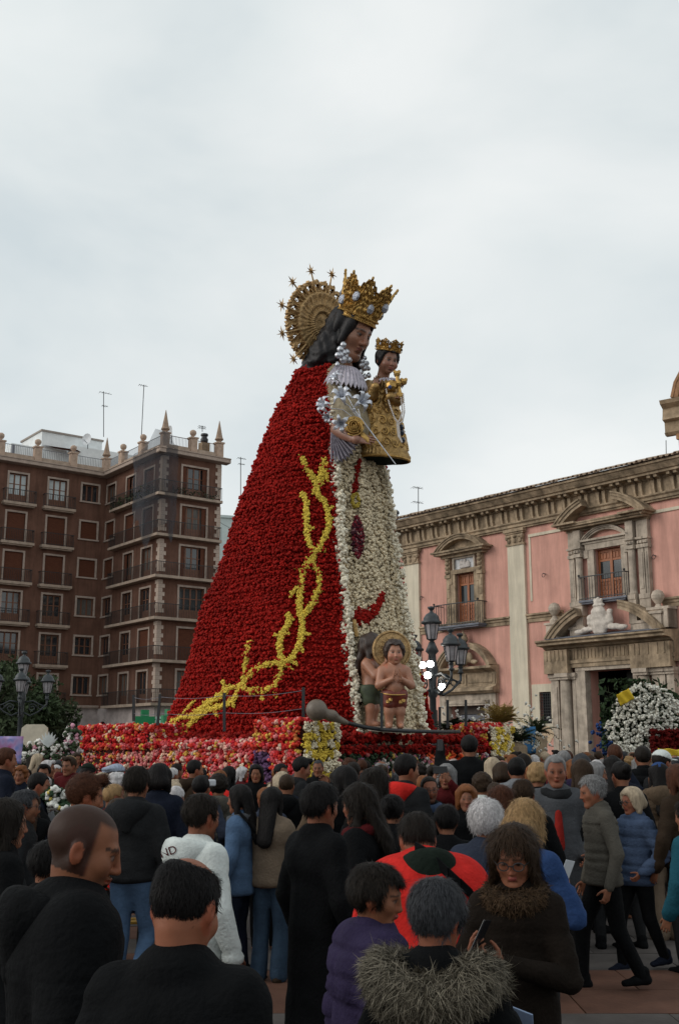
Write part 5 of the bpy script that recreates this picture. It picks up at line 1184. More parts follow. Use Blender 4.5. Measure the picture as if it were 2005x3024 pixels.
# red ribbon shape and rosary on the dress
def on_dress(px, py, off=.07):
    # nearest dress point along the view ray
    best = None
    for Y in np.arange(23.5, 27.5, .02):
        p = atl(px, py, Y); z = p[2]; af, bf = np.interp(z, zs, AF), np.interp(z, zs, BF); s_ = (1 - (-p[1]) / bf) / 2
        if 0 <= s_ <= 1:
            a_, b_ = dress_pt(s_, z)
            if p[0] < a_ + off: return p
    return atl(px, py, 25.5)
P = []
for i in range(110):
    t = g.uniform(); x = np.interp(t, [0, .35, .7, 1], [1070, 1130, 1195, 1235]); y = np.interp(t, [0, .35, .7, 1], [925, 925, 890, 790]) + g.normal() * (16 if t < .7 else 10); px, py = z4(x, y); P.append(on_dress(px, py))
blobs('red_ribbon_flowers', np.array(P), .075, RED * .9, dress, n=4, seed=38)
P = []; cc = []
for i in range(170):
    t = g.uniform(); w_ = 34 * math.sin(PI * t) ** .7; x = 1085 + g.uniform(-1, 1) * w_ + 8 * t; y = 345 + 235 * t; px, py = z4(x, y); P.append(on_dress(px, py, .1)); cc.append([(.12, .012, .02), (.05, .012, .02), (.3, .16, .16), (.2, .02, .03)][g.choice(4, p=[.4, .3, .1, .2])])
for i in range(60):
    t = g.uniform(); x = np.interp(t, [0, .5, 1], [1100, 1085, 1070]) + g.normal() * 5; y = 20 + 190 * t; px, py = z4(x, y); P.append(on_dress(px, py, .1)); cc.append(RED * .6)
for i in range(40):
    t = g.uniform(0, 6.28); px, py = z4(1078 + 18 * math.cos(t), 250 + 38 * math.sin(t)); P.append(on_dress(px, py, .1)); cc.append((.4, .3, .05))
blobs('dark_rosary_flowers', np.array(P), .05, np.array(cc), dress, n=4, seed=39)
# ------------------------------------------------------------------ statue: head, hair, crown, halo, jewels
GOLD = mat('worn_gilding', (0.44, 0.27, 0.085), 0.36, 0.35, 9, 0.5, metal=0.85, bscale=38)
GOLDD = mat('embossed_gold_cloth', (0.36, 0.225, 0.085), 0.42, 0.4, 7, 0.9, metal=0.75, bscale=22)
DGOLD = mat('aged_gold_relief', (0.42, 0.27, 0.12), 0.45, 0.4, 10, 0.9, metal=0.45, bscale=34)
SILVER = mat('bright_silver', (0.55, 0.56, 0.60), 0.3, 0.3, 14, 0.4, metal=0.9)
LACE = mat('silver_lace', (0.40, 0.37, 0.42), 0.6, 0.3, 12, 0.5, metal=0.3)
STSKIN = mat('painted_statue_skin', (0.2, 0.1, 0.06), 0.42, 0.08, 5, 0.08, attr=True)
STHAIR = mat('dark_statue_hair', (0.011, 0.009, 0.010), 0.55, 0.45, 5, 1.0, bscale=9, stretch=(1, 1, .5), spec=.3)
JEWEL = mat('pale_gemstone', (0.34, 0.36, 0.42), 0.2, 0.4, 30, 0.4, metal=0.4)
class Off:
    def __init__(s, o): s.o = np.asarray(o, float)
    def __call__(s, v): return np.asarray(v, float) - s.o
HS = 5.35; HP = R(27)
_f = np.array([math.cos(HP), 0, -math.sin(HP)]); _u = np.array([math.sin(HP), 0, math.cos(HP)])
HR = np.stack([np.cross(_f, _u), _f, _u], 1)          # head frame in statue root coords: x right, y forward, z up
HO = atl(1036, 985, 26.2)
def put(name, VQ, m, par, o=(0, 0, 0), col=None, smooth=True):
    return link(name, np_mesh(name, VQ[0] - np.asarray(o), VQ[1], col, smooth), m, par)
s = SDF(HO - [.75, .7, 1.25], HO + [.75, .7, .75], .03); add_head(s, HR, HO, HS, nose=.95, jaw=.85, ears=False)
s.cap(HO + HR @ np.array([0, -.03, -.13]) * HS, HO + np.array([-.25, 0, -1.3]), .28, .42, .1)
V, Q = s.net(); SK = (.28, .13, .08)
put('head', (V, Q), STSKIN, statue, col=head_paint(V, HR, HO, HS, SK, lips=(.16, .045, .035), brow=(.03, .018, .015), iris=(.015, .01, .008)))
hair_mesh('hair', STHAIR, statue, HR, HO, HS, 'wavy', 3, h=.038, vol=.75)
s = SDF(HO + [-1.7, -1.1, -1.75], HO + [.5, 1.1, .6], .042)       # heavy locks running back over the shoulders
pts_ = [HO + HR @ np.array(p) * HS for p in ((.0, -.06, .05), (.02, -.12, -.05))]
for sg in (1, -1):
    s.cap(HO + [-.15, -sg * .36, .15], HO + [-.5, -sg * .50, -.55], .24, .30, .1); s.cap(HO + [-.5, -sg * .50, -.55], HO + [-.98, -sg * .48, -1.15], .30, .24, .1)
s.cap(HO + [-.35, 0, .2], HO + [-1.0, 0, -.8], .42, .5, .15); s.cap(HO + [-1.0, 0, -.8], HO + [-1.25, .1, -1.2], .45, .35, .15); s.cap(HO + [-.02, -.42, -.1], HO + [-.22, -.46, -.75], .12, .15, .08); s.cap(HO + [-.02, .42, -.1], HO + [-.2, .46, -.95], .12, .15, .08)
V, Q = s.net(); N = vnorm(V, Q); V = V + N * (wob(V * [1, 1, .7], 22, 6) * .065 + wob(V, 46, 7) * .03)[:, None]
put('hair_locks', (V, Q), STHAIR, statue)
# crown
CB = HO + HR @ np.array([0, .004, .062]) * HS
_cp = R(28); _cf = np.array([math.cos(_cp), 0, -math.sin(_cp)]); _cu = np.array([math.sin(_cp), 0, math.cos(_cp)]); CR = np.stack([np.cross(_cf, _cu), _cf, _cu], 1)
def crown(name, o, Rm, r0, r1, h, peaks, par, m=GOLD, nt=240, nz=34, gem=JEWEL, th=.035, ng=8):
    V = []; F = []; T = np.linspace(0, 2 * PI, nt, endpoint=False)
    _w = ((T * peaks / (2 * PI)) + .5) % 1 - .5; top = h * (1 - .27 * np.clip(np.abs(_w) * 2.1, 0, 1) ** 1.3) + h * .025 * np.cos(T * peaks * 6)
    for lay in (0, 1):
        for k in range(nz):
            v = k / (nz - 1); zz = v * top; r = r0 + (r1 - r0) * (zz / h) ** 1.25 + (.02 if k in (1, 2) else 0) - lay * th
            rel = 0.0 if lay else (.022 * np.sin(T * peaks * 2 + 5 * np.sin(v * 7)) * np.sin(v * 19 + 2 * np.sin(T * peaks)) + .016 * np.sin(T * 31 + v * 40 * np.sin(T * 4))) * (v > .12)
            V.append(np.stack([(r + rel) * np.cos(T), (r + rel) * np.sin(T), zz], 1))
    V = np.concatenate(V); B = nt * nz; hole = set()
    for k in range(nz - 1):
        v = (k + .5) / (nz - 1)
        for j in range(nt):
            u = (j / nt * peaks) % 1.0; d = min(abs(u - .0), abs(u - 1)); e_ = abs(u - .5)
            if .66 < v < .9 and (((u * 4) % 1 - .5) ** 2 * 5 + ((v - .63) / .3 * 2 % 1 - .5) ** 2 * 6 < .2): hole.add((k, j))
    for lay in (0, 1):
        for k in range(nz - 1):
            for j in range(nt):
                if (k, j) in hole: continue
                a, b, c, d = lay * B + k * nt + j, lay * B + k * nt + (j + 1) % nt, lay * B + (k + 1) * nt + (j + 1) % nt, lay * B + (k + 1) * nt + j
                F.append((a, b, c, d) if lay == 0 else (d, c, b, a))
    for j in range(nt): F.append(((nz - 1) * nt + j, (nz - 1) * nt + (j + 1) % nt, B + (nz - 1) * nt + (j + 1) % nt, B + (nz - 1) * nt + j))
    ob = MB(lambda v: v @ Rm.T + o).add(V, F).build(name, m, par)
    for i in range(peaks):
        tm_ = 2 * PI * i / peaks; b_ = MB(lambda v: v @ Rm.T + o); b_.ball((r1 * 1.0 * math.cos(tm_), r1 * 1.0 * math.sin(tm_), h * 1.0), .035 * h, 7, (1, 1, 1.4)); 
        for sx in (-1, 1): b_.ball((r1 * .99 * math.cos(tm_ + sx * .09), r1 * .99 * math.sin(tm_ + sx * .09), h * .93), .03 * h, 6)
        b_.build('crown_leaf', m, ob)
    for zz, rr_ in ((.02, r0 + .03), (.13 * h, r0 + .05)):
        bd = MB(lambda v: v @ Rm.T + o)
        for i in range(64): t = 2 * PI * i / 64; bd.ball((rr_ * math.cos(t), rr_ * math.sin(t), zz), .026 * h, 5)
        bd.build('bead_rim', m, ob)
    for i in range(ng):
        t = 2 * PI * (i + .5) / ng; zz = h * (.34 if i % 2 else .5); r = r0 + (r1 - r0) * (zz / h) ** 1.25 + .03; gm_ = MB(lambda v: v @ Rm.T + o)
        gm_.ball((r * math.cos(t), r * math.sin(t), zz), .10 * h, 8, (abs(math.sin(t)) * .8 + .3, abs(math.cos(t)) * .8 + .3, 1.25)); gm_.build('gemstone', gem, ob)
    return ob
crown('crown', CB, CR, .485, .70, 1.08, 8, statue)
# halo with rays and stars
HC = atl(948, 958, 26.85); _hp = R(9); _hf = np.array([math.cos(_hp), 0, -math.sin(_hp)]); _hu = np.array([math.sin(_hp), 0, math.cos(_hp)])
HRM = rot(0, 0, R(-8)) @ np.stack([np.cross(_hf, _hu), _hf, _hu], 1); hfr = lambda v: (np.asarray(v) * 1.14) @ HRM.T + HC
nt, V, F = 192, [], []
prof = [(0, .07), (.12, .09), (.2, .06), (.25, .06), (.27, .11), (.30, .11), (.32, .05), (.40, .06), (.44, .09), (.47, .05), (.60, .07), (.66, .1), (.70, .1), (.72, .03), (.73, -.04)]
T = np.linspace(0, 2 * PI, nt, endpoint=False)
for r, y in prof:
    rel = (.016 * np.sin(T * 24) if .47 < r < .62 else .02 * np.cos(T * 2 + .6) * np.cos(r * 22) if r < .24 else .01 * np.sin(T * 40)) * (r > .05); V.append(np.stack([r * np.cos(T), y + rel, r * 1.02 * np.sin(T)], 1))
for i in range(len(prof) - 1):
    for j in range(nt): F.append((i * nt + j, (i + 1) * nt + j, (i + 1) * nt + (j + 1) % nt, i * nt + (j + 1) % nt))
halo = MB(hfr).add(np.concatenate(V), F).build('halo', DGOLD, statue, smooth=True)
V, F = [], []; nr = 8
for lay, y0 in ((0, .03), (1, -.05)):
    for k in range(nr):
        v = k / (nr - 1); rad = .66 + v * (.27 + .055 * np.abs(np.cos(T * 12)) ** .6 + .02 * np.cos(T * 72)); yy = y0 + (.035 * np.cos(T * 24) + .02 * np.sin(T * 60 + v * 9)) * (1 if lay == 0 else .5) - .05 * v
        V.append(np.stack([rad * np.cos(T), yy + 0 * T, rad * 1.02 * np.sin(T)], 1))
B = nt * nr
for lay in (0, 1):
    for k in range(nr - 1):
        for j in range(nt):
            if 2 <= k <= 4 and (j * 24 / nt) % 1 > .62 and k != 3 - (j % 2): continue
            a, b, c, d = lay * B + k * nt + j, lay * B + k * nt + (j + 1) % nt, lay * B + (k + 1) * nt + (j + 1) % nt, lay * B + (k + 1) * nt + j; F.append((d, c, b, a) if lay == 0 else (a, b, c, d))
for j in range(nt): F.append(((nr - 1) * nt + j, (nr - 1) * nt + (j + 1) % nt, B + (nr - 1) * nt + (j + 1) % nt, B + (nr - 1) * nt + j))
MB(hfr).add(np.concatenate(V), F).build('leaf_border', DGOLD, halo)
for i in range(12):
    t = R(90 + 6 + 30 * i); c, k = math.cos(t), math.sin(t)
    MB(hfr).tube([(c * .7, .06, k * .71), (c * 1.13, .04, k * 1.14)], [.03, .016], 6).build('ray', DGOLD, halo)
    st = MB(lambda v: hfr(np.asarray(v) @ np.array([[c, 0, k], [0, 1, 0], [-k, 0, c]]) + np.array([c * 1.2, .04, k * 1.21])))
    po = []; 
    for j in range(16): a = 2 * PI * j / 16; rr_ = (.18 if j % 4 == 0 else .135) if j % 2 == 0 else .042; po.append((rr_ * math.cos(a), 0, rr_ * math.sin(a)))
    st.add(po + [(0, .045, 0), (0, -.045, 0)], [(j, (j + 1) % 16, 16) for j in range(16)] + [((j + 1) % 16, j, 17) for j in range(16)]); st.build('star', DGOLD, halo)
# earrings
def earring(px, py, Y, k):
    o = atl(px, py, Y); m = MB(lambda v: np.asarray(v) + o)
    for (x, z, r) in ((0, .12, .05), (-.05, .03, .055), (.05, .03, .055), (0, .0, .06), (-.09, -.07, .05), (.09, -.07, .05), (0, -.1, .06), (-.035, -.04, .05), (.045, -.05, .05)): m.ball((.05 * x, -x * k * 1.35, z * k), r * k, 8)
    ob = m.build('earring', SILVER, statue, smooth=True)
    for (x, z) in ((-.13, -.2), (0, -.26), (.13, -.2)): MB(lambda v: np.asarray(v) + o).lathe([(.01, .07), (.04, .04), (.066, -.02), (.05, -.07), (.01, -.085)], (0, -x * k, z * k), 8, ).build('pearl_drop', SILVER, ob, smooth=True)
earring(1014, 1042, 25.65, 1.75); earring(1077, 1074, 26.2, 1.25)
# pleated collar, chest, sleeve
def pleats(name, c, axis_u, axis_v, nrm, r0, r1, a0, a1, n, par, dep=.05, ru=1.0, rv=1.0, back=0.0):
    V = []; F = []; m = 9; K = n * 4
    for i in range(K + 1):
        a = a0 + (a1 - a0) * i / K; z_ = (1 - abs((i % 4) - 2)) * dep
        for j in range(m):
            t = j / (m - 1); r = r0 + (r1 - r0) * t * (1 + .04 * math.cos(i * PI / 2)); V.append(np.asarray(c) + np.asarray(axis_u) * math.cos(a) * r * ru + np.asarray(axis_v) * math.sin(a) * r * rv + np.asarray(nrm) * (z_ * (.25 + t) - back * t * t))
    for i in range(K):
        for j in range(m - 1): F.append((i * m + j, (i + 1) * m + j, (i + 1) * m + j + 1, i * m + j + 1))
    o = MB().add(V, F).build(name, LACE, par, smooth=False); sd = o.modifiers.new('thickness', 'SOLIDIFY'); sd.thickness = .012; return o
nk = atl(1018, 1085, 25.85)
pleats('lace_collar', nk + [-.02, 0, .02], np.array([.9, 0, -.25]), np.array([0, -1.0, 0]), np.array([.2, 0, 1.0]), .26, .80, -1.75, 1.75, 20, statue, .05, 1.05, .62, .5)
s = SDF(nk + [-1.1, -1.1, -1.9], nk + [.8, 1.1, .2], .06); s.cap(nk + [-.3, .1, -.2], nk + [.12, .1, -1.6], .40, .60, .1, (.85, 1.0, 1))
V, Q = s.net(); N = vnorm(V, Q); V = V + N * (wob(V, 18, 2) * .02)[:, None]; put('brocade_bodice', (V, Q), mat('grey_gold_brocade', (.30, .25, .17), .7, .4, 9, .6), statue)
# right forearm, lace cuff, hand
wr = atl(1052, 1298, 24.85); el = atl(1000, 1270, 25.3)
s = SDF(np.minimum(wr, el) - .45, np.maximum(wr, el) + .45, .035); s.cap(el, wr, .2, .115, .05); HV = s.net()
hd = place_hand(wr + [.0, 0, 0], atl(1150, 1303, 24.8) - wr, [0.2, 1, -.2], False, 2.75, curl=.22, spread=.6, thumb=.3)
VQ = join_meshes([HV, hd]); put('hand', VQ, STSKIN, statue, col=np.tile(np.array((.30, .145, .10)), (len(VQ[0]), 1)))
cu = atl(985, 1283, 25.45)
for nm, r0, r1, a0, a1 in (('lace_cuff', .08, .80, -1.95, -.10),):
    ex = (atl(1085, 1283, 25.3) - cu); ex /= np.linalg.norm(ex); ez = np.array([0, 0, 1.0]); nn = np.cross(ex, ez)
    pleats(nm, atl(978, 1272, 25.25) + [0, 0, .06], ex * .9, ez * 1.12, -nn if nn[1] > 0 else nn, .1, .78, -1.62, -.06, 11, statue, .07)
pleats('lace_cuff', atl(980, 1290, 25.35), ex * .7, ez * .75, (-nn if nn[1] > 0 else nn), .1, .6, -1.6, .5, 10, statue, .06)
# lily spray and sceptre, held in the hand
LO = at(1020, 1215, 25.2)
lily = empty('lily_spray', LO, 0, 'spray of silver lilies held before the chest of the tall statue', 'lily spray')
PETM = mat('silver_petal', (0.62, 0.64, 0.70), 0.38, 0.25, 8, 0.2, metal=0.35)
def lily_flower(px, py, Y, s_, dirv, seed):
    g2 = np.random.default_rng(seed); c = at(px, py, Y) - LO; d = np.array(dirv, float); d /= np.linalg.norm(d); Rm = frame_to(d, [.3, .2, 1]); V = []; F = []
    for k in range(6):
        a = 2 * PI * k / 6 + g2.uniform(-.1, .1); b0 = len(V)
        for i in range(9):
            t = i / 8; r = .05 + .62 * t - .05 * t * t; z = .12 + .55 * math.sin(t * 2.1) - .55 * max(0, t - .55) ** 1.3 * 2.2; w = .145 * math.sin(PI * min(1, t * .93 + .07)) ** .8 * (1 if k % 2 else .8)
            for q in (-1, 0, 1):
                x, y = r * math.cos(a) - q * w * math.sin(a), r * math.sin(a) + q * w * math.cos(a); V.append(((x, y, z - .06 * (q == 0))))
        for i in range(8):
            for q in (0, 1): F.append((b0 + i * 3 + q, b0 + i * 3 + q + 1, b0 + i * 3 + q + 4, b0 + i * 3 + q + 3))
    ob = MB(lambda v: np.asarray(v) * s_ @ Rm.T + c).add(V, F).build('lily_flower', PETM, lily, smooth=True); sd = ob.modifiers.new('thickness', 'SOLIDIFY'); sd.thickness = .012
    MB(lambda v: np.asarray(v) * s_ @ Rm.T + c).tube([(0, 0, -.25), (0, 0, .1), (.03, 0, .6)], [.03, .09, .02], 6).build('stamen', SILVER, ob)
for i, (px, py, Y, s_, d) in enumerate(((1010, 1178, 24.9, .44, (-.1, -1, .3)), (1062, 1192, 24.9, .44, (.4, -1, .15)), (968, 1200, 24.95, .38, (-.8, -.8, .1)), (1008, 1250, 24.95, .38, (-.1, -1, -.35)), (1000, 1124, 25.0, .32, (-.6, -.5, .5)), (975, 1228, 25.05, .26, (-.6, -.8, -.6)), (955, 1205, 25.1, .17, (-1, -.3, .2)))): lily_flower(px, py, Y, s_, d, i)
st = MB(lambda v: np.asarray(v) - LO)
for px, py in ((1010, 1185), (1060, 1198), (972, 1205), (1000, 1130), (1008, 1245)): st.tube([at(px, py, 25.05), at((px + 1055) / 2, (py + 1240) / 2 - 12, 25.12), at(1070, 1255, 25.12)], .011, 5)
st.build('stem', SILVER, lily)
a, b = at(1046, 1210, 25.0), at(1168, 1371, 24.95); t = empty('silver_rod', a, 0, 'thin silver rod pointing down from the hand of the tall statue', 'sceptre'); MB(Off(a)).tube([a, b], [.022, .01], 7).build('rod', SILVER, t); MB(Off(a)).ball(a, .05, 8).build('knob', SILVER, t)
RO = at(1045, 1262, 24.85); t = empty('gold_rose', RO, 0, 'round gold rose beside the silver lilies, above the statue hand', 'gold rose')
for k in range(12):
    a_ = k * 2.4; r = .028 + .0155 * k; V = []; F = []
    for i in range(9):
        for j in range(5): aa = a_ + (i / 8 - .5) * 2.3; v = j / 4; V.append(((r + .03 * v * (1 + k * .08)) * math.cos(aa), -.16 + .012 * k - .09 * v + .05 * v * v * (k > 5) * 1.5, (r + .03 * v * (1 + k * .08)) * math.sin(aa)))
    for i in range(8):
        for j in range(4): F.append((i * 5 + j, (i + 1) * 5 + j, (i + 1) * 5 + j + 1, i * 5 + j + 1))
    ob = MB().add(V, F).build('petal', GOLD, t, smooth=True); sd = ob.modifiers.new('thickness', 'SOLIDIFY'); sd.thickness = .01
MB().ball((0, -.02, 0), .2, 12, (1, .45, 1)).build('rose_base', GOLD, t, smooth=True)
MB().tube([(.12, 0, -.1), (.3, .02, -.3), (.36, .0, -.5)], [.07, .09, .02], 8).build('leaf', GOLD, t, smooth=True)

# ------------------------------------------------------------------ child statue on her arm
CO = at(1140, 1365, 26.1)
child = empty('child_statue', CO, 0, 'crowned child statue in an embossed gold robe, held high beside the tall statue', 'statue')
ct, cb = at(1124, 1118, 26.15) - CO, at(1137, 1358, 26.0) - CO
ax = ct - cb; H_ = np.linalg.norm(ax); ax /= H_; CFR = frame_to(ax, [.55, -.83, 0]); cfr = lambda v: np.asarray(v) @ CFR.T + cb
V = []; F = []; nt = 160; prof = [(.60, -.02), (.635, .03), (.63, .1), (.60, .12), (.60, .16), (.585, .35), (.53, .7), (.46, 1.1), (.40, 1.4), (.34, 1.65), (.27, 1.86), (.16, 1.98)]; rs_, zs_ = zip(*prof)
T = np.linspace(0, 2 * PI, nt, endpoint=False); ZZ = np.linspace(-.02, 1.98, 70)
for z_ in ZZ:
    r = np.interp(z_, zs_, rs_); P_ = np.stack([np.cos(T) * r, np.sin(T) * r, 0 * T + z_], 1)
    rel = .016 * wob(P_, 30, 4) + .034 * (np.abs(np.sin(T * 7 + 2.5 * np.sin(z_ * 6))) ** 2 - .5) * np.cos(z_ * 8 + 2 * np.sin(T * 5)) if z_ > .2 else .02 * np.sin(T * 40) * (.05 < z_ < .18); rr_ = r * (1 + .03 * np.sin(T * 3 + 1)) + rel; V.append(np.stack([np.cos(T) * rr_, np.sin(T) * rr_ * .86, 0 * T + z_ * H_ / 1.98 - .10 * np.sin(T) * (1 - z_ / 2)], 1))
for i in range(69):
    for j in range(nt): F.append((i * nt + j, i * nt + (j + 1) % nt, (i + 1) * nt + (j + 1) % nt, (i + 1) * nt + j))
robe = MB(cfr).add(np.concatenate(V), F).build('gold_robe', GOLDD, child, smooth=True)
em = MB(cfr); ge = np.random.default_rng(3)
for row_, zc in enumerate((.32, .58, .84, 1.1, 1.34, 1.55)):
    nn_ = int(17 - row_ * 1.6)
    for q in range(nn_):
        a0 = 2 * PI * (q + .5 * (row_ % 2)) / nn_; sg = 1 if q % 2 else -1; pts2 = []
        for u in range(15):
            rad = .115 * (1 - u / 17); aa = sg * u * .62 + row_; zz = zc + rad * math.sin(aa); rr2 = np.interp(zz, zs_, rs_) * 1.045; th_ = a0 + rad * math.cos(aa) / max(rr2, .2)
            pts2.append((rr2 * math.cos(th_), rr2 * .86 * math.sin(th_), zz * H_ / 1.98 - .10 * math.sin(th_) * (1 - zz / 2)))
        em.tube(pts2, .014, 4)
em.build('embroidery', GOLD, robe)['kind'] = 'stuff'
MB(cfr).lathe([(.575, .03), (.40, .45), (.02, .6)], (0, 0, 0), 24, 1, .86).build('robe_lining', mat('dark_green_lining', (.012, .02, .016), .9), robe)
bd = MB(cfr)
for i in range(90): t = 2 * PI * i / 90; bd.ball((.63 * math.cos(t), .545 * math.sin(t), .01 - .10 * math.sin(t)), .03, 5)
bd.build('gold_fringe', GOLD, robe)
cho = at(1143, 1068, 25.95) - CO; _fd = np.array([.40, -.87, -.28]); _fd /= np.linalg.norm(_fd); CHR = frame_to(np.cross(np.cross(_fd, [0.05, 0, 1]), _fd), _fd)
CS = 2.9; s = SDF(cho - [.5, .5, .75], cho + [.5, .5, .5], .018); add_head(s, CHR, cho, CS, nose=.8, child=True); V, Q = s.net()
put('head', (V, Q), STSKIN, child, col=head_paint(V, CHR, cho, CS, (.235, .11, .07), lips=(.22, .06, .05), blush=.6))
hair_mesh('hair', STHAIR, child, CHR, cho, CS, 'curly', 4, h=.03, vol=.8)
crown('crown', cho + CHR @ np.array([0, -.01, .083]) * CS, CHR, .285, .345, .30, 8, child, nt=120, nz=20, th=.02)
pleats('lace_collar', cho + [.0, 0, -.50], np.array([.8, -.3, 0]), np.array([.3, .8, 0]), np.array([0, 0, 1.0]), .16, .46, 0, 2 * PI, 26, child, .03, 1, 1, .12)
def arm_piece(pa, pm, pb, r0, r1, hdir, palm, left, curl, nm='arm'):
    s = SDF(np.min([pa, pm, pb], 0) - .3, np.max([pa, pm, pb], 0) + .3, .02); s.cap(pa, pm, r0, r0 * .95, .04); s.cap(pm, pb, r0, r1 * 1.1, .04); V, Q = s.net(); V = V + vnorm(V, Q) * (wob(V, 30, 2) * .012)[:, None]; sl = put('sleeve', (V, Q), GOLDD, child)
    V, Q = place_hand(pb, hdir, palm, left, 1.75, curl=curl); put('hand', (V, Q), STSKIN, child, col=np.tile(np.array((.25, .12, .08)), (len(V), 1)))
arm_piece(at(1090, 1140, 26.0) - CO, at(1098, 1165, 25.6) - CO, at(1108, 1140, 25.4) - CO, .16, .09, [.15, -.1, 1], [.2, -1, .1], False, .5)
arm_piece(at(1160, 1140, 25.8) - CO, at(1172, 1180, 25.5) - CO, at(1152, 1172, 25.25) - CO, .17, .10, [.9, .1, -.15], [0, -.2, 1], True, .9)
t = MB(Off(CO)); a, b = at(1172, 1105, 25.3), at(1181, 1172, 25.3); t.tube([a, b], .05, 8).tube([at(1162, 1137, 25.3), at(1192, 1128, 25.3)], .045, 8)
for q in (a, b, at(1162, 1137, 25.3), at(1192, 1128, 25.3)): t.ball(q, .085, 8); t.ball(q + [0.05, 0, .06], .05, 6); t.ball(q - [.05, 0, -.06], .05, 6)
t.ball(at(1155, 1140, 25.3), .15, 10).ball(at(1176, 1133, 25.28), .09, 8)
cr = t.build('gold_cross', GOLD, None); cr.location = CO; tag(cr, 'ornate gold cross held by the crowned child statue', 'cross')
MB(Off(CO)).ball(at(1151, 1143, 25.12), .05, 8).build('blue_gem', mat('blue_gem', (.03, .06, .2), .15, .1, 3, 0), cr)
pm = MB(Off(CO)); 
for line in (((1140, 1150), (1150, 1195), (1165, 1235), (1176, 1250)), ((1190, 1165), (1194, 1215), (1188, 1245), (1176, 1252)), ((1184, 1175), (1188, 1215), (1180, 1240), (1172, 1250)), ((1176, 1250), (1180, 1290), (1186, 1305)), ((1172, 1250), (1176, 1288), (1184, 1300))):
    L_ = np.array(line, float)
    for k in range(26):
        u = k / 25 * (len(L_) - 1); i = min(int(u), len(L_) - 2); q = L_[i] * (1 - u + i) + L_[i + 1] * (u - i); pm.ball(at(q[0], q[1], 25.22), .024, 5)
pr = pm.build('pearl_strands', mat('pearl', (.6, .54, .5), .3, .1, 9, 0), None); pr.location = CO; tag(pr, 'long pearl strands hanging from the hand of the child statue', 'pearl strands')
for (px, py) in ((1185, 1262), (1187, 1278), (1190, 1300)): MB(Off(CO)).ball(at(px, py, 25.3), .07, 8, (.8, .8, 1.2)).build('dark_gem', mat('dark_blue_gem', (.012, .02, .035), .12, .1, 3, 0), pr)

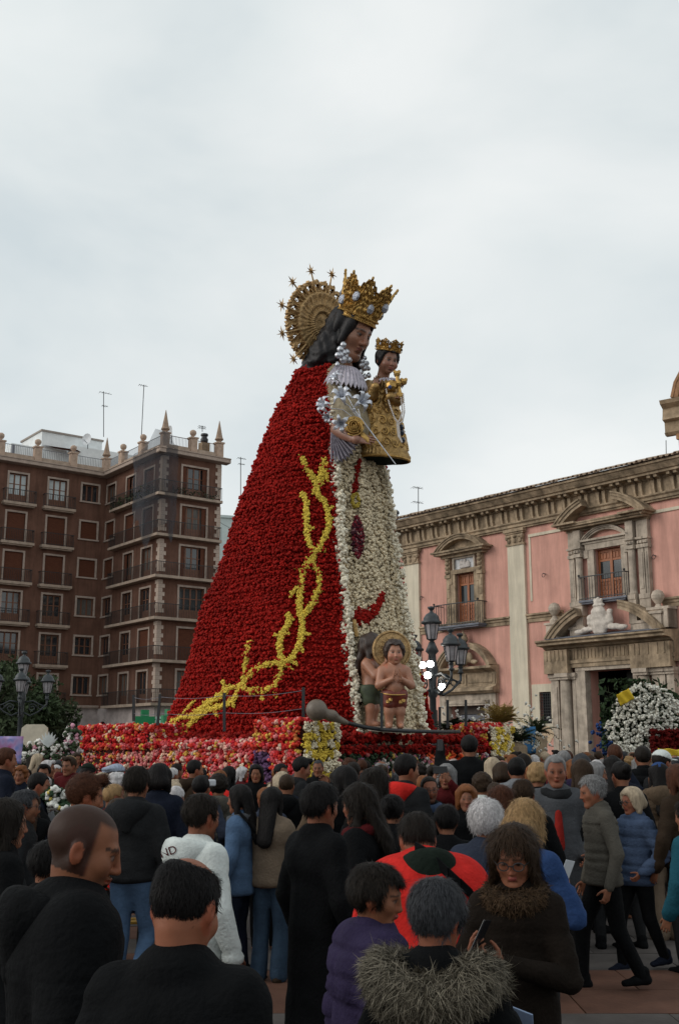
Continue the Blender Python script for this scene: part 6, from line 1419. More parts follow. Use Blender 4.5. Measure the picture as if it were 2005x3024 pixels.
# ------------------------------------------------------------------ two painted cherub figures at the foot of the dress
def cherub(px0, yt, yb, Y, face, label, pose, cloth, ccol):
    o = at(px0, yb, Y); top = at(px0, yt, Y); H = top[2] - o[2]; t = empty('cherub_statue', o, 0, label, 'cherub statue', 'painted cherub figures at the foot of the dress')
    k = H / 1.0; fa = R(face); fy = np.array([math.sin(fa), math.cos(fa), 0]); fx = np.array([fy[1], -fy[0], 0]); W = lambda x, y, z: (fx * x + fy * y + np.array([0, 0, z])) * k
    Hr = np.stack([fx, fy, [0, 0, 1.0]], 1); hs = k * .285 / .235; ho = W(0, .02, .845)
    s = SDF((-.38 * k, -.38 * k, -.02 * k), (.38 * k, .38 * k, 1.05 * k), .022 * k, fine=(ho - .16 * hs, ho + .17 * hs, .0085 * hs)) 
    add_head(s, Hr, ho, hs, nose=.75, child=True)
    C = lambda a, b, ra, rb, kk=.03, sq=(1, 1, 1): s.cap(W(*a), W(*b), ra * k, rb * k, kk * k)
    C((0, -.01, .64), (0, .0, .42), .098, .105, .04); C((-.06, 0, .64), (.06, 0, .64), .085, .085, .04); C((-.10, -.01, .665), (.10, -.01, .665), .058, .058, .04); s.ell(W(0, .045, .47), np.array([.1, .1, .1]) * k, .05 * k); C((-.045, -.01, .37), (.045, -.01, .37), .09, .09, .04)
    for sx in (-1, 1): C((sx * .062, 0, .34), (sx * .064, .015, .18), .082, .062, .03); C((sx * .064, .015, .18), (sx * .066, -.005, .02), .056, .042, .02); C((sx * .066, .0, .015), (sx * .07, .08, .012), .036, .028, .02)
    hands = []
    for sx in (-1, 1):
        sh = (sx * .148, -.01, .655)
        if pose == 'pray': e_, w_ = (sx * .19, .05, .48), (sx * .045, .17, .55); hz, pl = W(-sx * .12, .25, 1), W(-sx, .1, 0)
        elif sx > 0: e_, w_ = (.20, .11, .52), (.13, .21, .66); hz, pl = W(.1, .15, 1), W(-.5, .6, .2)
        else: e_, w_ = (-.19, .10, .50), (-.06, .23, .56); hz, pl = W(.15, .3, 1), W(1, .1, 0)
        C(sh, e_, .056, .046, .03); C(e_, w_, .047, .030, .02); hands.append(place_hand(W(*w_), hz, pl, sx < 0, 1.0 * k * .75, curl=.12, h=.009))
    VQ = join_meshes([s.net()] + hands); V = VQ[0]; skin = np.array((.36, .165, .10)); base = np.tile(skin, (len(V), 1)) * (1 + .05 * wob(V, 4, 3))[:, None]
    col = head_paint(V, Hr, ho, hs, skin, lips=(.32, .08, .07), blush=.9, base=base, brow=(.08, .04, .02))
    put('body', VQ, STSKIN, t, col=col); hair_mesh('hair', mat('brown_statue_hair', (.035, .02, .014), .5, .3, 8, .4), t, Hr, ho, hs, 'curly' if pose == 'pray' else 'wavy', 6, h=.014 * hs, vol=.9)
    s = SDF((-.3 * k, -.3 * k, .2 * k), (.3 * k, .3 * k, .55 * k), .02 * k); s.cap(W(-.05, -.01, .38), W(.05, -.01, .38), .108 * k, .108 * k, .03 * k); s.cap(W(-.045, .04, .38), W(.045, .04, .38), .09 * k, .09 * k, .03 * k)
    for sx in (-1, 1): s.cap(W(sx * .062, 0, .36), W(sx * .066, .01, .27), .092 * k, .086 * k, .02 * k)
    s.clip(s.grid()[..., 2] - .435 * k); V, Q = s.net(); V = V + vnorm(V, Q) * (wob(V, 26, 4) * .014 * k)[:, None]; put('loincloth', (V, Q), cloth, t)
    b = MB()
    if pose == 'pray': b.tube([W(.16 * math.sin(a), .16 * math.cos(a) * .9, .40 - .035 * math.cos(a)) for a in np.linspace(-1.5, 1.5, 14)], .008 * k, 6); b.build('gold_cord', GOLD, t); bb = MB(); [bb.ball(W(x, .135, z), .028 * k, 7) for x, z in ((-.08, .3), (-.05, .285), (.07, .31), (.1, .29))]; bb.build('gilt_pattern', GOLD, t)
    else:
        for a in range(7): b.ball(W(.06 + .04 * math.sin(a * 2.1), .10 + .01 * a, .40 + .02 * math.cos(a * 3)), .016 * k, 6)
        b.build('gold_studs', GOLD, t)
    return t, W, k
t, W, k = cherub(1165, 1893, 2148, 24.25, 172, 'praying cherub figure in red and gold loincloth with a gold halo behind its head', 'pray', mat('red_gilt_cloth', (.16, .03, .018), .5, .3, 8, .4), 0)
hl = MB(lambda v: np.asarray(v) + W(0, -.16, .90)); hl.lathe([(.0, -.02), (.1, .0), (.2, .02), (.215, .03), (.23, .0), (.235, -.02)], (0, 0, 0), 40)
V_ = []
ho_ = MB(); fr_ = frame_to(W(0, 1, .05) / k, [0, 0, 1]); ho_ = MB(lambda v: (np.asarray(v) * k) @ fr_.T + W(0, -.13, .905))
ho_.lathe([(.01, .006), (.08, .02), (.12, .008), (.2, .012), (.212, .028), (.225, .028), (.235, .006), (.235, -.012)], (0, 0, 0), 44)
for i in range(14): a = 2 * PI * i / 14; ho_.tube([((.11 + .05 * math.sin(u * 2)) * math.cos(a + u * .18), (.11 + .05 * math.sin(u * 2)) * math.sin(a + u * .18), .016) for u in (0, .8, 1.6, 2.4)], .009, 5)
ho_.build('gold_halo', DGOLD, t)
cherub(1096, 1872, 2142, 24.75, 108, 'cherub figure seen from the side, in a green loincloth with one hand raised', 'raise', mat('dark_green_cloth', (.045, .06, .03), .6, .4, 8, .5), 1)
MB().tube([atl(1045, 1830, 24.9), atl(1053, 1880, 24.9)], .05, 6).build('gilt_staff', GOLDD, statue)
# stone step under the figures
stp = [to_local(at(px, 2150, 24.3)) for px in (1060, 1250)]; MB().add([atl(1085, 2146, 24.2), atl(1215, 2156, 24.2), atl(1215, 2150, 25.0), atl(1085, 2141, 25.0), atl(1085, 2158, 24.2), atl(1215, 2168, 24.2)], [(0, 1, 2, 3), (4, 5, 1, 0)]).build('stone_step', PALE, statue)

# ------------------------------------------------------------------ rail, posts, wires and the bronze on the plinth
rl = [at(940, 2092, 22.5), at(985, 2118, 22.9), at(1023, 2134, 23.2), at(1075, 2147, 23.4), at(1128, 2155, 23.6), at(1210, 2159, 24.2), at(1290, 2161, 25.0), at(1356, 2161, 26.0)]
o = rl[3]; t = MB(Off(o)).tube(rl, .042, 8).build('black_rail', IRON, None, smooth=True); t.location = o; tag(t, 'sagging black tube rail running along the front of the flower plinth', 'rail')
posts = [(396, 2052, 2130, 26.0, 'black post over the rear flower block, farthest left'), (466, 2050, 2142, 25.2, 'leaning black post between the rear block and the red mantle'), (663, 2046, 2160, 23.8, 'black post standing before the yellow branch on the mantle'), (896, 2030, 2118, 22.4, 'black post behind the corner block, beside the bronze bulb'), (1127, 2046, 2155, 23.5, 'black post standing before the two cherub figures'), (1321, 2067, 2150, 27.5, 'black post just right of the street lamp'), (1375, 2067, 2145, 27.6, 'black post before the side portal of the church'), (1298, 2088, 2150, 27.6, 'short thick black post touching the street lamp')]
tops = []
for px, y0, y1, Y, lb in posts:
    a, b = at(px, y1, Y), at(px + (8 if px == 466 else 0), y0, Y); t = MB(lambda v: np.asarray(v) - a).bar(a, b, .062).build('fence_post', IRON, None); t.location = a; tag(t, lb, 'post', 'black posts around the statue'); tops.append(b)
for i, (u, v) in enumerate(((1, 2), (2, 3), (0, 1))):
    for dz, nm in ((-.06, 'upper'), (-.42, 'lower')):
        a, b = tops[u] + [0, 0, dz], tops[v] + [0, 0, dz]; t = MB(Off(a)).tube([a + (b - a) * k / 6 - np.array([0, 0, .05 * math.sin(PI * k / 6)]) for k in range(7)], .006, 4).build('fence_wire', LEAD, None); t.location = a
        tag(t, f'{nm} thin wire strung between black posts, {["across the yellow branch", "across the plain red mantle", "above the rear flower block"][i]}', 'wire')
BRZ = mat('brown_bronze', (.13, .10, .075), .5, .25, 5, .15); bo = at(935, 2100, 22.2)
s = SDF((-.4, -.4, -.4), (.75, .5, .4), .03); s.ell((0, 0, .02), (.215, .2, .215), .02); s.ell((.28, .05, -.08), (.15, .12, .115), .06); s.cap((.3, .08, -.1), (.6, .2, -.22), .1, .05, .05); V, Q = s.net()
t = link('bronze_sculpture', np_mesh('bronze_sculpture', V, Q, smooth=True), BRZ); t.location = bo; tag(t, 'rounded brown bronze bulb sculpture peeking over the yellow corner block', 'sculpture')
# ------------------------------------------------------------------ people
SKINM = mat('skin', (.3, .16, .1), .55, .08, 8, .08, attr=True, spec=.18)
HAIRS = {'black': (.006, .005, .005), 'dark': (.011, .008, .006), 'brown': (.028, .016, .009), 'auburn': (.05, .018, .009), 'ginger': (.15, .055, .02), 'blond': (.24, .15, .07), 'pale': (.34, .27, .19), 'grey': (.16, .155, .155), 'white': (.42, .40, .40), 'darkgrey': (.035, .036, .04)}
def hmat(c): return mat('hair_' + c, HAIRS[c], .6, .35, 30, .5, bscale=90, stretch=(1, 1, .25), spec=.12)
CLOTH = {'black': (0.00496, 0.00527, 0.00589), 'navy': (0.00868, 0.01116, 0.01984), 'charcoal': (0.0155, 0.01612, 0.01736), 'grey': (0.062, 0.0651, 0.0713), 'lightgrey': (0.1488, 0.155, 0.1674), 'white': (0.527, 0.561, 0.544), 'brown': (0.0279, 0.0186, 0.0124), 'tan': (0.093, 0.0651, 0.0434), 'beige': (0.1488, 0.1116, 0.0806), 'cream': (0.36, 0.304, 0.224), 'red': (0.475, 0.0209, 0.0171), 'darkred': (0.062, 0.00744, 0.00868), 'blue': (0.0217, 0.0465, 0.124), 'denim': (0.031, 0.0527, 0.0837), 'paledenim': (0.062, 0.1054, 0.1798), 'purple': (0.0248, 0.0186, 0.0465), 'olive': (0.0248, 0.02604, 0.01488), 'teal': (0.0124, 0.062, 0.0868), 'slate': (0.0279, 0.0341, 0.0527), 'steel': (0.0465, 0.0682, 0.1178), 'pink': (0.1984, 0.062, 0.0806), 'taupe': (0.0713, 0.0651, 0.05456), 'green': (0.00992, 0.01488, 0.01116), 'darkbrown': (0.01116, 0.00806, 0.0062)}
def cmat(c, rough=.85): return mat('cloth_' + c + ('' if rough > .7 else '_sheen'), CLOTH[c], rough, .2, 9, .4, bscale=55, spec=.06 if rough > .7 else .3)
ARMS = {'down': ((.27, -.03, 1.12), (.28, .07, .86)), 'phone': ((.27, .06, 1.12), (.10, .30, 1.23)), 'high': ((.24, .22, 1.36), (.10, .34, 1.58)), 'pocket': ((.31, -.08, 1.13), (.22, .13, .95)), 'belly': ((.28, .02, 1.11), (.08, .27, 1.07)), 'up': ((.24, .12, 1.62), (.16, .22, 1.86)), 'reach': ((.27, .10, 1.14), (.2, .38, 1.1)), 'back': ((.29, -.12, 1.12), (.25, -.16, .88)), 'chin': ((.25, .1, 1.18), (.08, .2, 1.42))}
def strands(V, Q, n, L, flow, seed, w=.0016, lift=.25, var=.3, jit=.25):
    g = np.random.default_rng(seed); N = vnorm(V, Q); i = g.integers(0, len(Q), n); u = g.uniform(size=(n, 1)); v = g.uniform(size=(n, 1))
    q = Q[i]; P = (V[q[:, 0]] * (1 - u) + V[q[:, 1]] * u) * (1 - v) + (V[q[:, 3]] * (1 - u) + V[q[:, 2]] * u) * v; Nn = N[q[:, 0]]
    d = flow(P, Nn) + g.normal(size=(n, 3)) * jit; d -= Nn * (d * Nn).sum(1, keepdims=True) * (1 - lift * .3); d /= np.linalg.norm(d, axis=1, keepdims=True) + 1e-9; d = d + Nn * lift; s = np.cross(d, Nn); s /= np.linalg.norm(s, axis=1, keepdims=True) + 1e-9
    l = L * g.uniform(1 - var, 1 + var, (n, 1)); A, B, C = P - Nn * .004, P + d * l * .55, P + d * l - Nn * l * .18 * (lift > 0)
    W = s * w; VV = np.stack([A - W, A + W, B - W * .8, B + W * .8, C], 1).reshape(-1, 3); b = np.arange(n)[:, None] * 5
    F3 = np.concatenate([b + [0, 1, 3], b + [0, 3, 2], b + [2, 3, 4]]); return VV, F3
def person(x, y, D, face, hair=('short', 'dark'), coat='black', trousers='charcoal', hem=.88, arms=('down', 'down'), lean=0, hyaw=0, hpitch=5, th=.02, puff=0, hood=None, collar=True, stride=0.0, skin=(.26, .125, .075), fem=False, beard=None, buzz=None, glasses=False, hvol=1.0, label='', group=None, shoes='black', flare=0, H=None, sheen=False, rootz=0, fine=None, turtle=None, hands=(True, True), curl=.6, knee=0, sleeve=None, tuckhair=None, pos=None, seed=None):
    if pos is None: D = D * 1.18
    th = th * .6
    seed = seed if seed is not None else int(abs(x) * 7 + y) % 9973
    fr = R(face); Rz = np.array([[math.cos(fr), math.sin(fr), 0], [-math.sin(fr), math.cos(fr), 0], [0, 0, 1.0]])   # local -> world
    la = R(lean); pz = .95
    def up(p):
        p = np.array(p, float)
        if p[2] > pz and la: y_, z_ = p[1], p[2] - pz; p = np.array([p[0], y_ * math.cos(la) + z_ * math.sin(la), pz - y_ * math.sin(la) + z_ * math.cos(la)])
        return p
    hp_, hy = R(hpitch) , R(hyaw)
    fwd = np.array([math.sin(hy) * math.cos(hp_), math.cos(hy) * math.cos(hp_), -math.sin(hp_)]); HRm = frame_to(np.cross(np.cross(fwd, [0, 0, 1]), fwd), fwd)
    hs0 = 1.07 if not fem else 1.03
    ho = up((0, .015, 1.625)) + np.array([0, .02 * math.sin(hp_), 0]); tophead = ho + np.array([0, 0, .127 * hs0]); tz = ho[2] + max(.127 * math.cos(hp_), .11)
    if pos is None:
        tgt = at(x * 1.27870, y * 1.2787, D); k = tgt[2] / tz; off = Rz @ (ho * k); root = (tgt[0] - off[0], tgt[1] - off[1], rootz)
    else: k = H / 1.75; root = pos
    t = empty('person', root, -fr, label, 'person', group); t['height'] = round(1.75 * k, 2)
    hs = k * hs0; dist = D
    h = min(max(dist * .0036, .013), .03 if not puff else .017); hh = min(max(dist * .00165, .0055), .013)
    # joints
    sw = .168 if not fem else .148
    J = {}
    for sx, nm in ((-1, arms[0]), (1, arms[1])):
        e_, w_ = ARMS[nm] if isinstance(nm, str) else nm; J[sx] = (up((sx * sw, -.01, 1.405)) * k, up((sx * e_[0], e_[1], e_[2])) * k, up((sx * w_[0], w_[1], w_[2])) * k)
    legs = {}
    for sx in (-1, 1):
        fwd_ = stride * sx; hip = np.array([sx * .085, 0, .90]); kn = np.array([sx * .095, fwd_ * .45 + .03 + (.05 if fwd_ > 0 else 0), .50]); an = np.array([sx * .1, fwd_ - .03, .085 + (0.06 if fwd_ < -.12 else 0)])
        if knee and sx == 1: kn = np.array([sx * .1, .12, .50]); an = np.array([sx * .11, -.18, .22])
        legs[sx] = (hip * k, kn * k, an * k)
    up_ = lambda *p: up(p) * k
    # body
    lo = np.array([-.5, -.55, 0.0]) * k; hi = np.array([.5, .75, 2.05]) * k; hw_ = ho * k
    s = SDF(lo, hi, max(h * 1.5, .02), fine=(hw_ - np.array([.115, .14, .15]) * hs, hw_ + np.array([.115, .15, .16]) * hs, hh))
    add_head(s, HRm, hw_, hs, nose=1.0 if not fem else .85, jaw=1.0 if not fem else .8, neck=False)
    s.cap(up_(0, -.02, 1.34), up_(0, 0, 1.0), .115 * k, .10 * k, .05); s.cap(up_(-sw + .02, -.01, 1.39), up_(sw - .02, -.01, 1.39), .05 * k, .05 * k, .05); s.cap(up_(0, -.02, 1.38), hw_ - HRm @ np.array([0, .022, .055]) * hs, .058 * k, .052 * k, .035)
    s.cap(np.array([-.05, 0, .95]) * k, np.array([.05, 0, .95]) * k, .10 * k, .10 * k, .05)
    for sx in (-1, 1): a, b, c = J[sx]; s.cap(a, b, .042 * k, .034 * k, .03); s.cap(b, c, .034 * k, .024 * k, .01); a, b, c = legs[sx]; s.cap(a, b, .075 * k, .05 * k, .03); s.cap(b, c, .048 * k, .035 * k, .01); s.cap(c + [0, -.02, -.03], c + [0, .12 * k, -.05], .03, .025, .01)
    L = [s.net()]
    for i, sx in enumerate((-1, 1)):
        if hands[i] and dist < 15:
            a, b, c = J[sx]; d = (c - b) / np.linalg.norm(c - b); nm = arms[i]; palm = np.array([-sx * .9, .3, 0.1]) if nm in ('down', 'back', 'pocket') else np.array([-sx * .6, .1, .5]); L.append(place_hand(c, d, palm, sx < 0, k * (.92 if not fem else .84), curl=curl, h=.0065 if dist < 9 else .009))
    VQ = join_meshes(L); V = VQ[0]; skin = tuple(np.array(skin) * [.72, .62, .58]); base = np.tile(np.array(skin, float), (len(V), 1))
    bz = None if buzz is None else (*HAIRS[buzz], .85)
    col = head_paint(V, HRm, hw_, hs, skin, lips=(skin[0] * .95, skin[1] * .5, skin[2] * .5) if not fem else (.22, .05, .045), brow=HAIRS['dark'] if hair[1] in ('black', 'dark', 'brown', 'auburn') else (.06, .045, .035), beard=None if beard is None else (*HAIRS[beard[0]], beard[1]), buzz=bz, base=base)
    put('body', VQ, SKINM, t, col=col)
    # hair
    if hair[0]:
        ob = hair_mesh('hair', hmat(hair[1]), t, HRm, hw_, hs, hair[0], seed, h=max(hh * 1.15, .0065), vol=hvol)
        if dist < 9.5 and hair[0] != 'bald' or dist < 5:
            me = ob.data; V = np.empty(len(me.vertices) * 3); me.vertices.foreach_get('co', V); V = V.reshape(-1, 3); Q = np.array([p.vertices[:] for p in me.polygons])
            long_ = hair[0] in ('long', 'wavy', 'pony')
            top = hw_ + HRm @ np.array([0, -.03, .12]) * hs
            fl = (lambda P, N: np.array([0, 0, -1.0]) + .5 * (P - top) / (np.linalg.norm(P - top, axis=1, keepdims=True) + .02)) if hair[0] != 'quiff' else (lambda P, N: np.array([0, 0, .2]) + HRm[:, 1] * .8)
            VV, F3 = strands(V, Q, 8000 if dist < 5 else 2200, (.045 if not long_ else .07) * (.6 if hair[0] in ('bald', 'curly') else 1), fl, seed, w=.0009 * max(1, dist / 4), lift=.22 if hair[0] != 'curly' else .5, jit=.34 if hair[0] != 'curly' else .9)
            link('hair_strands', np_mesh('hair_strands', VV, F3), mat('strand_' + hair[1], tuple(min(1, c * 1.15) for c in HAIRS[hair[1]]), .6, .5, 60, 0, spec=.12), t)['kind'] = 'stuff'
    # coat
    cm = cmat(coat, .5 if sheen else .85)
    s = SDF(np.array([-.6, -.6, max(hem - .06, .1)]) * k, np.array([.6, .8, 1.98]) * k, h)
    s.cap(up_(-sw + .01, -.015, 1.40), up_(sw - .01, -.015, 1.40), (.058 + th) * k, (.058 + th) * k, .05 * k); s.cap(up_(0, -.01, 1.31), up_(0, 0, 1.05), (.165 + th if not fem else .148 + th) * k, (.155 + th) * k, .06 * k, (1, .72, 1)); s.cap(up_(-.07, -.04, 1.32), up_(.07, -.04, 1.32), (.085 + th) * k, (.085 + th) * k, .06 * k)
    s.cap(up_(0, -.012, 1.38), up_(0, -.012, 1.455), (.115 + th * .5) * k, (.075 + th * .5) * k, .06 * k)
    zl = min(hem, .98); s.cap(up_(0, 0, 1.08), np.array([0, 0, .95]) * k, (.155 + th) * k, (.17 + th) * k, .05 * k, (1, .74, 1)); s.cap(np.array([0, 0, .96]) * k, np.array([0, 0, zl - .05]) * k, (.172 + th) * k, (.178 + th + .05 * max(0, .85 - hem)) * k, .03 * k, (1, .78, 1))
    if sleeve is None:
        for sx in (-1, 1):
            a, b, c = J[sx]; c2 = b + (c - b) * .96; s.cap(a, b, (.058 + th) * k, (.050 + th) * k, .035 * k); s.cap(b, c2, (.049 + th) * k, (.037 + th * .8) * k, .01)
    if collar: s.ell(up_(0, -.022, 1.49), np.array([.08 + th * .4, .082 + th * .4, .055]) * k, .03 * k)
    cutz = hem * k; G = s.grid()[..., 2]; F0 = s.F.copy(); s.clip(cutz - G)
    for sx in (-1, 1):                                     # keep the sleeves that hang below the hem
        if J[sx][2][2] < cutz + .1 and sleeve is None:
            a, b, c = J[sx]; c2 = b + (c - b) * .96; s.cap(b, c2, (.049 + th) * k, (.037 + th * .8) * k, .01)
    V, Q = s.net(); V = relax(V, Q, 1, .4); N = vnorm(V, Q)
    if puff: V = V - N * (.016 * k * np.exp(-(np.sin((V[:, 2] + .02 * wob(V, 5, seed)) * PI / (puff * k)) / .28) ** 2) - .004)[:, None]
    wa = .35 if coat == 'white' else 1.0
    V = V + N * wa * (wob(V * [1, 1, .6], 14, seed) * .011 * k + (.4 - np.abs(wob(V * [.55, .55, 2.0] + .05 * wob(V, 7, seed + 7)[:, None], 26, seed + 1))) * .011 * k)[:, None]
    zr_ = V[:, 2] / k
    V = V + N * k * (.012 * np.exp(-((zr_ - hem - .035) / .022) ** 2) - .007 * np.exp(-((zr_ - hem - .075) / .008) ** 2) - .006 * np.exp(-((zr_ - 1.31 - .02 * np.abs(V[:, 0] / k)) / .008) ** 2) - .007 * np.exp(-(V[:, 0] / k / .007) ** 2) * (zr_ < 1.42))[:, None]
    coato = put('coat', (V, Q), cm, t)
    if sleeve:
        s = SDF(np.array([-.6, -.6, .7]) * k, np.array([.6, .8, 1.98]) * k, h)
        for sx in (-1, 1): a, b, c = J[sx]; c2 = b + (c - b) * .96; s.cap(a, b, (.056 + .012) * k, (.050 + .01) * k, .03 * k); s.cap(b, c2, .058 * k, .042 * k, .01)
        V, Q = s.net(); N = vnorm(V, Q); V = V + N * (wob(V * [1, 1, .5], 24, seed) * .007 * k)[:, None]; put('sleeves', (V, Q), cmat(sleeve), t)
    if hood:
        s = SDF(up_(0, -.12, 1.46) - .3 * k, up_(0, -.12, 1.46) + .32 * k, h); A = [up_(.10 * math.cos(a) * 1.25, -.045 - .12 * math.sin(a), 1.455 + .03 * math.sin(a)) for a in np.linspace(-.75, PI + .75, 12)]
        for i in range(11): s.cap(A[i], A[i + 1], .042 * k, .042 * k, .02 * k)
        s.cap(up_(-.05, -.13, 1.42), up_(.05, -.13, 1.42), .075 * k, .075 * k, .05 * k); s.cap(up_(0, -.15, 1.42), up_(0, -.16, 1.30), .08 * k, .04 * k, .04 * k, (1.2, .8, 1))
        V, Q = s.net(); N = vnorm(V, Q); V = V + N * (wob(V, 26, seed + 2) * .009 * k)[:, None]; put('hood', (V, Q), cmat(hood), t)
    if turtle:                                             # scarf
        s = SDF(up_(0, 0, 1.47) - .3 * k, up_(0, 0, 1.47) + .3 * k, h); A = [up_(.105 * math.sin(a), -.01 + .10 * math.cos(a), 1.455 - .02 * math.cos(a)) for a in np.linspace(0, 2 * PI, 13)]
        for i in range(12): s.cap(A[i], A[i + 1], .045 * k, .045 * k, .02 * k)
        V, Q = s.net(); N = vnorm(V, Q); V = V + N * (wob(V, 40, seed + 3) * .012 * k)[:, None]; put('scarf', (V, Q), cmat(turtle), t)
    # trousers and shoes
    s = SDF(np.array([-.4, -.6, .02]) * k, np.array([.4, .6, 1.1]) * k, max(h, .016)); s.cap(np.array([-.06, 0, .95]) * k, np.array([.06, 0, .95]) * k, .115 * k, .115 * k, .05 * k)
    for sx in (-1, 1): a, b, c = legs[sx]; s.cap(a, b, .098 * k, (.066 + flare * .3) * k, .03 * k); s.cap(b, c + [0, 0, .0], (.066 + flare * .3) * k, (.052 + flare) * k, .02 * k)
    V, Q = s.net(); N = vnorm(V, Q); V = V + N * (wob(V * [1, 1, .8], 24, seed + 4) * .008 * k)[:, None]; put('trousers', (V, Q), cmat(trousers), t)
    if dist < 15:
        for sx in (-1, 1):
            c = legs[sx][2]; s = SDF(c - .3, c + .32, .014); s.cap(c + [0, -.04 * k, -.035], c + [0, .05 * k, -.035], .045 * k, .042 * k, .02, (1, 1, .9)); s.cap(c + [0, .05 * k, -.04], c + [0, .15 * k, -.055], .042 * k, .034 * k, .02, (1.1, 1, .8)); s.cap(c + [0, -.02, -.02], c + [0, -.02, .03], .045 * k, .045 * k, .02)
            put('shoe', s.net(), cmat(shoes), t)
    if glasses:
        m = MB(lambda v: (np.asarray(v) * hs) @ HRm.T + hw_)
        for sx in (-1, 1): m.tube([(sx * (.033 + .023 * math.cos(a)), .107 - .004 * math.cos(a), .004 + .019 * math.sin(a)) for a in np.linspace(0, 2 * PI, 13)], .0026, 5, False); m.tube([(sx * .055, .104, .008), (sx * .082, .06, .012), (sx * .085, -.01, .006)], .0022, 4)
        m.tube([(-.011, .112, .008), (.011, .112, .008)], .0025, 4); m.build('glasses', IRON, t)
    t['_k'] = k
    INFO[t.name] = dict(t=t, J=J, k=k, Rz=Rz, root=np.array(root), ho=hw_, HR=HRm, coat=coato, up=up_, hs=hs)
    return t
INFO = {}
def wp(t, p): i = INFO[t.name]; return i['Rz'] @ np.asarray(p) + i['root']
def surf(t, pts, part='coat', off=.012):
    i = INFO[t.name]; ob = i['coat']; V = np.empty(len(ob.data.vertices) * 3); ob.data.vertices.foreach_get('co', V); V = V.reshape(-1, 3) @ i['Rz'].T + i['root']
    b = BVHTree.FromPolygons([tuple(v) for v in V], [tuple(p.vertices) for p in ob.data.polygons]); out = []
    for x, y in pts:
        h_ = b.ray_cast(Vector((0, 0, CAMZ)), Vector(ray(x * 1.2787, y * 1.2787)).normalized())
        if h_[0] is not None: out.append((np.array(h_[0]) + np.array(h_[1]) * off - i['root']) @ i['Rz'])
    return out
P = {}
# --- nearest figures
P[1] = person(197, 1868, 2.9, 68, (None, 'dark'), 'black', hood='black', th=.085, hpitch=16, hyaw=14, buzz='black', beard=('dark', .45), skin=(.25, .115, .065), hvol=.35, label='big close man with cropped dark hair and black hooded jacket, profile to the right')
P[2] = person(430, 2000, 2.5, 14, ('bald', 'black'), 'black', th=.035, hpitch=24, hyaw=10, skin=(.30, .13, .075), label='man seen from behind with a balding crown and black jacket, close before the white hoodie', buzz=None, hvol=1.6)
P[3] = person(870, 2003, 3.6, 72, ('short', 'dark'), 'purple', th=.09, puff=.11, fem=True, hpitch=10, hyaw=34, skin=(.27, .125, .07), hvol=1.5, label='short haired woman in a purple padded jacket, profile to the right, beside the fur hood')
P[4] = person(1008, 2042, 3.2, 22, ('short', 'darkgrey'), 'black', th=.03, hpitch=12, hyaw=14, hvol=1.4, arms=('down', 'reach'), skin=(.30, .125, .075), label='person with dark grey hair and a fur trimmed hood, seen from behind holding a leaflet')
P[5] = person(962, 1890, 4.6, 348, ('short', 'dark'), 'red', th=.13, lean=24, hpitch=30, hood='green', hvol=.6, arms=('belly', 'pocket'), hem=.8, label='person bending forward in a bright red jacket with a black strap across the back')
P[6] = person(1183, 1915, 4.0, 196, ('long', 'brown'), 'darkbrown', th=.008, hpitch=20, hyaw=0, fem=True, glasses=True, arms=(((.24, .08, 1.12), (-.03, .28, 1.22)), ((.25, .05, 1.12), (.16, .25, 1.24))), hem=.55, trousers='black', skin=(.28, .125, .075), turtle='brown', hvol=1.15, label='woman with glasses, long brown hair and a thick brown collar, looking down at her phone')
P[7] = person(1121, 1855, 5.8, 22, ('short', 'white'), 'slate', th=.03, hpitch=6, hvol=2.4, label='white haired person in a slate blue jacket, seen from behind')
P[8] = person(1212, 1852, 5.3, 40, ('bob', 'blond'), 'blue', th=.03, hpitch=8, fem=True, hvol=.85, arms=('down', 'phone'), skin=(.28, .13, .08), label='woman with short blond hair and a bright blue jacket, holding a paper')
P[9] = person(1281, 1748, 8.6, 186, ('short', 'grey'), 'grey', th=.04, hem=.5, hpitch=4, arms=('pocket', 'pocket'), turtle='charcoal', skin=(.27, .12, .075), label='tall man facing the camera in an open grey overcoat over a red jumper')
P[10] = person(1366, 1795, 8.0, 262, ('short', 'grey'), 'taupe', 'black', th=.025, hem=.86, puff=.075, sleeve='taupe', stride=.22, hpitch=10, lean=4, hvol=1.2, arms=('down', 'down'), skin=(.3, .14, .085), label='grey haired man in a padded grey gilet walking left past the blue puffer jacket')
P[11] = person(1456, 1822, 8.7, 244, ('bob', 'pale'), 'steel', 'black', th=.035, puff=.085, fem=True, glasses=True, stride=.18, hem=.82, hvol=1.15, hpitch=8, arms=('pocket', 'pocket'), skin=(.3, .13, .08), shoes='navy', label='woman with pale bobbed hair and dark glasses in a blue puffer jacket, walking')
P[12] = person(1520, 1764, 10, 8, ('long', 'black'), 'tan', 'beige', th=.05, puff=.10, hood='tan', flare=.05, hem=.8, fem=True, label='person in a brown hooded puffer jacket and wide beige trousers, wearing a blue cap')
P[13] = person(318, 1775, 7.6, 12, ('short', 'dark'), 'charcoal', 'paledenim', th=.04, hood='charcoal', hem=.90, knee=1, hvol=1.3, label='tall man from behind in a black hoodie and light blue jeans with one knee bent')
P[14] = person(468, 1840, 5.5, 48, ('short', 'dark'), 'white', th=.04, hood='white', hpitch=8, hem=.82, hvol=1.2, skin=(.25, .11, .065), beard=('dark', .5), label='young man in a white hoodie with dark red letters on its hood')
P[15] = person(552, 1815, 8.3, 288, ('long', 'black'), 'paledenim', 'navy', th=.03, fem=True, turtle='grey', hem=.78, label='dark haired woman in a blue denim shirt with a grey scarf over her shoulders')
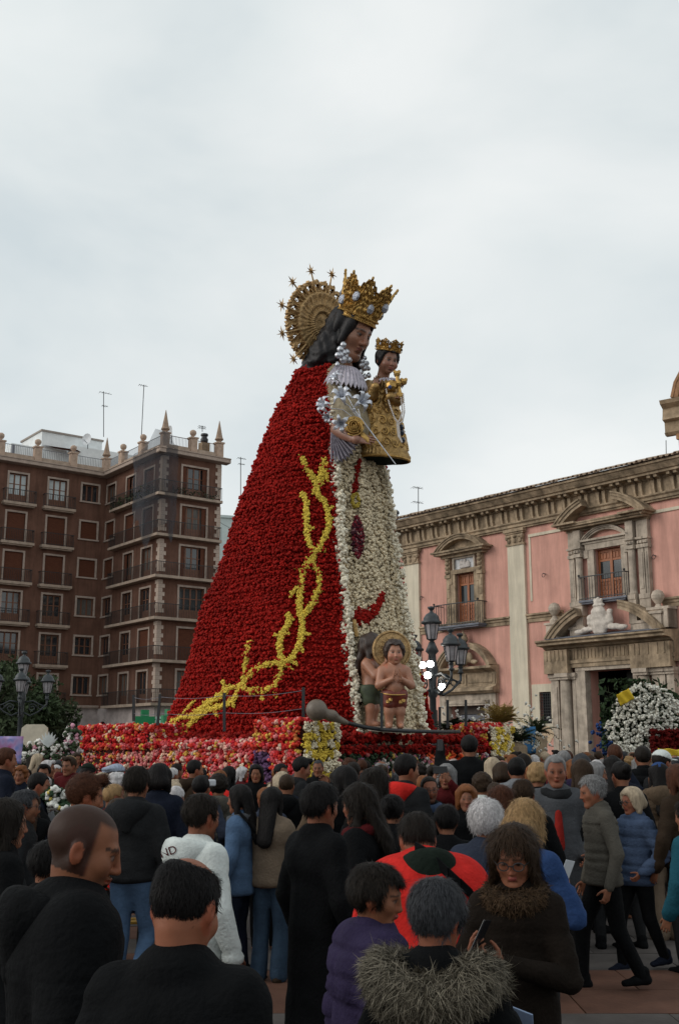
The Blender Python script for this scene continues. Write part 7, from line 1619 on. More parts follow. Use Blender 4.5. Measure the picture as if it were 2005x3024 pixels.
P[16] = person(630, 1820, 8.3, 18, ('long', 'black'), 'beige', 'denim', th=.03, fem=True, hem=.86, flare=.03, arms=('belly', 'belly'), shoes='brown', label='long dark haired woman from behind in a beige brown jumper and flared jeans')
P[17] = person(740, 1815, 5.6, 52, ('short', 'black'), 'black', 'black', th=.03, hem=.32, hvol=1.5, hpitch=6, arms=('down', 'down'), skin=(.24, .105, .062), label='dark haired man in a long black coat, in the centre of the crowd')
P[18] = person(828, 1815, 6.2, 292, ('wavy', 'dark'), 'black', th=.03, fem=True, turtle='darkred', hpitch=8, arms=('pocket', 'pocket'), skin=(.25, .11, .066), label='long haired woman in black with a red scarf, facing the man in the long coat')
P[19] = person(940, 1747, 9.2, 44, ('short', 'black'), 'charcoal', th=.04, hood='red', hvol=1.4, hyaw=20, label='man in a dark jacket with a bright red hood hanging on his back')
P[20] = person(990, 1795, 9.3, 172, ('short', 'dark'), 'black', th=.03, turtle='steel', glasses=True, beard=('dark', .6), hvol=.5, skin=(.3, .14, .09), label='bearded man with glasses and a blue scarf facing the camera')
P[21] = person(1030, 1768, 10.6, 196, ('bob', 'grey'), 'darkred', th=.03, fem=True, arms=('high', 'high'), label='silver haired person filming with a raised phone')
P[22] = person(1076, 1816, 9.0, 184, ('bob', 'ginger'), 'black', th=.03, fem=True, hvol=1.1, skin=(.3, .15, .1), label='ginger haired woman facing the camera over dark clothes')
P[23] = person(697, 1753, 12, 75, ('quiff', 'black'), 'charcoal', hood='charcoal', th=.03, hpitch=18, arms=('phone', 'phone'), skin=(.27, .13, .085), label='young man with thick dark hair looking down at his phone before the flower wall')
P[24] = person(650, 1766, 13.5, 128, ('short', 'black'), 'cream', glasses=True, th=.03, skin=(.3, .15, .1), label='person with glasses in a cream coat before the pink flower block')
P[25] = person(592, 1767, 13.6, 178, ('long', 'black'), 'black', fem=True, hvol=1.2, label='woman with long black hair and fringe facing the camera before the flower wall')
P[26] = person(452, 1758, 12.6, 62, ('short', 'black'), 'brown', hood='brown', th=.03, label='short haired man in a brown jacket before the pink flower wall')
P[27] = person(200, 1795, 6.0, 66, ('quiff', 'auburn'), 'navy', th=.03, hpitch=12, skin=(.28, .12, .065), label='young man with reddish brown hair, profile to the right, behind the cropped haired man')
P[28] = person(92, 1788, 9.5, 72, ('short', 'black'), 'navy', th=.03, hpitch=12, skin=(.26, .12, .075), arms=('down', 'reach'), label='man in a navy jacket with short dark hair leaning to the barrier')
P[29] = person(62, 1828, 7.4, 78, ('short', 'darkgrey'), 'charcoal', th=.03, glasses=True, beard=('dark', .5), label='man with glasses and trimmed beard, near the left edge')
P[30] = person(18, 1731, 11.5, 62, ('short', 'auburn'), 'navy', th=.03, hvol=1.5, label='reddish haired person in navy at the left edge, before the bright poster')
P[31] = person(268, 1768, 12.5, 258, (None, 'grey'), 'charcoal', th=.03, buzz='grey', label='man in a pale blue flat cap before the flower wall')
P[32] = person(205, 1766, 12.5, 8, ('short', 'black'), 'charcoal', label='person in a dark round cap seen from behind, left of the pale flat cap')
P[33] = person(370, 1769, 9.0, 6, ('bob', 'black'), 'navy', th=.03, label='tall person with a dark rounded haircut and navy coat, right of the black hoodie')
P[34] = person(265, 1814, 9.0, 60, ('short', 'blond'), 'darkred', label='fair haired person with curls, behind the black hoodie')
P[35] = person(276, 1846, 8.4, 30, ('long', 'brown'), 'red', fem=True, th=.035, label='person in a red jacket mostly hidden behind the black hoodie')
P[36] = person(404, 1808, 10.5, 5, ('short', 'pale'), 'darkred', label='pale haired person seen from behind, left of the brown jacket')
P[37] = person(505, 1793, 10.5, 350, ('curly', 'dark'), 'taupe', th=.05, hood='taupe', puff=.07, label='person in a taupe quilted hooded jacket taking a photo of the flowers')
P[38] = person(20, 1852, 5.2, 60, ('long', 'dark'), 'black', th=.04, label='dark haired figure in black at the left edge, behind the big cropped haired man')
P[39] = person(795, 1772, 8.6, 318, ('long', 'black'), 'black', th=.03, arms=('chin', 'high'), fem=True, hvol=1.25, label='woman with thick black hair raising her hand to take a photo')
P[40] = person(866, 1778, 7.9, 15, ('wavy', 'dark'), 'black', th=.03, fem=True, hvol=1.3, label='woman with wavy dark hair from behind, left of the red hood')
P[41] = person(1083, 1702, 13, 5, ('short', 'black'), 'black', th=.03, arms=(((.34, .12, 1.42), (.33, .25, 1.68)), 'down'), hvol=1.4, label='tall person in black raising one arm to hold up a phone')
P[42] = person(735, 1757, 15.5, 188, ('short', 'darkgrey'), 'black', hvol=.5, label='man with cropped hair facing the camera, before the yellow flower block')
P[43] = person(1137, 1751, 12, 4, ('long', 'pale'), 'black', fem=True, label='woman with long pale blond hair seen from behind')
P[44] = person(1192, 1753, 10.5, 10, ('short', 'black'), 'lightgrey', th=.05, hood='lightgrey', hvol=1.4, label='dark haired person in a pale grey hooded jacket')
P[45] = person(1240, 1766, 10, 6, ('curly', 'blond'), 'black', fem=True, label='woman with curly golden blond hair seen from behind')
P[46] = person(1156, 1816, 7.6, 4, ('long', 'auburn'), 'black', fem=True, label='woman with long dark auburn hair seen from behind, by the white haired person')
P[47] = person(1207, 1803, 7.8, 12, ('short', 'brown'), 'black', hvol=.6, label='man with thinning brown hair seen from behind, beside the long auburn hair')
P[48] = person(1112, 1790, 10.2, 355, ('curly', 'brown'), 'white', th=.03, label='curly brown haired person in a white jacket, left of the auburn hair')
P[49] = person(1342, 1757, 9.6, 4, ('long', 'brown'), 'black', fem=True, hvol=1.2, label='woman with long straight brown hair seen from behind, by the grey overcoat')
P[50] = person(1376, 1762, 10.4, 95, ('long', 'grey'), 'charcoal', fem=True, label='woman with long grey streaked hair, profile to the right')
P[51] = person(1432, 1762, 9.6, 350, ('bun', 'black'), 'black', hvol=1.3, label='person with tied back black hair, behind the padded gilet')
P[52] = person(1418, 1722, 13, 8, ('short', 'auburn'), 'charcoal', label='man with short reddish brown hair, left of the dark puffer jacket')
P[53] = person(1482, 1726, 12, 10, ('short', 'dark'), 'black', puff=.09, th=.05, label='man in a black puffer jacket seen from behind, near the big white wreath')
P[54] = person(1527, 1736, 11.5, 58, ('short', 'dark'), 'charcoal', label='person in a white baseball cap below the yellow sign')
P[55] = person(1562, 1768, 8.6, 330, ('long', 'auburn'), 'brown', fem=True, label='reddish haired person at the right picture edge')
P[56] = person(1586, 1850, 7.0, 320, ('short', 'dark'), 'teal', th=.03, label='person in a teal jacket cut off by the right picture edge')
P[57] = person(905, 1838, 7.0, 10, ('bun', 'black'), 'black', th=.03, label='person in black between the wavy haired woman and the red jacket')
P[58] = person(1030, 1862, 7.0, 358, ('short', 'black'), 'black', th=.03, label='black haired person in black just behind the red jacket')
P[59] = person(1160, 1757, 14.5, 30, ('bald', 'grey'), 'navy', skin=(.32, .14, .1), label='man with a bald pink head, right of the pale blond hair')
P[60] = person(1047, 1752, 14.5, 5, ('bald', 'white'), 'charcoal', skin=(.33, .15, .1), label='bald headed person before the orange flower patch')
P[61] = person(530, 1772, 14, 20, ('long', 'black'), 'black', label='person with long black hair beside the brown jacketed man')
P[62] = person(120, 1946, 4.6, 40, ('short', 'black'), 'black', th=.04, label='dark figure in black behind the shoulder of the big cropped haired man')
P[63] = person(1300, 1736, 14, 350, ('short', 'grey'), 'charcoal', label='grey haired person behind the tall man in the overcoat')
P[64] = person(345, 1850, 6.6, 25, (None, 'dark'), 'black', buzz='black', H=1.6, hem=.7, label='shaded person in black, behind the white hoodie') if False else None

# --- accessories of the near figures
def cap_on(t, m, peak=True, flat=False):
    i = INFO[t.name]; s = SDF(i['ho'] - .3, i['ho'] + .3, .012); M = (i['HR'], i['ho']); hs = i['hs']
    s.ell((0, -.012 * hs, .05 * hs), (.093 * hs, .115 * hs, .092 * hs), 0, M); P_ = ((s.grid() - i['ho']) @ i['HR']) / hs; s.clip((.045 - .25 * P_[..., 1] * (1 if not flat else -.2) - P_[..., 2]) * hs)
    if flat: s.ell((0, .05 * hs, .085 * hs), (.1 * hs, .12 * hs, .035 * hs), .03 * hs, M)
    if peak: s.ell((0, .135 * hs, .045 * hs), (.07 * hs, .075 * hs, .012 * hs), .02 * hs, M)
    put('cap', s.net(), m, t)
cap_on(P[31], mat('pale_blue_tweed', (.26, .30, .38), .9, .3, 40, .3), True, True); cap_on(P[32], cmat('green'), False); cap_on(P[12], cmat('blue'), False); cap_on(P[54], cmat('white'), True)
# fur hood
i = INFO[P[4].name]; u = i['up']; k = i['k']; s = SDF(u(0, -.05, 1.42) - .55, u(0, -.05, 1.42) + .5, .016)
A = [u(.185 * math.cos(a), -.03 - .175 * math.sin(a), 1.41 + .03 * math.cos(2 * a) + .012 * math.sin(a * 5)) for a in np.linspace(-.9, PI + .9, 16)]
for q in range(15): s.cap(A[q], A[q + 1], .06 * k, .06 * k, .02)
V, Q = s.net(); o_ = put('fur_trim', (V, Q), mat('fur_base', (.05, .042, .03), .9, .4, 30, .4), P[4]); cen_ = u(0, -.03, 1.42)
for q, (L_, c_, n_) in enumerate(((.05, (.085, .072, .052), 14000), (.056, (.19, .165, .125), 11000), (.045, (.03, .025, .018), 9000))):
    VV, F3 = strands(V, Q, n_, L_, lambda P_, N: (P_ - cen_) * [2.2, 2.2, .6] + np.array([0, 0, -.45]) + .5 * wob(P_, 16, 4)[:, None] * np.array([1., .4, .4]), 50 + q, w=.0014, lift=.40, jit=.42, var=.5)
    o2 = link('fur_strands', np_mesh('fur_strands', VV, F3), mat(f'fur_{q}', c_, .7, .3, 20, 0), P[4]); o2['kind'] = 'stuff'
# fur collar of the woman with glasses
i = INFO[P[6].name]; sc_ = [o for o in P[6].children if o.name.startswith('scarf')][0]; V = np.empty(len(sc_.data.vertices) * 3); sc_.data.vertices.foreach_get('co', V); V = V.reshape(-1, 3); Q = np.array([p.vertices[:] for p in sc_.data.polygons]); cen2 = i['up'](0, 0, 1.46)
VV, F3 = strands(V, Q, 7000, .03, lambda P_, N: (P_ - cen2) * [2, 2, .5] + np.array([0, 0, -.3]), 71, w=.0016, lift=.45, jit=.4)
link('fur_strands', np_mesh('fur_strands', VV, F3), mat('brown_fur', (.06, .036, .02), .8, .5, 40, 0), P[6])['kind'] = 'stuff'
# strap over the red jacket
pts_ = surf(P[5], [(962, 1962), (985, 1975), (1010, 1996), (1035, 2020), (1060, 2044), (1085, 2068), (1110, 2092), (1128, 2112)])
if len(pts_) > 2:
    m = MB()
    for q in range(len(pts_) - 1):
        d = pts_[q + 1] - pts_[q]; n_ = np.cross(d, [0, 0, 1.0]); w_ = np.array([0, 0, .024])
        m.add([pts_[q] - w_, pts_[q] + w_, pts_[q + 1] + w_, pts_[q + 1] - w_], [(0, 1, 2, 3)])
    o2 = m.build('bag_strap', cmat('black'), P[5]); sd = o2.modifiers.new('thickness', 'SOLIDIFY'); sd.thickness = .012
# cross-body strap of the woman in denim
pts_ = surf(P[15], [(540, 1862), (552, 1880), (566, 1900), (580, 1920), (592, 1938)], off=.03)
if len(pts_) > 2: MB().tube(pts_, .012, 6).build('bag_strap', cmat('black'), P[15])
# red jumper under the grey overcoat
i = INFO[P[9].name]; s = SDF(i['up'](0, .12, 1.1) - .4, i['up'](0, .12, 1.1) + .4, .02); s.cap(i['up'](0, .10, 1.30), i['up'](0, .125, 1.02), .035, .05, .02, (1, 1.3, 1)); put('jumper', s.net(), mat('dark_red_wool', (.22, .016, .012), .9, .2, 12, .3), P[9])
s = SDF(i['up'](0, .12, .8) - .5, i['up'](0, .12, .8) + .4, .02); s.cap(i['up'](0, .12, .95), i['up'](0, .14, .62), .05, .06, .02, (1, 1.6, 1)); put('trouser_front', s.net(), cmat('black'), P[9])
# hood letters on the white hoodie
def letters(t, txt, c, sx, sy, size, m, rotz=0.0):
    cu = bpy.data.curves.new('hood_letters', 'FONT'); cu.body = txt; cu.size = 1; cu.align_x = 'CENTER'; cu.align_y = 'CENTER'; cu.resolution_u = 3
    tmp = bpy.data.objects.new('hood_letters', cu); me = bpy.data.meshes.new_from_object(tmp); bpy.data.objects.remove(tmp)
    V = np.empty(len(me.vertices) * 3); me.vertices.foreach_get('co', V); V = V.reshape(-1, 3); ca, sa = math.cos(rotz), math.sin(rotz)
    i = INFO[t.name]; hd_ = [o for o in t.children if o.name.startswith('hood')][0]; W_ = np.empty(len(hd_.data.vertices) * 3); hd_.data.vertices.foreach_get('co', W_); W_ = W_.reshape(-1, 3) @ i['Rz'].T + i['root']
    b = BVHTree.FromPolygons([tuple(v) for v in W_], [tuple(p.vertices) for p in hd_.data.polygons]); out = []
    for x_, y_, _ in V:
        X_ = c[0] + (x_ * ca - y_ * sa) * size * sx; Y_ = c[1] - (x_ * sa + y_ * ca) * size * sy; h_ = b.ray_cast(Vector((0, 0, CAMZ)), Vector(ray(X_ * 1.2787, Y_ * 1.2787)).normalized())
        p_ = (np.array(h_[0]) + np.array(h_[1]) * .006) if h_[0] is not None else None; out.append(p_)
    ok = [p is not None for p in out]; idx = np.cumsum(ok) - 1; F_ = [tuple(int(idx[v]) for v in p.vertices) for p in me.polygons if all(ok[v] for v in p.vertices)]
    if F_: MB().add(np.array([(p - i['root']) @ i['Rz'] for p in out if p is not None]), F_).build('hood_letters', m, t)
hi_ = INFO[P[14].name]; hc_ = wp(P[14], hi_['up'](-.03, -.19, 1.44)); hx, hy_ = proj(hc_); letters(P[14], 'ND', (hx / 1.2787, hy_ / 1.2787), 1, 1, 26, cmat('darkred'), .3)
# held things
def held(name, label, cat, px, py, D, size, m, rx, rz, ry=0):
    p = at(px * 1.2787, py * 1.2787, D); o = MB().box(-size[0] / 2, size[0] / 2, -size[1] / 2, size[1] / 2, -size[2] / 2, size[2] / 2).build(name, m, None, bevel=min(size) * .3); o.location = p; o.rotation_euler = (R(rx), R(ry), R(rz)); return tag(o, label, cat)
PHONE = mat('phone_black', (.012, .012, .014), .2, .2, 4, 0); PAPER = mat('white_paper', (.5, .52, .55), .7, .1, 8, .1); BLUEP = mat('blue_leaflet', (.16, .22, .34), .6, .2, 6, .1)
def at_hand(t, side, fwd_=.09, up_=.03): i = INFO[t.name]; a, b, c = i['J'][side]; d = (c - b) / np.linalg.norm(c - b); return wp(t, c + d * fwd_ * i['k'] + [0, 0, up_])
def held_at(name, label, cat, p, size, m, rot_): o = MB().box(-size[0] / 2, size[0] / 2, -size[1] / 2, size[1] / 2, -size[2] / 2, size[2] / 2).build(name, m, None, bevel=min(size) * .3); o.location = p; o.rotation_euler = tuple(R(v) for v in rot_); return tag(o, label, cat)
q = (at_hand(P[6], -1) + at_hand(P[6], 1)) / 2; held_at('smartphone', 'dark smartphone held by the woman with glasses and brown collar', 'phone', q + np.array([0, -.02, .03]), (.068, .009, .14), PHONE, (25, 8, 62))
held_at('paper_sheet', 'small white paper held by the woman in the blue jacket', 'paper', at_hand(P[8], 1, .1, .04), (.10, .004, .18), PAPER, (20, 10, 50))
held_at('leaflet', 'blue leaflet held by the person with the fur trimmed hood', 'leaflet', at_hand(P[4], 1, .12, .04), (.15, .006, .21), BLUEP, (25, 12, -35))
q = (at_hand(P[21], -1) + at_hand(P[21], 1)) / 2; held_at('smartphone', 'black smartphone raised by the silver haired person', 'phone', q + np.array([0, 0, .03]), (.16, .012, .08), PHONE, (0, 0, 15))
q = (at_hand(P[41], -1) + at_hand(P[41], 1)) / 2; held('smartphone', 'black smartphone held high against the orange flowers', 'phone', 1016, 1721, 15.2, (.075, .012, .15), PHONE, 0, 0)
q = (at_hand(P[23], -1) + at_hand(P[23], 1)) / 2; held_at('smartphone', 'dark smartphone in the hands of the young man with thick hair', 'phone', q, (.075, .012, .15), PHONE, (40, 0, 60))
held('camera', 'small pale camera held before the flower wall by the quilted jacket', 'camera', 487, 1808, 12.1, (.11, .05, .07), PAPER, 0, 20)
# red mark on the shoe of the man in the long coat
i = INFO[P[17].name]; sh_ = [o for o in P[17].children if o.name.startswith('shoe')]
for o2 in sh_:
    me = o2.data; V = np.empty(len(me.vertices) * 3); me.vertices.foreach_get('co', V); V = V.reshape(-1, 3); c_ = V.mean(0)
    for sx in (-1, 1):
        xx = V[:, 0].max() + .003 if sx > 0 else V[:, 0].min() - .003
        po = [(-.05, .012), (-.035, -.008), (-.015, -.012), (.06, .022), (-.01, .002), (-.03, .004)]
        MB().add([(xx, c_[1] + p_[0], c_[2] + p_[1]) for p_ in po], [(0, 1, 2, 3, 4, 5)]).build('shoe_emblem', cmat('red'), P[17])
    MB().box(V[:, 0].min(), V[:, 0].max(), V[:, 1].min(), V[:, 1].max(), max(V[:, 2].min() - .004, .031), V[:, 2].min() + .018).build('shoe_sole', cmat('lightgrey'), P[17])
# ------------------------------------------------------------------ the wider crowd: a few kinds, copied
PROTO = []
def proto(hair, **kw):
    t = person(0, 0, 16, 0, hair, pos=(0, 0, 0), H=1.70, label='', **kw); PROTO.append(t); return t
for hr, fem, arms, hood in ((('short', 'dark'), False, ('down', 'down'), None), (('long', 'dark'), True, ('pocket', 'pocket'), None), (('bob', 'dark'), True, ('belly', 'belly'), None), (('bald', 'grey'), False, ('pocket', 'down'), None), (('curly', 'dark'), True, ('down', 'down'), None), (('short', 'dark'), False, ('phone', 'phone'), 'black'), (('wavy', 'dark'), True, ('high', 'high'), None), (('bun', 'dark'), True, ('down', 'belly'), None), (('quiff', 'dark'), False, ('pocket', 'pocket'), 'black')):
    proto(hr, fem=fem, arms=arms, hood=hood, hem=.75, th=.035)
HW = {'short': 'short', 'long': 'long', 'bob': 'bobbed', 'bald': 'balding', 'curly': 'curly', 'wavy': 'wavy', 'bun': 'tied', 'quiff': 'swept'}
HN = ['short', 'long', 'bob', 'bald', 'curly', 'short', 'wavy', 'bun', 'quiff']
used_p = [False] * len(PROTO)
placed = [(v['root'][0], v['root'][1]) for n_, v in INFO.items() if v['t'] not in PROTO]
COATS = ['black', 'black', 'navy', 'charcoal', 'brown', 'darkred', 'olive', 'grey', 'tan', 'green', 'navy', 'black', 'beige', 'purple', 'slate', 'red', 'lightgrey', 'cream']
HCOL = ['black', 'dark', 'dark', 'brown', 'brown', 'auburn', 'blond', 'grey', 'white', 'pale', 'darkgrey', 'ginger']
HCW = {'darkgrey': 'dark grey', 'dark': 'dark brown', 'pale': 'pale blond', 'blond': 'blond'}
CW = {'darkred': 'dark red', 'lightgrey': 'light grey', 'green': 'dark green', 'slate': 'slate blue', 'tan': 'tan brown', 'charcoal': 'charcoal'}
def setm(o, m):
    o.material_slots[0].link = 'OBJECT'; o.material_slots[0].material = m
LABELS = set()
def crowd(x, y, H, face, where, group, i=None, hc=None, cc=None, tr=None):
    for _try in range(60):
        i = rnd.randrange(len(PROTO)); hc = rnd.choice(HCOL if HN[i] != 'bald' else ['grey', 'white', 'darkgrey', 'brown']); cc = rnd.choice(COATS)
        view = 'facing the camera' if 110 < face % 360 < 250 else ('turned right' if 50 < face % 360 <= 110 else ('turned left' if 250 <= face % 360 < 310 else 'seen from behind'))
        if f"{HW[HN[i]]} {HCW.get(hc, hc)} haired person in {CW.get(cc, cc)}, {view}, {where}" not in LABELS: break
    src = PROTO[i]; t = src if not used_p[i] else copy_tree(src); used_p[i] = True
    s_ = H / 1.70; t.location = (x, y, 0); t.rotation_euler = (0, 0, -R(face)); t.scale = (s_, s_, s_)
    for o in t.children:
        n_ = o.name.split('.')[0]
        if n_ == 'hair': setm(o, hmat(hc))
        elif n_ in ('coat', 'hood'): setm(o, cmat(cc))
        elif n_ == 'trousers': setm(o, cmat(tr or rnd.choice(['black', 'navy', 'charcoal', 'denim'])))
    view = 'facing the camera' if 110 < face % 360 < 250 else ('turned right' if 50 < face % 360 <= 110 else ('turned left' if 250 <= face % 360 < 310 else 'seen from behind'))
    lb = f"{HW[HN[i]]} {HCW.get(hc, hc)} haired person in {CW.get(cc, cc)}, {view}, {where}"
    LABELS.add(lb); t['label'] = lb; t['category'] = 'person'; t['group'] = group
    placed.append((x, y)); return t
def free(x, y, d): return all((x - a) ** 2 + (y - b) ** 2 > d * d for a, b in placed)
def inplinth(x, y):
    q = to_local(np.array([x, y, 0.0])); return -4.9 < q[0] < 3.6 and -4.7 < q[1] < 4.6
def fill(n, xr, dr, where, group, faces, d=.55, power=1.0, hr=(1.58, 1.84)):
    c = 0; tries = 0
    while c < n and tries < 6000:
        tries += 1; px = rnd.uniform(*xr) * 1.2787; D = dr[0] + (dr[1] - dr[0]) * rnd.random() ** power; r = ray(px, 2200); x = r[0] / r[1] * D
        if inplinth(x, D) or not free(x, D, d): continue
        q = np.array([x - CHO[0], D - CHO[1]]); 
        if q @ np.array([-math.sin(CHA), math.cos(CHA)]) > -1.6 and x > 2: continue
        if abs(x - lamp1.location[0]) < .6 and abs(D - lamp1.location[1]) < .6: continue
        crowd(x, D, rnd.uniform(*hr), rnd.choice(faces) + rnd.uniform(-25, 25), where, group); c += 1
    return c
fill(70, (1172, 1590), (21, 40), 'far crowd by the church', 'far crowd before the church', [0, 0, 40, 320, 180, 90, 270, 20], .62, .8)
fill(34, (1120, 1590), (12.5, 21), 'crowd right of the plinth', 'crowd right of the plinth', [0, 0, 20, 340, 60, 300], .6)
fill(46, (-20, 178), (15, 40), 'crowd left of the plinth', 'crowd left of the plinth', [180, 160, 200, 90, 60, 0, 20, 270], .6, 1.3)
fill(16, (190, 780), (15.5, 20), 'by the pink flower wall', 'people close to the flower wall', [0, 20, 340, 70, 290], .7, 1, (1.5, 1.66))
fill(24, (790, 1180), (13.5, 21), 'before the plinth front', 'people before the plinth front', [0, 10, 350, 30], .6, 1, (1.55, 1.74))
fill(9, (-20, 330), (10, 15), 'shaded crowd at left', 'shaded crowd at the left', [20, 60, 90, 340], .6, 1, (1.5, 1.66))
fill(16, (380, 1150), (11, 16), 'dense middle crowd', 'dense middle of the crowd', [0, 10, 350, 30], .55, 1, (1.5, 1.66))
fill(9, (1180, 1590), (11.5, 14), 'crowd at the right', 'crowd at the right', [0, 10, 350, 30], .6, 1, (1.52, 1.68))
for i, t in enumerate(PROTO):
    if not used_p[i]:
        for o in list(t.children): bpy.data.objects.remove(o)
        bpy.data.objects.remove(t)
# labels that would repeat: tell apart by their place in the crowd
from collections import defaultdict
bucket = defaultdict(list)
for o in bpy.data.objects:
    if o.get('category') == 'person' and o.get('label') and o.get('group'): bucket[o['label']].append(o)

# ------------------------------------------------------------------ wreaths, plants, signs around the church
WR = at(1895, 2120, 33.0)
def flowerset(name, label, cat, o, parts, group=None):
    t = empty(name, (o[0], o[1], 0), 0, label, cat, group)
    for nm, Pp, r, col, kw in parts: blobs(nm, np.asarray(Pp) - np.array([o[0], o[1], 0]), r, col, t, **kw)
    return t
g = np.random.default_rng(77)
Pp = []
for _ in range(900):
    a = g.uniform(0, 6.28); r = 1.06 * math.sqrt(g.uniform()); x_, z_ = r * math.cos(a) * 1.0, r * math.sin(a) * 1.05; Pp.append(WR + np.array([x_ + (.12 if z_ > 0 else -.1), g.uniform(-.25, .1) - .2 * (1 - r), z_ - .12]))
for _ in range(200): Pp.append(WR + np.array([g.uniform(-.95, -.25), -.3 + g.uniform(-.1, .1), g.uniform(-1.9, -.8)]))
wreath = flowerset('white_wreath', 'large round wreath of white flowers standing beside the church doorway', 'wreath', WR, [('white_flowers', Pp, .085, np.array([.66, .64, .56]), dict(n=4, small=.4, spread=.5, seed=5))])
LG = [WR - [WR[0] * 0, 0, 0] + np.array([np.clip(g.normal() * .55, -1.15, 1.15), g.uniform(-.1, .2), np.clip(g.normal() * .55, -1.2, 1.2) - .1]) for _ in range(2600)]
o = leaf_cloud('wreath_leaves', np.array(LG) - [WR[0], WR[1], 0], .12, (LEAF, (.03, .05, .022)), wreath, 9); o['kind'] = 'stuff'
MB().tube([(-.5, .3, 0), (0, .2, WR[2])], .03, 6).tube([(.5, .3, 0), (0, .2, WR[2])], .03, 6).tube([(0, .9, 0), (0, .2, WR[2])], .03, 6).build('easel', WOODD, wreath)
RW = at(1985, 2195, 32.6); Pp = [RW + np.array([np.clip(g.normal() * .4, -.6, .8), g.uniform(-.2, .2), np.clip(g.normal() * .22, -.5, .35)]) for _ in range(420)]
t = flowerset('red_wreath', 'dark red flower wreath at the right edge, below the white wreath', 'wreath', RW, [('red_flowers', Pp, .08, RED * .3, dict(n=4, seed=8))]); MB().tube([(0, .1, 0), (0, .1, RW[2])], .04, 6).build('stand', WOODD, t)
BW = at(1808, 2178, 34.5); Pp = [BW + np.array([g.normal() * .26, g.uniform(-.15, .15), g.normal() * .3]) for _ in range(160)]
t = flowerset('blue_wreath', 'small blue flower arrangement in the dark church doorway', 'wreath', BW, [('blue_flowers', Pp, .08, np.array([.02, .05, .16]), dict(n=4, seed=9))]); MB().tube([(0, .1, 0), (0, .1, BW[2])], .04, 6).build('stand', WOODD, t)
def sheet(name, label, cat, px, py, Y, w_, h_, m, rx=0, rz=0, ry=0, wavy=.03, round_=False):
    p = at(px, py, Y); V = []; F = []
    nx, nz = 13, 9
    for j in range(nz):
        for i in range(nx): V.append(((i / (nx - 1) - .5) * w_, wavy * math.sin(i * .9 + j * .4), (j / (nz - 1) - .5) * h_))
    for j in range(nz - 1):
        for i in range(nx - 1): F.append((j * nx + i, j * nx + i + 1, (j + 1) * nx + i + 1, (j + 1) * nx + i))
    if round_: o = MB().prism([(w_ / 2 * math.cos(a) * (1 + .06 * math.cos(6 * a)), h_ / 2 * math.sin(a) * (1 + .06 * math.cos(6 * a))) for a in np.linspace(0, 2 * PI, 36)[:-1]], -.02, .02).build(name, m, None)
    else: o = MB().add(V, F).build(name, m, None, smooth=True); sd = o.modifiers.new('thickness', 'SOLIDIFY'); sd.thickness = .006
    o.location = p; o.rotation_euler = (R(rx), R(ry), R(rz)); return tag(o, label, cat)
sheet('yellow_banner', 'tilted yellow ribbon banner attached to the white wreath', 'banner', 1845, 2058, 32.3, .50, .34, mat('yellow_cloth', (.62, .42, .03), .7, .12, 6, .2), 0, 20, -24)
sheet('yellow_sign', 'bright yellow sheet held over the crowd at the right edge', 'sign', 1975, 2222, 24, .50, .15, mat('yellow_card', (.68, .48, .03), .6, .1, 6, .1), 20, 0, 3)
pl_ = sheet('round_plaque', 'round cream plaque on a stand below the small grille window', 'plaque', 1608, 2170, 34.6, .58, .54, mat('cream_board', (.62, .47, .32), .8, .2, 5, .2), 0, -35, 0, round_=True)
mk = MB()
for q in range(4): mk.box(-.15 + .03 * (q % 2), .15 - .03 * (q % 3), -.023, -.0205, .12 - q * .07, .135 - q * .07)
mk.build('faded_lettering', mat('faded_ink', (.35, .24, .16), .9), pl_)
bl = sheet('blue_board', 'tall curved blue panel standing among the plants by the church', 'panel', 1563, 2185, 31, .34, .72, mat('blue_board', (.05, .16, .32), .7, .2, 5, .1), 0, -20)
po = sheet('pink_blue_poster', 'pink and blue printed poster board at the left edge of the crowd', 'poster', 15, 2215, 17.5, .55, .42, mat('poster_print', (.3, .2, .34), .6, .5, 5, 0), 0, 0)
# colour fields of the poster: flat print
pm_ = bpy.data.materials.new('poster_fields'); pm_.use_nodes = True; nt = pm_.node_tree; b = nt.nodes['Principled BSDF']; tcx = nt.nodes.new('ShaderNodeTexCoord'); nx_ = nt.nodes.new('ShaderNodeTexNoise'); nx_.inputs['Scale'].default_value = 4; cr_ = nt.nodes.new('ShaderNodeValToRGB')
el_ = cr_.color_ramp.elements; el_[0].position = .35; el_[0].color = (.30, .05, .16, 1); el_[1].position = .62; el_[1].color = (.10, .16, .40, 1); e3 = el_.new(.5); e3.color = (.30, .22, .42, 1)
nt.links.new(tcx.outputs['Object'], nx_.inputs[0]); nt.links.new(nx_.outputs[0], cr_.inputs[0]); nt.links.new(cr_.outputs[0], b.inputs['Base Color']); po.data.materials.clear(); po.data.materials.append(pm_)
bs = at(1280, 2125, 42); t = empty('street_sign', (bs[0], bs[1], 0), R(-30), 'small black and white sign board beside the lamp post', 'sign'); MB().box(-.16, .16, -.02, .02, bs[2] - .5, bs[2] + .35).build('panel', PHONE, t); MB().tube([(0, .04, 0), (0, .04, bs[2] + .3)], .03, 6).build('post', IRON, t)
for q in range(3): MB().box(-.12, .12, -.03, -.021, bs[2] - .34 + q * .24, bs[2] - .22 + q * .24).build('white_panel', PAPER, t)
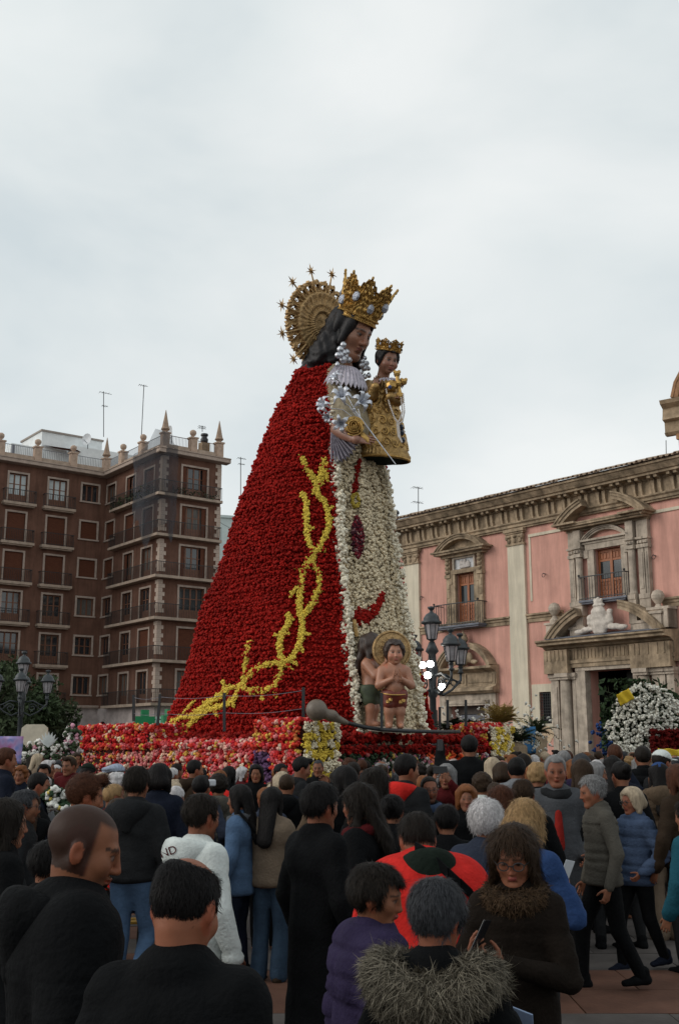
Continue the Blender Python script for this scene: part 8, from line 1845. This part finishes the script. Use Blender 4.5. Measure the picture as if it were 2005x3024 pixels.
# potted palms and plants
def fronds(name, label, px, py, Y, n, L, col, seed, up=.8, cat='plant', group=None, flowers=0, base_h=None):
    p = at(px, py, Y); gg = np.random.default_rng(seed); t = empty(name, (p[0], p[1], 0), 0, label, cat, group); V = []; F = []; C = []; zb = p[2]
    for i in range(n):
        a = gg.uniform(0, 6.28); el = gg.uniform(.25, 1.35) * up; d = np.array([math.cos(a) * math.cos(el), math.sin(a) * math.cos(el), math.sin(el)]); l = L * gg.uniform(.6, 1.1); sd_ = np.array([-math.sin(a), math.cos(a), 0]); prev = None; c_ = np.array(col) * gg.uniform(.6, 1.5)
        for j in range(12):
            t_ = (j + 1) / 12; q = np.array([0, 0, zb]) + d * l * t_ - np.array([0, 0, .45 * l * t_ * t_ * math.cos(el)])
            for sx in (-1, 1):
                w_ = l * .26 * math.sin(PI * min(1, t_ + .08)) ** .7 + .02; tip = q + sd_ * sx * w_ + d * w_ * .55 - np.array([0, 0, .05]); b0 = len(V); V += [q - d * .014, q + d * .02, tip]; F.append((b0, b0 + 1, b0 + 2)); C += [c_] * 3
    o = link('fronds', np_mesh('fronds', np.array(V), np.array(F), np.array(C)), LEAF, t); MB().lathe([(.02, 0), (.22, 0), (.28, zb - .15 if zb > .4 else .3), (.25, zb - .1 if zb > .4 else .32), (.05, zb)], (0, 0, 0), 12).build('pot', DSTONE, t)
    if flowers: blobs('white_blossoms', np.array([0, 0, zb]) + gg.normal(size=(flowers, 3)) * [.4, .2, .38], .055, np.array([.6, .58, .52]), t, n=3, seed=seed)
    return t
fronds('potted_palm', 'yellowish feathery potted palm between the yellow block and the church', 1478, 2135, 29.5, 60, .85, (.27, .19, .06), 3, 1.0)
fronds('potted_plant', 'leafy green plant with white blossoms beside the blue panel', 1525, 2190, 30, 40, .8, (.035, .05, .022), 4, .7, flowers=90)
fronds('potted_plant', 'green plant with white blossoms left of the cream plaque', 1585, 2165, 31.5, 26, .75, (.035, .05, .022), 5, .9, flowers=50)
fronds('potted_plant', 'dark shrub behind the front rail, below the street lamp', 1325, 2150, 28.5, 40, .6, (.025, .04, .02), 6, .6, flowers=14)
fronds('potted_plant', 'low plants with white blossoms along the top of the right flower block', 1400, 2150, 28.6, 40, .4, (.03, .045, .02), 7, .8, flowers=50)
# flower stall and white panel at the left
LS = at(120, 2215, 24); Pp = [LS + np.array([np.clip(g.normal() * .3, -.42, .42), g.uniform(-.4, .4), g.uniform(-.5, .2) - .25 * abs(g.normal())]) for _ in range(700)]; cc_ = np.array([(.62, .6, .55), (.6, .3, .36), (.04, .06, .03), (.035, .05, .025), (.5, .45, .42), (.4, .05, .05)])[g.choice(6, 700, p=[.32, .14, .2, .2, .1, .04])]
t = flowerset('flower_offering', 'heap of white and pink bouquets at the left end of the plinth', 'flowers', LS, [('bouquet_flowers', Pp, .075, cc_, dict(n=4, seed=12))]); MB().box(-1.4, 1.4, -.3, .4, 0, LS[2] - .5).build('stand', DSTONE, t)
L2 = at(212, 2200, 24.5); Pp = [L2 + np.array([g.normal() * .07, g.uniform(-.2, .2), g.uniform(-.9, .4)]) for _ in range(220)]; cc_ = np.array([(.55, .52, .5), (.5, .25, .32), (.04, .06, .03)])[g.choice(3, 220)]
t = flowerset('flower_offering', 'column of pale pink bouquets against the left end of the flower wall', 'flowers', L2, [('bouquet_flowers', Pp, .075, cc_, dict(n=4, seed=13))]); MB().box(-.2, .2, -.1, .3, 0, L2[2] - .6).build('stand', DSTONE, t)
wp_ = MB(); c_ = at(103, 2178, 26)
wp_.prism([(-.34, -.4), (.34, -.4), (.30, .22), (.2, .3), (-.2, .3), (-.3, .22)], -.03, .03); o = wp_.build('pale_board', mat('pale_board', (.5, .45, .36), .9, .15, 6, .2), None); o.location = c_; tag(o, 'pale rounded board standing above the white bouquets at the left', 'board')
for k_ in range(5):
    b_ = at(135 + k_ * 6, 2205, 23.8); a_ = (k_ - 2) * .28; 
sp = MB()
for k_ in range(7):
    a_ = (k_ - 3) * .3; sp.add([(0, 0, 0), (.05 * math.cos(a_) + .12 * math.sin(a_), .02, .16 * math.cos(a_)), (.26 * math.sin(a_), 0, .34 * math.cos(a_)), (.1 * math.sin(a_) - .05, -.02, .17 * math.cos(a_))], [(0, 1, 2, 3)])
o = sp.build('white_lily', mat('white_petal', (.62, .64, .62), .7, .1, 5, 0), None); o.location = at(143, 2208, 23.6); tag(o, 'spiky white lily blooms above the bouquets at the left', 'flower')
# yellow crowd barriers
BAR = mat('yellow_barrier_paint', (.42, .24, .03), .5, .2, 5, .1)
def barrier(px, py, Y, rz, label):
    p = at(px, py, Y); t = empty('crowd_barrier', (p[0], p[1], 0), R(rz), label, 'barrier', 'yellow crowd barriers'); m = MB(); m.tube([(-1.0, 0, .2), (-1.0, 0, .98), (-.92, 0, 1.08), (.92, 0, 1.08), (1.0, 0, .98), (1.0, 0, .2), (-1.0, 0, .2)], .022, 7); m.build('frame', BAR, t)
    m = MB()
    for q in range(13): m.tube([(-.86 + q * .143, 0, .2), (-.86 + q * .143, 0, 1.08)], .009, 5)
    m.build('bars', BAR, t)['kind'] = 'stuff'
    for q in (-.7, .7): MB().box(q - .03, q + .03, -.3, .3, 0.0, .03).box(q - .02, q + .02, -.02, .02, .03, .22).build('foot', BAR, t)
barrier(145, 2310, 11.6, 8, 'yellow crowd barrier behind the navy jacket at the left'); barrier(262, 2312, 11.9, 0, 'yellow crowd barrier behind the reddish haired young man')
by_ = at(172, 2358, 11.2); Pp = [by_ + np.array([g.normal() * .07, g.uniform(-.08, .08), g.uniform(-.1, .09)]) for _ in range(70)]; cc_ = np.array([(.6, .6, .56), (.03, .06, .03), (.5, .4, .1)])[g.choice(3, 70, p=[.4, .5, .1])]
t = flowerset('bouquet', 'white flower bouquet carried by the man in the navy jacket', 'bouquet', by_, [('bouquet_flowers', Pp, .045, cc_, dict(n=4, seed=14))])
